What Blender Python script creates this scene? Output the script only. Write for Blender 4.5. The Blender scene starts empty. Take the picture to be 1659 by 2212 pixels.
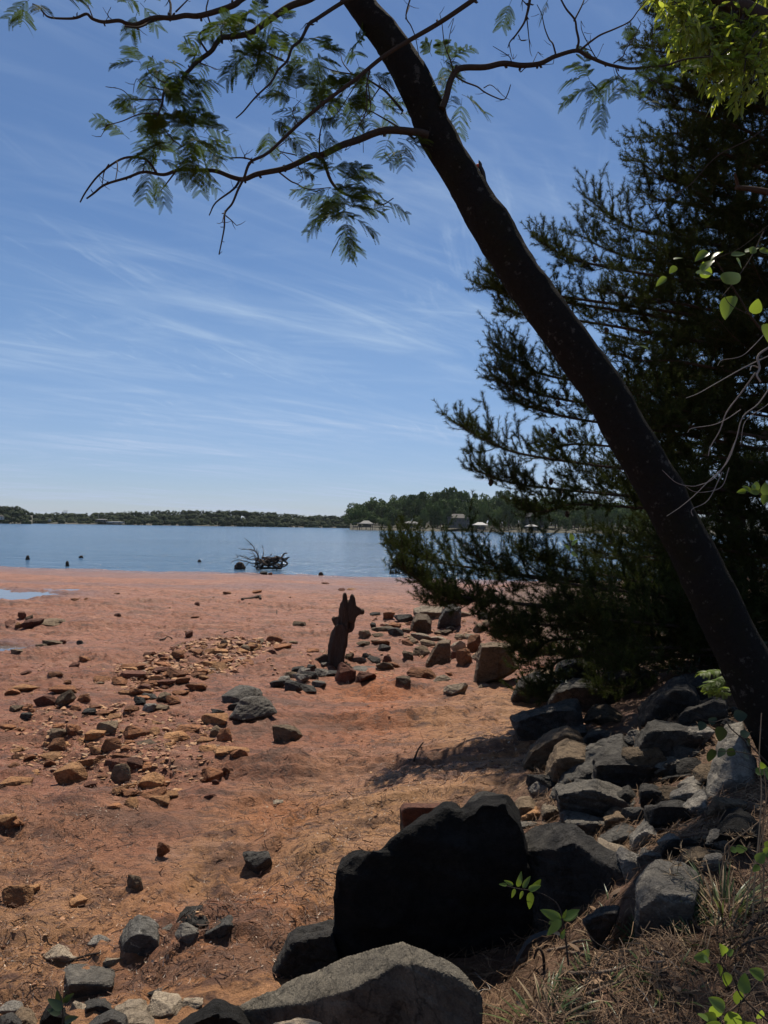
import bpy, bmesh, math, random
import numpy as np
from mathutils import Vector, Matrix
RNG = np.random.default_rng(7)
random.seed(7)
sc = bpy.context.scene
COL = sc.collection
R = math.radians

# ---------------------------------------------------------------- camera
CAM_H = 2.6
F = 1533.0                      # focal length in units of the 1659 x 2212 layout
PITCH, ROLL = R(1.12), R(0.83)
cam_pos = np.array([0.0, 0.0, CAM_H])
fwd = np.array([0, math.cos(PITCH), math.sin(PITCH)])
r0 = np.array([1.0, 0, 0]); u0 = np.array([0, -math.sin(PITCH), math.cos(PITCH)])
rgt = math.cos(ROLL) * r0 + math.sin(ROLL) * u0
upv = -math.sin(ROLL) * r0 + math.cos(ROLL) * u0
cd = bpy.data.cameras.new("camera"); cam = bpy.data.objects.new("camera", cd); COL.objects.link(cam)
cd.sensor_fit = 'VERTICAL'; cd.sensor_height = 36.0; cd.lens = 36.0 * F / 2212.0
cd.clip_start = 0.05; cd.clip_end = 20000
M = Matrix(((rgt[0], upv[0], -fwd[0], 0), (rgt[1], upv[1], -fwd[1], 0), (rgt[2], upv[2], -fwd[2], CAM_H), (0, 0, 0, 1)))
cam.matrix_world = M
sc.camera = cam

def ray(px, py):
    return fwd + rgt * ((px - 829.5) / F) - upv * ((py - 1106) / F)
def at(px, py, d):
    return cam_pos + ray(px, py) * d
def atn(pts, d):
    return np.array([at(p[0], p[1], (p[2] if len(p) > 2 else d)) for p in pts])

# ---------------------------------------------------------------- noise (numpy)
def _h(ix, iy, iz, s):
    n = (ix.astype(np.int64) * 374761393 + iy.astype(np.int64) * 668265263 + iz.astype(np.int64) * 2147483647 + s * 974711) & 0xFFFFFFFF
    n = ((n ^ (n >> 13)) * 1274126177) & 0xFFFFFFFF
    n = ((n ^ (n >> 16)) * 2246822519) & 0xFFFFFFFF
    return ((n ^ (n >> 15)) & 0xFFFFFF) / float(0xFFFFFF) * 2 - 1
def noise3(p, s=0):
    p = np.asarray(p, float); i = np.floor(p); f = p - i; f = f * f * f * (f * (f * 6 - 15) + 10)
    i = i.astype(np.int64); r = 0
    for dx in (0, 1):
        wx = f[:, 0] if dx else 1 - f[:, 0]
        for dy in (0, 1):
            wy = f[:, 1] if dy else 1 - f[:, 1]
            for dz in (0, 1):
                wz = f[:, 2] if dz else 1 - f[:, 2]
                r = r + wx * wy * wz * _h(i[:, 0] + dx, i[:, 1] + dy, i[:, 2] + dz, s)
    return r
def noise2(x, y, s=0):
    x = np.asarray(x, float); y = np.asarray(y, float)
    ix = np.floor(x); iy = np.floor(y); fx = x - ix; fy = y - iy
    fx = fx * fx * fx * (fx * (fx * 6 - 15) + 10); fy = fy * fy * fy * (fy * (fy * 6 - 15) + 10)
    z = np.zeros_like(ix)
    a = _h(ix, iy, z, s); b = _h(ix + 1, iy, z, s); c = _h(ix, iy + 1, z, s); d = _h(ix + 1, iy + 1, z, s)
    return (a * (1 - fx) + b * fx) * (1 - fy) + (c * (1 - fx) + d * fx) * fy
def fbm3(p, s=0, o=4, g=0.5):
    r = 0; a = 1.0; q = np.asarray(p, float)
    for k in range(o):
        r = r + a * noise3(q, s + k); q = q * 2.03 + 11.7; a *= g
    return r
def sst(a, b, x):
    t = np.clip((x - a) / (b - a), 0, 1); return t * t * (3 - 2 * t)

# ---------------------------------------------------------------- terrain height
WATER = -0.30
TOE_Y = [-8, 0, 2.5, 3.4, 3.9, 5.9, 7.7, 11.3, 20, 30, 45, 80]
TOE_X = [-3.0, -1.8, -1.2, -0.9, -0.55, 0.15, 1.45, 2.2, 2.3, 3.6, 9.0, 16.0]
MUD_Y = [-8, 3, 6, 10, 16, 26, 38, 40.5, 44, 60, 120, 400]
MUD_Z = [-0.05, -0.03, 0.05, 0.05, 0.0, -0.12, -0.265, -0.30, -0.45, -1.2, -3, -6]
MOUNDS = [  # x, y, rx, ry, height
    (-1.02, 7.4, 0.46, 0.17, 0.11), (-1.35, 6.55, 0.5, 0.3, 0.10), (-0.85, 6.2, 0.3, 0.2, -0.05),
    (-1.6, 13.6, 1.1, 0.6, 0.13), (1.2, 9.6, 1.2, 0.7, 0.10), (-4.4, 12.0, 1.6, 0.8, 0.10),
    (-0.72, 6.05, 0.28, 0.14, -0.09), (-1.05, 4.75, 0.32, 0.2, -0.10), (-2.2, 8.3, 1.4, 0.35, -0.06),
   
    (-3.5, 6.2, 1.3, 0.5, 0.10), (-9.5, 22.5, 3.0, 1.2, 0.07), (0.35, 11.2, 0.9, 0.35, 0.10), (0.9, 8.6, 0.8, 0.3, 0.07)]
POOLS = [(-15.6, 26.0, 3.9, 2.3, -0.26), (-8.6, 14.7, 1.35, 0.6, -0.16)]
def height(x, y):
    x = np.atleast_1d(np.asarray(x, float)); y = np.atleast_1d(np.asarray(y, float))
    yy = y + 0.18 * x * sst(15, 35, y) + 0.9 * noise2(x / 7 + 3, y / 7, 41) * sst(28, 38, y)
    z = np.interp(yy, MUD_Y, MUD_Z)
    near = 1 - sst(60, 120, np.hypot(x, y))
    z = z + near * (0.05 * noise2(x / 2.3, y / 2.3, 1) + 0.035 * noise2(x / 0.9, y / 0.9, 2) + 0.014 * noise2(x / 0.33, y / 0.33, 3)) * (1 - 0.75 * sst(28, 38, yy))
    for mx, my, rx, ry, h in MOUNDS:
        q = ((x - mx) / rx) ** 2 + ((y - my) / ry) ** 2
        z = z + h * np.exp(-q * q * 0.5 - q * 0.3)
    tn = noise2(x * 0.5 + 7, y * 1.15, 91) + 0.25 * noise2(x * 2.1, y * 3.3, 92); tw_ = near * (1 - sst(22, 32, yy))
    z = z + tw_ * (0.055 * sst(-0.05, 0.05, tn) + 0.045 * sst(0.25, 0.32, tn) - 0.045 * sst(-0.28, -0.22, -tn - 0.6) - 0.03)
    for px_, py_, prx, pry, pz_ in POOLS:
        q = np.sqrt(((x - px_) / prx) ** 2 + ((y - py_) / pry) ** 2) + 0.25 * noise2(x / 0.9, y / 0.5, 95); m = 1 - sst(0.75, 1.15, q); z = z * (1 - m) + (pz_ + 0.02 * noise2(x / 0.5, y / 0.5, 96)) * m
    gx, gy = x + 0.62, y - 5.2; gu = (gx * 0.874 - gy * 0.486) + 0.06 * noise2(x / 0.3, y / 0.3, 93); gv = gx * 0.486 + gy * 0.874
    z = z + 0.13 * (sst(-0.06, 0.05, gu) - 0.6 * sst(0.05, 0.9, gu)) * sst(-1.7, -1.2, gv) * (1 - sst(0.0, 0.4, gv))
    s = (x - np.interp(y, TOE_Y, TOE_X)) * 0.85
    s = s + 0.18 * noise2(x / 0.8, y / 0.8, 7)
    rise = 0.30 * sst(-1.3, 0.1, s) * (1 - sst(7, 10, y))
    bank = 0.12 * sst(0.05, 0.9, s) + 0.55 * sst(0.7, 2.3, s) + 0.12 * sst(2.2, 4.5, s) + 0.4 * sst(4, 12, s)
    far = sst(24, 40, y)
    z = z + rise + bank * (1 - far) + far * 0.0
    se = (np.interp(x, [-3, -1.2, -0.4, 0, .25, .43, .75, 1.2, 1.8, 3, 6], [-2, 0.2, 1.2, 1.75, 2.12, 2.32, 2.62, 2.85, 2.95, 3.0, 3.0]) - y) * 0.8 + 0.05 * noise2(x / 0.3, y / 0.3, 77)
    led = 0.98 + 0.05 * noise2(x / 0.7, y / 0.7, 78)
    k = sst(-0.30, 0.04, se) * (y > -6)
    z = z + np.maximum(0, led - z) * k
    z = z + 0.03 * noise2(x / 0.5 + 9, y / 0.5, 8) * sst(0.2, 1.0, s) * (1 - far)
    return z
def hz(x, y):
    return float(height(x, y)[0])
def ground(px, py):
    D = ray(px, py); t = np.concatenate([np.linspace(0.8, 12, 500), np.linspace(12.05, 60, 900)])
    X = cam_pos[0] + D[0] * t; Y = cam_pos[1] + D[1] * t; Z = cam_pos[2] + D[2] * t
    H = height(X, Y); k = np.argmax(Z < H)
    if not (Z < H).any(): k = len(t) - 1
    if k > 0:
        a, b = Z[k - 1] - H[k - 1], H[k] - Z[k]
        tt = t[k - 1] + (t[k] - t[k - 1]) * a / max(a + b, 1e-6)
    else: tt = t[0]
    return cam_pos + D * tt, tt

# ---------------------------------------------------------------- mesh helpers
class MB:
    def __init__(s): s.v = []; s.f = []; s.n = 0; s.c = []; s.mi = []; s.cm = 0
    def add(s, V, Fs, col=None):
        V = np.asarray(V, float); Fs = np.asarray(Fs, int)
        if not len(V): return
        s.v.append(V); s.f.append(Fs + s.n); s.mi.append(np.full(len(Fs), s.cm)); s.n += len(V)
        if col is None: col = 0.5
        s.c.append(np.broadcast_to(np.asarray(col, float), (len(V),)).copy())
    def tube(s, pts, rad, n=6, col=None, sub=4, cap=True, rough=0.0, flat=1.0):
        pts = np.asarray(pts, float); rad = np.broadcast_to(np.asarray(rad, float), (len(pts),)) if np.ndim(rad) == 0 else np.asarray(rad, float)
        if sub > 1 and len(pts) > 2: pts, rad = spline(pts, rad, sub)
        T = np.gradient(pts, axis=0); T /= np.linalg.norm(T, axis=1)[:, None] + 1e-9
        a = np.array([0, 0, 1.0]) if abs(T[0][2]) < 0.9 else np.array([1.0, 0, 0])
        U = np.cross(T[0], a); U /= np.linalg.norm(U); Us = [U]
        for k in range(1, len(pts)):
            U = U - T[k] * U.dot(T[k]); U = U / (np.linalg.norm(U) + 1e-9); Us.append(U)
        Us = np.array(Us); Vs = np.cross(T, Us)
        th = np.arange(n) * 2 * math.pi / n
        ring = pts[:, None, :] + rad[:, None, None] * (np.cos(th)[None, :, None] * Us[:, None, :] + flat * np.sin(th)[None, :, None] * Vs[:, None, :])
        V = ring.reshape(-1, 3)
        m = len(pts); i = np.arange(m - 1)[:, None] * n; j = np.arange(n)[None, :]; j2 = (j + 1) % n
        Q = np.stack([i + j, i + j2, i + n + j2, i + n + j], -1).reshape(-1, 4)
        s.add(V, Q, col)
        if cap:
            e = np.array([pts[0], pts[-1]]); 
            c0 = np.vstack([V[:n], pts[:1]]); s.add(c0, [[(k + 1) % n, k, n, n] for k in range(n)], col)
            c1 = np.vstack([V[-n:], pts[-1:]]); s.add(c1, [[k, (k + 1) % n, n, n] for k in range(n)], col)
    def box(s, c, d, rot=0.0, col=None):
        c = np.asarray(c, float); hx, hy, hz_ = np.asarray(d, float) / 2
        V = np.array([[x, y, z] for z in (-hz_, hz_) for y in (-hy, hy) for x in (-hx, hx)])
        cr, sr = math.cos(rot), math.sin(rot)
        V = np.stack([V[:, 0] * cr - V[:, 1] * sr, V[:, 0] * sr + V[:, 1] * cr, V[:, 2]], 1) + c
        s.add(V, [[0, 2, 3, 1], [4, 5, 7, 6], [0, 1, 5, 4], [2, 6, 7, 3], [0, 4, 6, 2], [1, 3, 7, 5]], col)
    def mesh(s, name, smooth=False):
        me = bpy.data.meshes.new(name)
        if not s.v: return me
        V = np.vstack(s.v); me.vertices.add(len(V)); me.vertices.foreach_set('co', V.ravel())
        loops = []; starts = []; tot = []; p = 0
        for f in s.f:
            if f.shape[1] == 4:
                deg = f[:, 2] == f[:, 3]
                if deg.any() and deg.all(): f = f[:, :3]
            loops.append(f.ravel()); k = f.shape[1]; starts.append(p + np.arange(len(f)) * k); tot.append(np.full(len(f), k)); p += len(f) * k
        L = np.concatenate(loops); me.loops.add(len(L)); me.loops.foreach_set('vertex_index', L.astype(np.int32))
        S = np.concatenate(starts); me.polygons.add(len(S)); me.polygons.foreach_set('loop_start', S.astype(np.int32))
        me.polygons.foreach_set('material_index', np.concatenate(s.mi).astype(np.int32))
        me.polygons.foreach_set('use_smooth', np.full(len(S), smooth))
        a = me.attributes.new('tint', 'FLOAT', 'POINT'); a.data.foreach_set('value', np.concatenate(s.c).astype(np.float32))
        me.update(); me.validate()
        return me
def spline(pts, rad, sub):
    P = np.vstack([2 * pts[0] - pts[1], pts, 2 * pts[-1] - pts[-2]]); out = []; ro = []
    for k in range(1, len(P) - 2):
        t = np.linspace(0, 1, sub, endpoint=False)[:, None]
        a, b, c, d = P[k - 1], P[k], P[k + 1], P[k + 2]
        out.append(0.5 * (2 * b + (c - a) * t + (2 * a - 5 * b + 4 * c - d) * t ** 2 + (3 * b - a - 3 * c + d) * t ** 3))
        ro.append(rad[k - 1] + (rad[k] - rad[k - 1]) * t[:, 0])
    return np.vstack(out + [pts[-1:]]), np.concatenate(ro + [rad[-1:]])
def link(name, me, mats=None, parent=None):
    o = bpy.data.objects.new(name, me); COL.objects.link(o)
    if mats is not None and me is not None:
        for m in (mats if isinstance(mats, (list, tuple)) else [mats]): me.materials.append(m)
    if parent is not None: o.parent = parent
    return o
def obj(name, mb, mats, parent=None, smooth=False):
    """Mesh in world coordinates; origin moved to the parent's place (or to the mesh's own base)."""
    me = mb.mesh(name, smooth); o = link(name, me, mats, parent)
    if parent is not None:
        o.matrix_parent_inverse = Matrix.Translation(-Vector(parent.location))
    else:
        n = len(me.vertices); V = np.empty(n * 3); me.vertices.foreach_get('co', V); V = V.reshape(-1, 3)
        c = np.array([(V[:, 0].min() + V[:, 0].max()) / 2, (V[:, 1].min() + V[:, 1].max()) / 2, V[:, 2].min()])
        me.vertices.foreach_set('co', (V - c).ravel()); me.update(); o.location = c
    return o
def tag(o, label=None, cat=None, group=None, kind=None):
    if label: o['label'] = label
    if cat: o['category'] = cat
    if group: o['group'] = group
    if kind: o['kind'] = kind
    return o
def empty(name, loc, label, cat, group=None):
    o = bpy.data.objects.new(name, None); COL.objects.link(o); o.location = tuple(loc); o.empty_display_size = 0.2
    return tag(o, label, cat, group)

# ---------------------------------------------------------------- materials
class NT:
    def __init__(s, name):
        s.m = bpy.data.materials.new(name); s.m.use_nodes = True; s.t = s.m.node_tree; s.t.nodes.clear()
        s.out = s.n('ShaderNodeOutputMaterial')
    def n(s, t, **k):
        nd = s.t.nodes.new(t)
        for a, b in k.items(): setattr(nd, a, b)
        return nd
    def l(s, a, b): s.t.links.new(a, b)
    def noise(s, vec, scale, detail=4, rough=0.55, dist=0.0):
        nd = s.n('ShaderNodeTexNoise'); nd.inputs['Scale'].default_value = scale; nd.inputs['Detail'].default_value = detail
        nd.inputs['Roughness'].default_value = rough; nd.inputs['Distortion'].default_value = dist
        if vec is not None: s.l(vec, nd.inputs['Vector'])
        return nd.outputs['Fac']
    def ramp(s, fac, stops):
        nd = s.n('ShaderNodeValToRGB'); cr = nd.color_ramp
        while len(cr.elements) > 1: cr.elements.remove(cr.elements[-1])
        cr.elements[0].position = stops[0][0]; c = stops[0][1]; cr.elements[0].color = (*c, 1) if np.ndim(c) else (c, c, c, 1)
        for p, c in stops[1:]:
            e = cr.elements.new(p); e.color = (*c, 1) if np.ndim(c) else (c, c, c, 1)
        s.l(fac, nd.inputs['Fac']); return nd.outputs['Color']
    def mix(s, fac, a, b, typ='MIX'):
        nd = s.n('ShaderNodeMix', data_type='RGBA', blend_type=typ)
        for inp, v in ((nd.inputs[0], fac), (nd.inputs[6], a), (nd.inputs[7], b)):
            if isinstance(v, bpy.types.NodeSocket): s.l(v, inp)
            elif np.ndim(v): inp.default_value = (*v, 1)
            else: inp.default_value = v
        return nd.outputs[2]
    def math(s, op, a, b=0.0, clamp=False):
        nd = s.n('ShaderNodeMath', operation=op); nd.use_clamp = clamp
        for i, v in ((0, a), (1, b)):
            if isinstance(v, bpy.types.NodeSocket): s.l(v, nd.inputs[i])
            else: nd.inputs[i].default_value = v
        return nd.outputs[0]
    def bump(s, h, dist, strength=1.0, norm=None):
        nd = s.n('ShaderNodeBump'); nd.inputs['Distance'].default_value = dist; nd.inputs['Strength'].default_value = strength
        s.l(h, nd.inputs['Height'])
        if norm is not None: s.l(norm, nd.inputs['Normal'])
        return nd.outputs['Normal']
    def bsdf(s, col, rough=0.8, norm=None, spec=0.5):
        b = s.n('ShaderNodeBsdfPrincipled')
        for k, v in (('Base Color', col), ('Roughness', rough), ('Specular IOR Level', spec)):
            if isinstance(v, bpy.types.NodeSocket): s.l(v, b.inputs[k])
            elif np.ndim(v): b.inputs[k].default_value = (*v, 1)
            else: b.inputs[k].default_value = v
        if norm is not None: s.l(norm, b.inputs['Normal'])
        return b.outputs[0]
    def done(s, sh): s.l(sh, s.out.inputs['Surface']); return s.m
    def pos(s): return s.n('ShaderNodeNewGeometry').outputs['Position']
    def objc(s): return s.n('ShaderNodeTexCoord').outputs['Object']
    def attr(s, name): return s.n('ShaderNodeAttribute', attribute_name=name)
    def rnd(s): return s.n('ShaderNodeObjectInfo').outputs['Random']

def stretch(nt, vec, sc3, rot=(0, 0, 0)):
    mp = nt.n('ShaderNodeMapping'); mp.inputs['Scale'].default_value = sc3; mp.inputs['Rotation'].default_value = rot
    nt.l(vec, mp.inputs['Vector']); return mp.outputs[0]

def mat_rock(name, c1, c2, c3, lichen=0.0, lc=(0.42, 0.42, 0.38), rough=0.85, spec=0.25, bump=0.02):
    t = NT(name); o = t.objc(); rn = t.rnd()
    off = t.n('ShaderNodeVectorMath', operation='ADD'); t.l(o, off.inputs[0])
    sc_ = t.n('ShaderNodeVectorMath', operation='SCALE'); sc_.inputs[0].default_value = (17, 31, 23); t.l(rn, sc_.inputs['Scale']); t.l(sc_.outputs[0], off.inputs[1])
    p = off.outputs[0]
    w = t.n('ShaderNodeNewGeometry').outputs['Position']
    a = t.noise(w, 3.2, 5, 0.6); b = t.noise(w, 22, 5, 0.65); c = t.noise(w, 110, 4, 0.7)
    col = t.mix(t.ramp(a, [(0.35, 0.0), (0.65, 1.0)]), c1, c2)
    col = t.mix(t.ramp(b, [(0.45, 0.0), (0.7, 0.8)]), col, c3)
    v = t.math('ADD', t.math('MULTIPLY', rn, 0.75), 0.62)
    vv = t.math('MULTIPLY', v, t.math('ADD', t.math('MULTIPLY', c, 0.9), 0.55))
    mul = t.n('ShaderNodeVectorMath', operation='SCALE'); t.l(col, mul.inputs[0]); t.l(vv, mul.inputs['Scale']); col = mul.outputs[0]
    if lichen:
        lm = t.ramp(t.noise(w, 8, 8, 0.7, 0.6), [(0.72 - lichen * 0.25, 0.0), (0.78 - lichen * 0.2, 1.0)])
        col = t.mix(t.math('MULTIPLY', lm, 0.75), col, lc)
    st = t.noise(stretch(t, w, (9, 9, 40), (0.5, 0.35, 0)), 1.0, 6, 0.65)
    d = t.noise(stretch(t, w, (60, 60, 130), (0.4, 0.3, 0)), 1.0, 5, 0.7)
    col = t.mix(t.ramp(d, [(0.30, 0.55), (0.45, 0.0)]), col, tuple(x * 0.45 for x in c3))
    col = t.mix(t.ramp(d, [(0.58, 0.0), (0.75, 0.5)]), col, tuple(min(1, x * 1.7) for x in c2))
    vo = t.n('ShaderNodeTexVoronoi', feature='DISTANCE_TO_EDGE'); vo.inputs['Scale'].default_value = 4.5
    wv = t.n('ShaderNodeVectorMath', operation='ADD'); t.l(w, wv.inputs[0]); nzc = t.n('ShaderNodeTexNoise'); nzc.inputs['Scale'].default_value = 5; nzc.inputs['Detail'].default_value = 4; t.l(w, nzc.inputs['Vector']); sc2 = t.n('ShaderNodeVectorMath', operation='SCALE'); t.l(nzc.outputs['Color'], sc2.inputs[0]); sc2.inputs['Scale'].default_value = 0.5; t.l(sc2.outputs[0], wv.inputs[1]); t.l(wv.outputs[0], vo.inputs['Vector'])
    ck = t.ramp(vo.outputs['Distance'], [(0.0, 0.0), (0.035, 1.0)]); col = t.mix(t.math('MULTIPLY', t.math('SUBTRACT', 1.0, ck), t.math('MULTIPLY', a, 0.9)), col, tuple(x * 0.4 for x in c3))
    n = t.bump(ck, bump * 0.8, 0.7); n = t.bump(st, bump * 2.0, 0.8, n); n = t.bump(b, bump * 2.0, 1.0, n); n = t.bump(d, bump * 0.5, 1.0, n); n = t.bump(c, bump * 0.4, 1.0, n)
    return t.done(t.bsdf(col, rough, n, spec))

def mat_leaf(name, c1, c2, trans, tw=0.45, rough=0.45, spec=0.4):
    t = NT(name); tn = t.attr('tint').outputs['Fac']
    col = t.mix(tn, c1, c2); tr = t.mix(tn, tuple(x * 0.7 for x in trans), trans)
    b = t.bsdf(col, rough, None, spec); d = t.n('ShaderNodeBsdfTranslucent'); t.l(tr, d.inputs['Color'])
    mx = t.n('ShaderNodeMixShader'); mx.inputs[0].default_value = tw; t.l(b, mx.inputs[1]); t.l(d.outputs[0], mx.inputs[2])
    return t.done(mx.outputs[0])
def mat_plain(name, col, rough=0.8, var=0.35, scale=8, spec=0.3, bump=0.0):
    t = NT(name); p = t.pos(); a = t.noise(p, scale, 5, 0.6)
    c = t.mix(a, tuple(x * (1 - var) for x in col), tuple(min(1, x * (1 + var)) for x in col))
    n = t.bump(a, bump) if bump else None
    return t.done(t.bsdf(c, rough, n, spec))
def mat_strand(name, c1, c2, rough=0.7, spec=0.3):
    t = NT(name); col = t.mix(t.attr('tint').outputs['Fac'], c1, c2)
    return t.done(t.bsdf(col, rough, None, spec))

M_RED = mat_rock('red_rock', (0.23, 0.095, 0.045), (0.34, 0.155, 0.068), (0.11, 0.055, 0.036))
M_TAN = mat_rock('tan_rock', (0.40, 0.215, 0.098), (0.33, 0.155, 0.066), (0.18, 0.095, 0.05))
M_STREAK = mat_rock('streaked_rock', (0.13, 0.122, 0.108), (0.19, 0.178, 0.155), (0.06, 0.056, 0.050), 0.55, (0.72, 0.68, 0.60))
M_GREY = mat_rock('grey_rock', (0.155, 0.140, 0.118), (0.24, 0.215, 0.18), (0.075, 0.068, 0.060), 0.12, (0.34, 0.32, 0.28))
M_OLIVE = mat_rock('olive_rock', (0.15, 0.105, 0.066), (0.20, 0.145, 0.09), (0.075, 0.053, 0.036), 0.1)
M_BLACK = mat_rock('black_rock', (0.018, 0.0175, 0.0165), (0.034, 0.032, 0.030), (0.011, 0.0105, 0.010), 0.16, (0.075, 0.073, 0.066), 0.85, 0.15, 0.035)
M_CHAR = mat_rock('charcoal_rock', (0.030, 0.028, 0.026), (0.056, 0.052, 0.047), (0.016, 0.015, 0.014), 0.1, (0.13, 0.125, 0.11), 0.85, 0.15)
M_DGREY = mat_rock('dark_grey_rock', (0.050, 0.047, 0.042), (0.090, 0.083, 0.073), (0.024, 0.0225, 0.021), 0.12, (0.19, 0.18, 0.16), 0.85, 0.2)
M_LIGHT = mat_rock('pale_rock', (0.35, 0.28, 0.20), (0.27, 0.215, 0.155), (0.165, 0.13, 0.095), 0.25, (0.46, 0.41, 0.34))
M_DRED = mat_rock('dark_red_rock', (0.12, 0.05, 0.032), (0.165, 0.072, 0.044), (0.065, 0.032, 0.024))
MATS = dict(r=M_RED, t=M_TAN, g=M_GREY, o=M_OLIVE, b=M_BLACK, d=M_DGREY, c=M_CHAR, l=M_LIGHT, e=M_DRED)
# ---------------------------------------------------------------- world, sun
SUN_EL, SUN_AZ = R(63), R(5)        # azimuth to the right of straight ahead
S = Vector((math.sin(SUN_AZ) * math.cos(SUN_EL), math.cos(SUN_AZ) * math.cos(SUN_EL), math.sin(SUN_EL)))
ld = bpy.data.lights.new("sun", 'SUN'); ld.energy = 5.0; ld.angle = R(0.53); ld.color = (1.0, 0.91, 0.78)
lo = bpy.data.objects.new("sun", ld); COL.objects.link(lo); lo.rotation_euler = S.to_track_quat('Z', 'Y').to_euler(); lo.location = (8, 20, 30)
W = bpy.data.worlds.new("World"); sc.world = W; W.use_nodes = True
wt = W.node_tree; wt.nodes.clear()
def wn(t, **k):
    nd = wt.nodes.new(t)
    for a, b in k.items(): setattr(nd, a, b)
    return nd
wo = wn('ShaderNodeOutputWorld'); bg = wn('ShaderNodeBackground'); bg.inputs['Strength'].default_value = 0.055
sky = wn('ShaderNodeTexSky', sky_type='NISHITA'); sky.sun_disc = False; sky.sun_elevation = SUN_EL; sky.sun_rotation = SUN_AZ
sky.altitude = 200; sky.air_density = 1.0; sky.dust_density = 0.15; sky.ozone_density = 3.5
# cirrus on a high layer: direction projected onto a plane overhead
tc = wn('ShaderNodeTexCoord'); sep = wn('ShaderNodeSeparateXYZ'); wt.links.new(tc.outputs['Generated'], sep.inputs[0])
def wm(op, a, b=0.0, clamp=False):
    nd = wn('ShaderNodeMath', operation=op); nd.use_clamp = clamp
    for i, v in ((0, a), (1, b)):
        if isinstance(v, bpy.types.NodeSocket): wt.links.new(v, nd.inputs[i])
        else: nd.inputs[i].default_value = v
    return nd.outputs[0]
zz = wm('ADD', wm('MAXIMUM', sep.outputs['Z'], 0.0), 0.06)
cu = wm('DIVIDE', sep.outputs['X'], zz); cv = wm('DIVIDE', sep.outputs['Y'], zz)
cmb = wn('ShaderNodeCombineXYZ'); wt.links.new(cu, cmb.inputs[0]); wt.links.new(cv, cmb.inputs[1])
def cloud(rot, scx, scy, scale, lo_, hi_, off, dist=0.6, det=7, rg=0.6):
    mp = wn('ShaderNodeMapping'); mp.vector_type = 'TEXTURE'; mp.inputs['Rotation'].default_value = (0, 0, rot); mp.inputs['Location'].default_value = off
    mp.inputs['Scale'].default_value = (scx, scy, 1); wt.links.new(cmb.outputs[0], mp.inputs['Vector'])
    nz = wn('ShaderNodeTexNoise'); nz.inputs['Scale'].default_value = scale; nz.inputs['Detail'].default_value = det; nz.inputs['Roughness'].default_value = rg
    nz.inputs['Distortion'].default_value = dist; wt.links.new(mp.outputs[0], nz.inputs['Vector'])
    mr = wn('ShaderNodeMapRange'); mr.interpolation_type = 'SMOOTHSTEP'; mr.inputs['From Min'].default_value = lo_; mr.inputs['From Max'].default_value = hi_
    wt.links.new(nz.outputs['Fac'], mr.inputs['Value']); return mr.outputs[0]
big = cloud(R(20), 2.6, 1.3, 0.9, 0.36, 0.66, (0.4, 0.9, 0), 0.3, 3, 0.5)
st1 = cloud(R(42), 2.9, 0.5, 1.0, 0.42, 0.86, (0.0, 0.2, 0), 2.4, 8, 0.60)
st2 = cloud(R(15), 2.0, 0.7, 1.5, 0.45, 0.86, (3.1, 1.7, 0), 2.0, 8, 0.64)
st3 = cloud(R(75), 1.5, 0.28, 1.7, 0.50, 0.84, (5.3, 0.7, 0), 1.6, 9, 0.68)
blob = cloud(R(-30), 1.0, 0.8, 1.1, 0.46, 0.64, (2.4, 4.1, 0), 0.8, 3, 0.5)
cm_ = wm('ADD', wm('ADD', wm('MULTIPLY', st1, 0.85), wm('MULTIPLY', st2, 0.5)), wm('MULTIPLY', wm('MULTIPLY', st3, blob), 0.9))
cm_ = wm('MULTIPLY', cm_, wm('ADD', wm('MULTIPLY', big, 0.85), 0.15))
veil = wm('MULTIPLY', big, 0.10)
hzb = wn('ShaderNodeMapRange'); hzb.interpolation_type = 'SMOOTHSTEP'; hzb.inputs['From Min'].default_value = 0.0; hzb.inputs['From Max'].default_value = 0.34; hzb.inputs['To Min'].default_value = 0.22; hzb.inputs['To Max'].default_value = 0.0; wt.links.new(sep.outputs['Z'], hzb.inputs['Value'])
cf = wm('ADD', wm('MULTIPLY', wm('ADD', cm_, veil), 0.78, True), hzb.outputs[0], True)
mixc = wn('ShaderNodeMix', data_type='RGBA'); wt.links.new(cf, mixc.inputs[0]); wt.links.new(sky.outputs[0], mixc.inputs[6]); mixc.inputs[7].default_value = (8.2, 8.9, 9.6, 1)
SKYTINT = wn('ShaderNodeMix', data_type='RGBA', blend_type='MULTIPLY'); SKYTINT.inputs[0].default_value = 1.0
wt.links.new(mixc.outputs[2], SKYTINT.inputs[6]); 
hzr = wn('ShaderNodeMapRange'); hzr.interpolation_type = 'SMOOTHSTEP'; hzr.inputs['From Min'].default_value = -0.02; hzr.inputs['From Max'].default_value = 0.30; wt.links.new(sep.outputs['Z'], hzr.inputs['Value'])
tnt = wn('ShaderNodeMix', data_type='RGBA'); wt.links.new(hzr.outputs[0], tnt.inputs[0]); tnt.inputs[6].default_value = (0.82, 0.90, 1.16, 1); tnt.inputs[7].default_value = (0.96, 1.10, 1.25, 1); wt.links.new(tnt.outputs[2], SKYTINT.inputs[7])
wt.links.new(SKYTINT.outputs[2], bg.inputs['Color']); wt.links.new(bg.outputs[0], wo.inputs['Surface'])
sc.cycles.max_bounces = 6; sc.cycles.diffuse_bounces = 3; sc.cycles.glossy_bounces = 3; sc.cycles.transmission_bounces = 4; sc.cycles.transparent_max_bounces = 4
vs = sc.view_settings; vs.view_transform = 'Standard'; vs.look = 'None'; vs.exposure = 0.40; vs.gamma = 1.0; vs.use_curve_mapping = False

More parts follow.
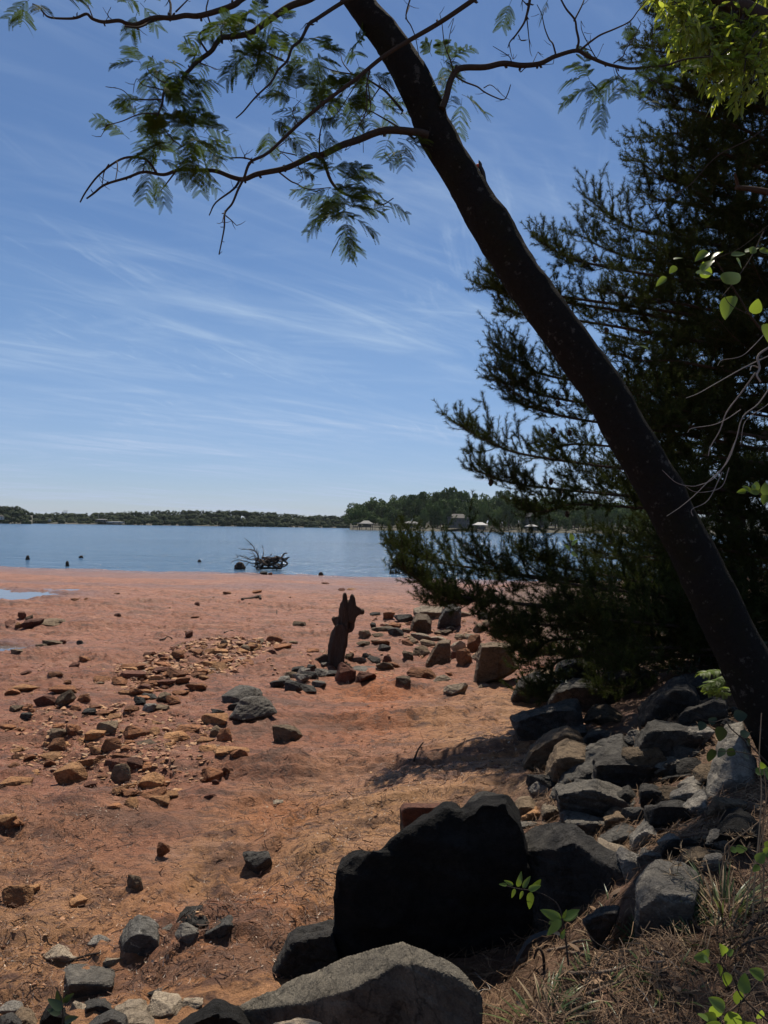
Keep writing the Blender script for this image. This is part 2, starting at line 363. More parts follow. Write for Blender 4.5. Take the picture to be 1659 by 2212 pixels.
# ---------------------------------------------------------------- ground sheet (polar grid, fine near the eye)
ang = np.concatenate([np.linspace(-math.pi, -R(44), 60, endpoint=False), np.linspace(-R(44), R(44), 540), np.linspace(R(44), math.pi, 61)[1:-1]])
rad = np.concatenate([[0.25], np.geomspace(0.7, 70, 620), np.geomspace(80, 9000, 26)])
A, RR = np.meshgrid(ang, rad); GX = RR * np.sin(A); GY = RR * np.cos(A)
GZ = height(GX.ravel(), GY.ravel()).reshape(GX.shape)
sg = (GX - np.interp(GY, TOE_Y, TOE_X)) * 0.85
# small dried ridges and footprints on the flat
rg = noise2(GX * 5.2, GY * 5.2, 21); rg2 = noise2(GX * 13, GY * 13, 22); rg3 = noise2(GX * 2.3 + 5, GY * 2.3, 23)
amp = (1 - sst(45, 60, RR)) * (1 - sst(28, 38, GY)*0.8)
rg4 = noise2(GX * 7.5 + 40, GY * 9.5, 24); rg5 = noise2(GX * 1.6, GY * 2.8, 25); rg6 = noise2(GX * 17, GY * 22, 26)
GZ = GZ + amp * sst(2, 4, RR) * (0.034 * (0.5 - np.abs(rg4)) * sst(-0.4, 0.4, noise2(GX * 1.1, GY * 1.1, 27)) + 0.010 * rg6) + amp * sst(9, 18, RR) * 0.05 * (0.4 - np.abs(rg5))
GZ = GZ + amp * (0.016 * (1 - np.abs(rg) * 2) * sst(-0.3, 0.5, rg3) + 0.008 * rg2 + 0.01 * rg)
na, nr = len(ang), len(rad)
ii = np.arange(nr - 1)[:, None] * na; jj = np.arange(na)[None, :]; j2 = (jj + 1) % na
Q = np.stack([ii + jj, ii + j2, ii + na + j2, ii + na + jj], -1).reshape(-1, 4)[:, ::-1]
mb = MB(); mb.add(np.stack([GX, GY, GZ], -1).reshape(-1, 3), Q)
me = mb.mesh('ground', True)
sx = sg + 0.5 * noise2(GX * 1.1, GY * 1.1, 31) + 0.2 * noise2(GX * 4, GY * 4, 32)
sand = sst(-2.3, -0.35, sx) * (1 - sst(9.5, 12.5, GY)) * (0.75 + 0.25 * noise2(GX * 2.2, GY * 2.2, 33))
sand = np.maximum(sand, 0.75 * sst(6.4, 4.2, GY + 0.5 * noise2(GX * 1.3, GY * 1.3, 34)) )
orange = np.exp(-((GX + 0.1) / 0.7) ** 2 - ((GY - 10.5) / 1.7) ** 2) * 1.1 + 0.7 * np.exp(-((GX + 0.8) / 0.45) ** 2 - ((GY - 6.0) / 0.4) ** 2) + 0.9 * np.exp(-((GX + 1.0) / 0.6) ** 2 - ((GY - 4.3) / 0.5) ** 2)
sand = np.clip(sand * 1.15, 0, 1)
bankm = sst(0.25, 1.0, sg + 0.25 * noise2(GX * 2, GY * 2, 35)) * (1 - sst(24, 34, GY))
wet = sst(WATER + 0.10, WATER + 0.005, GZ); wet = np.maximum(wet, 0.55 * sst(0.05, 0.35, noise2(GX * 0.07 + 3, GY * 0.55 + 0.1 * GX, 97)) * sst(25, 33, GY) * (1 - sst(60, 70, RR)))
for mx, my, rx, ry in ((-15.6, 26.0, 5.2, 3.2), (-8.6, 14.7, 2.1, 1.0)):
    wet = np.maximum(wet, np.exp(-(((GX - mx) / rx) ** 2 + ((GY - my) / ry) ** 2) ** 2))
ca = me.attributes.new('zone', 'FLOAT_COLOR', 'POINT')
Z4 = np.stack([np.clip(sand, 0, 1), np.clip(orange, 0, 1), np.clip(bankm, 0, 1), np.clip(wet, 0, 1)], -1).reshape(-1, 4)
ca.data.foreach_set('color', Z4.astype(np.float32).ravel())
t = NT('red_clay'); p = t.pos(); za = t.attr('zone'); sp = t.n('ShaderNodeSeparateColor'); t.l(za.outputs['Color'], sp.inputs[0])
n1 = t.noise(p, 0.9, 6, 0.6); n2 = t.noise(p, 6, 6, 0.65, 0.4); n3 = t.noise(p, 45, 5, 0.7); n4 = t.noise(p, 240, 3, 0.7)
ns = t.noise(stretch(t, p, (5, 9, 5)), 1.0, 6, 0.68, 1.2)
col = t.mix(t.ramp(n1, [(0.35, 0.0), (0.65, 1.0)]), (0.30, 0.112, 0.055), (0.385, 0.158, 0.088))
col = t.mix(t.ramp(n2, [(0.42, 0.0), (0.62, 0.6)]), col, (0.25, 0.092, 0.048))
scol = t.mix(n3, (0.34, 0.165, 0.068), (0.60, 0.335, 0.145))
col = t.mix(t.math('MULTIPLY', sp.outputs[0], 0.85), col, scol)
col = t.mix(t.math('MULTIPLY', sp.outputs[1], t.ramp(n2, [(0.3, 0.55), (0.6, 1.0)])), col, (0.48, 0.155, 0.045))
col = t.mix(t.math('MULTIPLY', sp.outputs[2], 0.9), col, t.mix(n2, (0.15, 0.08, 0.045), (0.075, 0.045, 0.027)))
crk = t.ramp(ns, [(0.36, 1.0), (0.44, 0.0)])
col = t.mix(t.math('MULTIPLY', crk, 0.6), col, (0.09, 0.045, 0.03))
fl = t.noise(stretch(t, p, (7, 15, 7)), 1.0, 7, 0.78, 0.6); fl2 = t.noise(stretch(t, p, (1.5, 4.5, 2)), 1.0, 6, 0.72, 0.5)
col = t.mix(t.ramp(fl, [(0.39, 0.9), (0.48, 0.0)]), col, (0.085, 0.042, 0.028))
col = t.mix(t.ramp(fl, [(0.56, 0.0), (0.68, 0.55)]), col, (0.50, 0.29, 0.185))
col = t.mix(t.ramp(fl2, [(0.36, 0.8), (0.47, 0.0)]), col, (0.11, 0.052, 0.036))
col = t.mix(t.ramp(fl2, [(0.55, 0.0), (0.68, 0.5)]), col, (0.46, 0.265, 0.175))
fl3 = t.noise(stretch(t, p, (0.45, 2.0, 1)), 1.0, 6, 0.7, 0.4)
col = t.mix(t.ramp(fl3, [(0.38, 0.7), (0.48, 0.0)]), col, (0.16, 0.082, 0.054))
col = t.mix(t.ramp(fl3, [(0.56, 0.0), (0.68, 0.35)]), col, (0.42, 0.235, 0.15))
pale = t.ramp(n3, [(0.62, 0.0), (0.74, 1.0)])
col = t.mix(t.math('MULTIPLY', pale, 0.55), col, (0.46, 0.30, 0.22))
dk = t.ramp(n3, [(0.30, 1.0), (0.40, 0.0)])
col = t.mix(t.math('MULTIPLY', dk, 0.6), col, (0.10, 0.05, 0.035))
col = t.mix(t.math('MULTIPLY', za.outputs['Alpha'], 0.6), col, (0.12, 0.07, 0.055))
nrm = t.bump(n2, 0.07, 0.9); nrm = t.bump(fl, 0.05, 1.0, nrm); nrm = t.bump(ns, 0.07, 1.0, nrm); nrm = t.bump(n3, 0.026, 1.0, nrm); nrm = t.bump(n4, 0.005, 1.0, nrm)
rgh = t.math('SUBTRACT', 0.62, t.math('MULTIPLY', za.outputs['Alpha'], 0.35))
gm = t.done(t.bsdf(col, rgh, nrm, 0.35))
g = link('ground', me, gm); tag(g, 'bare red clay lake bed drying between bank and water', kind='structure')

# ---------------------------------------------------------------- lake
def sheet(name, cx, cy, w, h, z, mat, nx=2, ny=2):
    mb = MB(); V = np.array([[cx - w / 2, cy - h / 2, z], [cx + w / 2, cy - h / 2, z], [cx + w / 2, cy + h / 2, z], [cx - w / 2, cy + h / 2, z]])
    mb.add(V, [[0, 1, 2, 3]]); return link(name, mb.mesh(name), mat)
t = NT('lake_water'); p = t.pos()
w1 = t.noise(stretch(t, p, (0.9, 2.2, 1), (0, 0, 0.25)), 1.0, 3, 0.55); w2 = t.noise(stretch(t, p, (0.16, 0.42, 1), (0, 0, 0.15)), 1.0, 3, 0.5)
w3 = t.noise(stretch(t, p, (0.012, 0.05, 1)), 1.0, 3, 0.5); w4 = t.noise(stretch(t, p, (3.5, 7, 1)), 1.0, 2, 0.5)
nrm = t.bump(w2, 0.9, 0.8); nrm = t.bump(w1, 0.42, 1.0, nrm); nrm = t.bump(w4, 0.05, 0.6, nrm)
rough = t.math('ADD', 0.10, t.math('MULTIPLY', w3, 0.1))
wsh = t.bsdf(t.mix(w3, (0.045, 0.095, 0.165), (0.06, 0.115, 0.19)), rough, nrm, 0.5); wsh.node.inputs['IOR'].default_value = 1.2; wat = t.done(wsh)
lake = sheet('lake_water', 0, 4020, 12000, 8000, WATER, wat); tag(lake, 'rippled blue lake', kind='structure')
t = NT('puddle_water'); p = t.pos(); nrm = t.bump(t.noise(p, 3, 2), 0.01, 0.3)
pud = t.done(t.bsdf((0.10, 0.09, 0.085), 0.06, nrm, 0.5))
for (cx, cy, w, h, dz, nm) in ((-15.6, 26.0, 11.0, 6.4, 0.075, 'shallow pool on the clay nearest the lake'), (-8.6, 14.7, 3.8, 2.0, 0.075, 'shallow pool on the clay left of the rubble')):
    z0 = [q[4] for q in POOLS if q[0] == cx][0] + dz
    # keep only where the clay dips below the pool level
    n = 60; xs = np.linspace(cx - w / 2, cx + w / 2, n); ys = np.linspace(cy - h / 2, cy + h / 2, n); X, Y = np.meshgrid(xs, ys)
    H = height(X.ravel(), Y.ravel()).reshape(X.shape) < z0 + 0.02
    fac = []
    for a in range(n - 1):
        for b in range(n - 1):
            if H[a, b] or H[a + 1, b] or H[a, b + 1] or H[a + 1, b + 1]:
                k = a * n + b; fac.append([k, k + 1, k + n + 1, k + n])
    mb = MB(); mb.add(np.stack([X.ravel(), Y.ravel(), np.full(n * n, z0)], 1), fac if fac else [[0, 1, n + 1, n]])
    tag(link('puddle', mb.mesh('puddle'), pud), nm, kind='structure')

# ---------------------------------------------------------------- rocks
def hull_pts(P):
    bm = bmesh.new()
    for q in P: bm.verts.new(q)
    r = bmesh.ops.convex_hull(bm, input=bm.verts[:])
    junk = [e for e in r['geom_interior'] if isinstance(e, bmesh.types.BMVert)]
    bmesh.ops.delete(bm, geom=[v for v in bm.verts if not v.link_faces], context='VERTS')
    bm.verts.ensure_lookup_table(); bm.verts.index_update()
    V = np.array([v.co[:] for v in bm.verts]); Fc = np.array([[v.index for v in f.verts] for f in bm.faces if len(f.verts) == 3]); bm.free()
    return V, Fc
def chop(V, k, seed, lo_=0.03, hi_=0.10):
    rg = np.random.default_rng(seed)
    for _ in range(k):
        n = rg.normal(size=3); n /= np.linalg.norm(n); h = V @ n; ext = h.max() - h.min(); c = h.max() - ext * rg.uniform(lo_, hi_)
        V, Fc = hull_pts(V); ed = {tuple(sorted((f[i], f[(i + 1) % 3]))) for f in Fc for i in range(3)}; h = V @ n; new = []
        for a, b in ed:
            if (h[a] - c) * (h[b] - c) < 0: u = (c - h[a]) / (h[b] - h[a]); new.append(V[a] + (V[b] - V[a]) * u)
        V = np.vstack([V[h <= c]] + ([np.array(new)] if new else []))
    return V
PENDING = []      # (temp object, finish function)
def remesh_later(V_F_list, voxel, fin):
    mb = MB()
    for V, Fc in V_F_list: mb.add(V, Fc)
    o = link('tmp', mb.mesh('tmp')); md = o.modifiers.new('r', 'REMESH'); md.mode = 'VOXEL'; md.voxel_size = voxel; md.use_smooth_shade = True
    PENDING.append((o, fin))
def flush():
    bpy.context.view_layer.update(); dg = bpy.context.evaluated_depsgraph_get()
    for o, fin in PENDING:
        me = bpy.data.meshes.new_from_object(o.evaluated_get(dg)); fin(me)
    for o, fin in PENDING:
        m = o.data; bpy.data.objects.remove(o); bpy.data.meshes.remove(m)
    PENDING.clear()
def rough_up(me, amp, size, seed, strata=(0.5, 0.3, 1.0), sharp=32, wood=False):
    n = len(me.vertices); V = np.empty(n * 3); me.vertices.foreach_get('co', V); V = V.reshape(-1, 3)
    N = np.empty(n * 3); me.vertices.foreach_get('normal', N); N = N.reshape(-1, 3)
    q = V / size
    if wood:
        q = V / size * np.array([9.0, 9.0, 1.0]); d = fbm3(q, seed, 4, 0.55) + 0.1
        d2 = fbm3(V / size * 5, seed + 9, 3, 0.5) * 0.35
        V = V + N * ((d + d2) * amp)[:, None]
    else:
        w = fbm3(q * 2.2, seed, 5, 0.52)
        st = np.array(strata); st = st / np.linalg.norm(st)
        lay = (q @ st) * 7 + 0.9 * noise3(q * 2.5, seed + 5)
        ter = (lay - np.floor(lay)); ter = np.where(ter < 0.8, ter / 0.8, (1 - ter) / 0.2) - 0.5
        chip = -np.maximum(0, noise3(q * 4.5, seed + 3) - 0.25) * 1.2
        V = V + N * ((w * 0.42 + 0.20 * ter + chip) * amp)[:, None]
    me.vertices.foreach_set('co', V.ravel()); me.update()
    me.polygons.foreach_set('use_smooth', np.full(len(me.polygons), bool(wood)))
    return V

ROCKLIB = []
def lib_rock(k):
    rg = np.random.default_rng(100 + k)
    n = 11 + k % 5
    P = rg.normal(size=(n, 3)); P /= np.linalg.norm(P, axis=1)[:, None]
    P = np.sign(P) * np.abs(P) ** (0.75 + 0.3 * rg.random()); P *= 0.8 + 0.35 * rg.random((n, 1))
    if k % 3 == 0: P[:, 2] = np.sign(P[:, 2]) * np.minimum(np.abs(P[:, 2]), 0.6)
    th = rg.uniform(-0.35, 0.35); c, s_ = math.cos(th), math.sin(th); P = np.stack([P[:, 0] * c - P[:, 2] * s_, P[:, 1], P[:, 0] * s_ + P[:, 2] * c], 1)
    P = (P - P.min(0)) / (P.max(0) - P.min(0)) - 0.5; P[:, 2] += 0.5
    V, Fc = hull_pts(chop(P, 5, 300 + k, 0.05, 0.16))
    def fin(me, k=k):
        V = rough_up(me, 0.035, 0.6, k * 13, tuple(np.random.default_rng(k).normal(size=3)), 28)
        V = (V - V.min(0)) / (V.max(0) - V.min(0)) - 0.5; V[:, 2] += 0.5
        me.vertices.foreach_set('co', V.ravel()); me.update(); me.name = 'rock'; ROCKLIB.append(me)
    remesh_later([(V, Fc)], 1 / 30, fin)
for k in range(20): lib_rock(k)
flush()
ROCKMESH = {}
def rock_mesh(k, mk):
    key = (k % len(ROCKLIB), mk)
    if key not in ROCKMESH:
        m = ROCKLIB[key[0]].copy(); m.name = 'rock'; m.materials.append(MATS[mk]); ROCKMESH[key] = m
    return ROCKMESH[key]
ALLROCKS = []
def rock(px, py, w, h, mk, label, group=None, sink=0.2, k=None, rot=None, dep=None, tilt=0.0):
    """px, py = middle of the base in layout units; w, h = size in layout units."""
    p, d = ground(px, py); k = random.randrange(20) if k is None else k
    W_ = w * d / F; th = math.atan2(CAM_H - p[2], d)
    D_ = dep if dep else W_ * random.uniform(0.6, 0.9)
    if group and group.split()[0] in ('rubble', 'broken', 'brown', 'rocks') and not dep: D_ *= 1.1; h = h * 1.0
    H_ = (h * d / F - D_ * 0.55 * math.sin(th)) / math.cos(th); H_ = max(H_, 0.3 * W_ if h > 0.4 * w else 0.2 * W_)
    o = bpy.data.objects.new('rock', rock_mesh(k, mk)); COL.objects.link(o)
    o.location = (p[0], p[1] + D_ * 0.4, float(height(np.array([p[0], p[0], p[0] - W_ * .4, p[0] + W_ * .4, p[0]]), np.array([p[1] - D_ * .1, p[1] + D_ * .4, p[1] + D_ * .3, p[1] + D_ * .3, p[1] + D_ * .8])).min()) - H_ * sink * 0.8)
    o.scale = (W_ * 1.06, D_, H_ * (1 + sink)); r_ = rot if rot is not None else random.choice([0, math.pi]) + random.uniform(-0.35, 0.35)
    o.rotation_euler = (random.uniform(-0.08, 0.08), tilt + random.uniform(-0.08, 0.08), r_)
    ALLROCKS.append((p[0], p[1], W_))
    return tag(o, label, 'rock', group)

def hero(name, label, polys, d, T, mk, chops=6, tf=0.3, amp=0.05, vox=48, seed=1, cat='rock', group=None, strata=(0.3, 0.2, 1), shrink=0.85, wood=False, mat=None, sink=0.0, parent=None, conv=None):
    """Solid boulder: each polygon (layout units) is a convex piece with real thickness T (metres) at distance d."""
    conv = conv or (lambda p: p)
    hulls = []; allP = []
    for poly in polys:
        pd, pT, ptf = d, T, tf
        if isinstance(poly, dict): pd, pT, ptf, poly = poly.get('d', d), poly.get('T', T), poly.get('tf', tf), poly['p']
        pl = np.array([conv(q) for q in poly], float); y0, y1 = pl[:, 1].min(), pl[:, 1].max(); cx = pl[:, 0].mean(); cy = pl[:, 1].mean(); hgt = y1 - y0
        pts = []
        for x, y in pl:
            v = (y1 - y) / hgt
            if wood:
                pts.append(at(x, y, pd)); xs = cx + (x - cx) * 0.72
                pts.append(at(xs, y + (y - cy) * -0.04, pd - pT / 2)); pts.append(at(xs, y + (y - cy) * -0.04, pd + pT / 2))
            else:
                pts.append(at(x, y, pd + pT * (0.15 + 0.6 * v)))
                xs = cx + (x - cx) * shrink; yf = y + (ptf * hgt * v)
                pts.append(at(xs, yf, pd - pT * (0.02 + 0.13 * v)))
                q = at(cx + (x - cx) * shrink, y, pd + pT); q[2] -= 0.25 * v * hgt * d / F; pts.append(q)
                if v < 0.3: q = at(x, y, pd + pT * 0.3); q[2] -= 0.12 + sink; pts.append(q)
        hulls.append(hull_pts(np.array(pts) if wood else chop(np.array(pts), chops, seed * 7 + len(hulls), 0.02, 0.075))); allP.append(np.array(pts))
    AP = np.vstack(allP); size = (AP.max(0) - AP.min(0)).max()
    res = {}
    def fin(me):
        V = rough_up(me, amp * size, size * 0.7, seed, strata, 30, wood)
        c = np.array([(V[:, 0].min() + V[:, 0].max()) / 2, (V[:, 1].min() + V[:, 1].max()) / 2, V[:, 2].min()])
        me.vertices.foreach_set('co', (V - c).ravel()); me.update(); me.name = name
        me.materials.append(mat or MATS[mk])
        o = bpy.data.objects.new(name, me); COL.objects.link(o); o.location = c
        ALLROCKS.append((c[0], c[1], size * 0.8))
        if parent is not None:
            o.parent = parent; o.matrix_parent_inverse = Matrix.Translation(-Vector(parent.location))
            if label: o['label'] = label
        else: tag(o, label, cat, group)
    remesh_later(hulls, size / vox, fin)
# ---------------------------------------------------------------- listed rocks
ZC = {'6': (0, 1350, .5), '4': (0, 1026, .5), '7': (0, 1728, .5), 'S': (675, 1285, .3255)}
GRP = {
 'rub': ('small rust coloured angular rock in the loose rubble spread left of the stump', 'rubble rocks spread on the clay'),
 'rubn': ('small rust coloured rock on the clay between the rubble spread and the large grey rock', 'rocks below the rubble spread'),
 'lef': ('small brown rock on the red clay near the left edge below the pools', 'brown rocks near the left edge'),
 'mid': ('small tan or brown broken rock in the lower cluster left of the clay mound', 'broken rocks of the lower cluster'),
 'dpile': ('small dark grey rock in the little dark pile amid the rubble', 'dark grey pile amid the rubble'),
 'stp': ('small dark grey rock heaped at the foot of the dead stump', 'grey rocks heaped at the stump'),
 'fan': ('small brownish rock scattered between the stump and the pine bough', 'rocks between stump and pine'),
 'far': ('tiny dark rock lying on the open clay towards the shoreline', 'rocks on the far clay'),
 'pool': ('small dark rock in the row beside the upper left pool', 'rocks by the upper pool'),
 'pool2': ('small dark rock in the row beside the lower left pool', 'rocks by the lower pool'),
 'und': ('pale or reddish rock half hidden under the low pine bough', 'rocks under the pine bough'),
}
ROCKS = [
 # cluster left of centre
 ('6', 90, 290, 110, 52, 't', 'flat tan rock with a sunlit top, second row from the left edge'), ('6', 42, 305, 60, 38, 'r', 'lef'),
 ('6', 185, 355, 90, 55, 'e', 'dark red wedge shaped rock beside the rounded upright brown one'), ('6', 272, 355, 86, 80, 'o', 'rounded upright brown rock leaning on a wide block, left part of the clay'),
 ('6', 258, 303, 125, 46, 'r', 'wide rusty block behind the rounded upright brown rock'), ('6', 360, 335, 58, 38, 'r', 'mid'), ('6', 287, 262, 30, 25, 'r', 'lef'),
 ('6', 105, 217, 45, 22, 'e', 'lef'), ('6', 318, 187, 50, 38, 'e', 'dark red pointed rock alone above the rubble, left third'), ('6', 360, 165, 40, 30, 'r', 'rub'),
 ('6', 52, 375, 60, 30, 'o', 'lef'), ('6', 110, 372, 50, 32, 'r', 'lef'), ('6', 105, 412, 48, 34, 'd', 'dark cubic rock alone on the clay near the left edge'),
 ('6', 378, 395, 56, 36, 'd', 'dpile'), ('6', 435, 390, 62, 18, 'r', 'rubn'), ('6', 400, 365, 60, 22, 'r', 'rubn'),
 ('6', 480, 410, 86, 40, 't', 'flat orange topped rock just below the dark grey pile'), ('6', 450, 475, 92, 64, 'o', 'dark bowl shaped rock with a flat rim in the middle of the lower cluster'),
 ('6', 298, 478, 76, 58, 'r', 'mid'), ('6', 226, 500, 102, 60, 'o', 'olive grey rock with a sloping face at the left of the lower cluster'), ('6', 240, 545, 72, 60, 'r', 'mid'),
 ('6', 395, 505, 82, 55, 't', 'mid'), ('6', 345, 508, 46, 20, 't', 'mid'), ('6', 475, 545, 90, 62, 'r', 'rounded rusty rock right below the bowl shaped one'),
 ('6', 570, 500, 118, 66, 'r', 'large rusty rock with a pale slanting top, centre of the lower cluster'), ('6', 615, 522, 82, 30, 'o', 'mid'), ('6', 550, 520, 52, 28, 'r', 'mid'),
 ('6', 660, 480, 52, 36, 't', 'mid'), ('6', 752, 503, 112, 44, 't', 'long tan rock with a sunlit edge between the lower cluster and the tan slab'), ('6', 800, 470, 102, 40, 'r', 'rubn'),
 ('6', 535, 550, 46, 28, 'r', 'mid'), ('6', 410, 562, 52, 40, 't', 'mid'), ('6', 65, 585, 52, 30, 'r', 'lef'), ('6', 118, 590, 52, 32, 'r', 'lef'),
 ('6', 205, 592, 82, 38, 't', 'mid'), ('6', 206, 620, 52, 40, 'r', 'mid'), ('6', 40, 692, 130, 96, 't', 'big sunlit tan rock cut by the left edge of the picture, below the cluster'),
 ('6', 285, 688, 132, 96, 't', 'big tan rock with a sharp crest and dark face, front left of the lower cluster'), ('6', 360, 615, 112, 54, 't', 'long tan rock just behind the big sharp crested one'),
 ('6', 500, 630, 120, 66, 'e', 'dark red slab tilted against another in the lower cluster'), ('6', 552, 622, 110, 60, 'e', 'dark red slab lying flat right of the tilted dark one'),
 ('6', 530, 582, 130, 40, 'r', 'thin rusty plate resting above the two dark red slabs'), ('6', 625, 632, 56, 42, 'r', 'mid'),
 ('6', 515, 687, 92, 82, 'o', 'greenish grey pointed rock at the front of the lower cluster'), ('6', 640, 712, 112, 72, 't', 'pale tan rounded rock right of the greenish pointed one'),
 ('6', 650, 757, 122, 76, 'r', 'rusty brown wedge rock at the lower end of the cluster'), ('6', 722, 750, 82, 45, 't', 'mid'), ('6', 678, 778, 92, 40, 't', 'thin sunlit tan plate, lowest of the cluster'),
 ('6', 510, 737, 72, 46, 't', 'mid'), ('6', 555, 750, 96, 40, 'r', 'mid'), ('6', 490, 800, 62, 30, 'r', 'mid'), ('6', 560, 792, 62, 40, 't', 'mid'), ('6', 380, 703, 60, 28, 'e', 'mid'),
 ('6', 105, 692, 52, 35, 't', 'lef'), ('6', 905, 673, 102, 66, 'r', 'rusty rock with a split face alone below the tan slab'), ('6', 970, 648, 42, 35, 'r', 'mid'),
 ('6', 835, 655, 62, 30, 'r', 'mid'), ('6', 930, 692, 32, 25, 'e', 'mid'), ('6', 800, 714, 102, 36, 't', 'mid'), ('6', 905, 752, 52, 25, 'e', 'mid'),
 ('6', 990, 572, 140, 64, 't', 'tan slab with a flat sunlit top beside the clay mound'), ('6', 1028, 582, 78, 56, 'r', 'dark rounded rock leaning on the front of the tan slab'),
 ('6', 968, 510, 68, 62, 'r', 'upright rusty rock behind the tan slab'), ('6', 928, 487, 52, 50, 'o', 'rubn'), ('6', 880, 512, 72, 28, 't', 'rubn'), ('6', 895, 552, 82, 46, 't', 'rubn'),
 ('6', 1240, 505, 112, 90, 'o', 'lone olive grey rock with one flat lit face on bare clay, right of the rubble'),
 ('6', 1045, 338, 172, 78, 'g', 'large dark grey rock behind the biggest grey one, left of the stump'), ('6', 1080, 414, 196, 112, 'g', 'biggest dark grey rock left of the stump with a sloping lit side'),
 ('6', 1010, 372, 66, 45, 'd', 'rubn'), ('6', 935, 392, 66, 30, 'd', 'rubn'), ('6', 920, 432, 122, 52, 't', 'tan rock wedged at the lower left of the biggest grey rock'), ('6', 1052, 318, 42, 20, 'l', 'rubn'),
 ('6', 55, 880, 86, 50, 'r', 'rusty rock beside the tan one at the left edge, under the lower cluster'), ('6', 22, 880, 100, 66, 't', 'tan rock cut by the left edge, under the lower cluster'),
 ('6', 640, 377, 60, 38, 'g', 'dpile'), ('6', 600, 347, 52, 40, 'd', 'dpile'), ('6', 690, 372, 72, 30, 'o', 'dpile'), ('6', 640, 322, 62, 30, 'd', 'dpile'), ('6', 702, 335, 72, 44, 'o', 'dpile'), ('6', 560, 380, 62, 36, 'r', 'dpile'), ('6', 742, 345, 62, 42, 'r', 'dpile'), ('6', 580, 310, 80, 40, 'r', 'rub'),
 ('6', 565, 228, 112, 36, 'e', 'long dark red rock at the left end of the rubble spread'), ('6', 560, 196, 112, 34, 'r', 'long rusty rock just above the long dark red one'), ('6', 635, 140, 52, 28, 'e', 'rub'),
 ('6', 340, 88, 30, 22, 'd', 'pool2'), ('6', 75, 122, 62, 24, 'o', 'pool2'), ('6', 215, 87, 70, 26, 'o', 'pool2'), ('6', 175, 97, 60, 20, 'o', 'pool2'), ('6', 268, 81, 26, 18, 'e', 'pool2'),
 ('6', 815, 52, 32, 28, 'e', 'far'), ('6', 965, 92, 36, 28, 'o', 'rub'), ('6', 1182, 77, 66, 34, 'r', 'rub'), ('6', 1122, 77, 42, 22, 'o', 'rub'), ('6', 1210, 106, 82, 28, 'r', 'rub'),
 ('6', 1268, 86, 36, 18, 'o', 'rub'), ('6', 1060, 118, 42, 32, 'o', 'rub'), ('6', 1090, 107, 46, 28, 'e', 'rub'), ('6', 1350, 118, 52, 20, 'r', 'rub'),
 ('6', 430, 245, 70, 28, 'r', 'rub'), ('6', 230, 222, 60, 26, 'r', 'lef'), ('6', 425, 262, 40, 16, 'o', 'rub'), ('6', 20, 455, 60, 26, 'r', 'lef'), ('6', 75, 462, 50, 22, 'r', 'lef'), ('6', 130, 380, 40, 24, 'r', 'lef'), ('6', 320, 372, 50, 24, 'r', 'lef'),
 # stump heap and the fan to its right
 ('S', 212, 580, 146, 132, 'e', 'dark red triangular rock standing in front of the stump', {'k': 3}), ('S', 355, 580, 150, 78, 'e', 'dark red box shaped rock right of the triangular one'),
 ('S', 345, 506, 165, 48, 'g', 'flat grey slab with a lit top resting behind the dark red box rock'), ('S', 480, 500, 122, 60, 'o', 'stp'), ('S', 495, 452, 62, 52, 'e', 'stp'), ('S', 540, 482, 78, 52, 'r', 'stp'),
 ('S', 310, 447, 104, 42, 'g', 'stp'), ('S', 240, 432, 62, 52, 'o', 'stp'), ('S', 60, 545, 104, 62, 'g', 'stp'), ('S', 40, 617, 104, 46, 'g', 'stp'), ('S', 130, 545, 92, 44, 'd', 'stp'), ('S', 400, 447, 94, 52, 'd', 'stp'),
 ('S', 350, 422, 54, 40, 'd', 'stp'), ('S', -20, 560, 110, 60, 'd', 'stp'), ('S', -70, 590, 120, 70, 'g', 'stp'), ('S', -130, 640, 120, 74, 'd', 'dark grey rock at the left foot of the stump heap'), ('S', -10, 500, 70, 46, 'd', 'stp'),
 ('S', -60, 530, 90, 50, 'g', 'stp'), ('S', -150, 560, 90, 50, 'o', 'stp'), ('S', -100, 515, 80, 44, 'd', 'stp'), ('S', 85, 480, 60, 36, 'g', 'stp'), ('S', -230, 620, 110, 54, 'd', 'stp'), ('S', -190, 580, 80, 40, 'g', 'stp'), ('S', -40, 640, 130, 60, 'd', 'stp'),
 ('S', 332, 343, 86, 38, 'o', 'olive flat rock alone on the clay right of the stump'), ('S', 475, 373, 86, 46, 'd', 'dark rock lowest of three stacked right of the olive one'), ('S', 460, 336, 112, 46, 'r', 'fan'), ('S', 430, 316, 72, 30, 'o', 'fan'),
 ('S', 350, 284, 86, 56, 'o', 'grey pyramid shaped rock beside the stump'), ('S', 430, 276, 82, 24, 'o', 'fan'), ('S', 415, 136, 72, 30, 'd', 'flat dark rock alone upper right of the stump'), ('S', 505, 166, 78, 56, 'r', 'brown wedge rock next to the flat dark one behind the stump'),
 ('S', 610, 182, 118, 56, 'd', 'dark layered rock left of the big round brown boulder'), ('S', 405, 226, 42, 46, 'd', 'fan'), ('S', 470, 247, 148, 42, 'o', 'long low brown rock right of the stump'), ('S', 475, 207, 62, 24, 'l', 'fan'), ('S', 545, 222, 82, 42, 'r', 'fan'),
 ('S', 550, 272, 108, 56, 'd', 'dark rock below the long low brown one'), ('S', 620, 252, 62, 40, 'o', 'fan'), ('S', 890, 272, 92, 42, 'o', 'fan'), ('S', 920, 242, 72, 36, 'd', 'fan'), ('S', 835, 268, 60, 30, 'o', 'fan'), ('S', 630, 338, 74, 44, 'r', 'fan'), ('S', 640, 312, 112, 46, 'o', 'fan'),
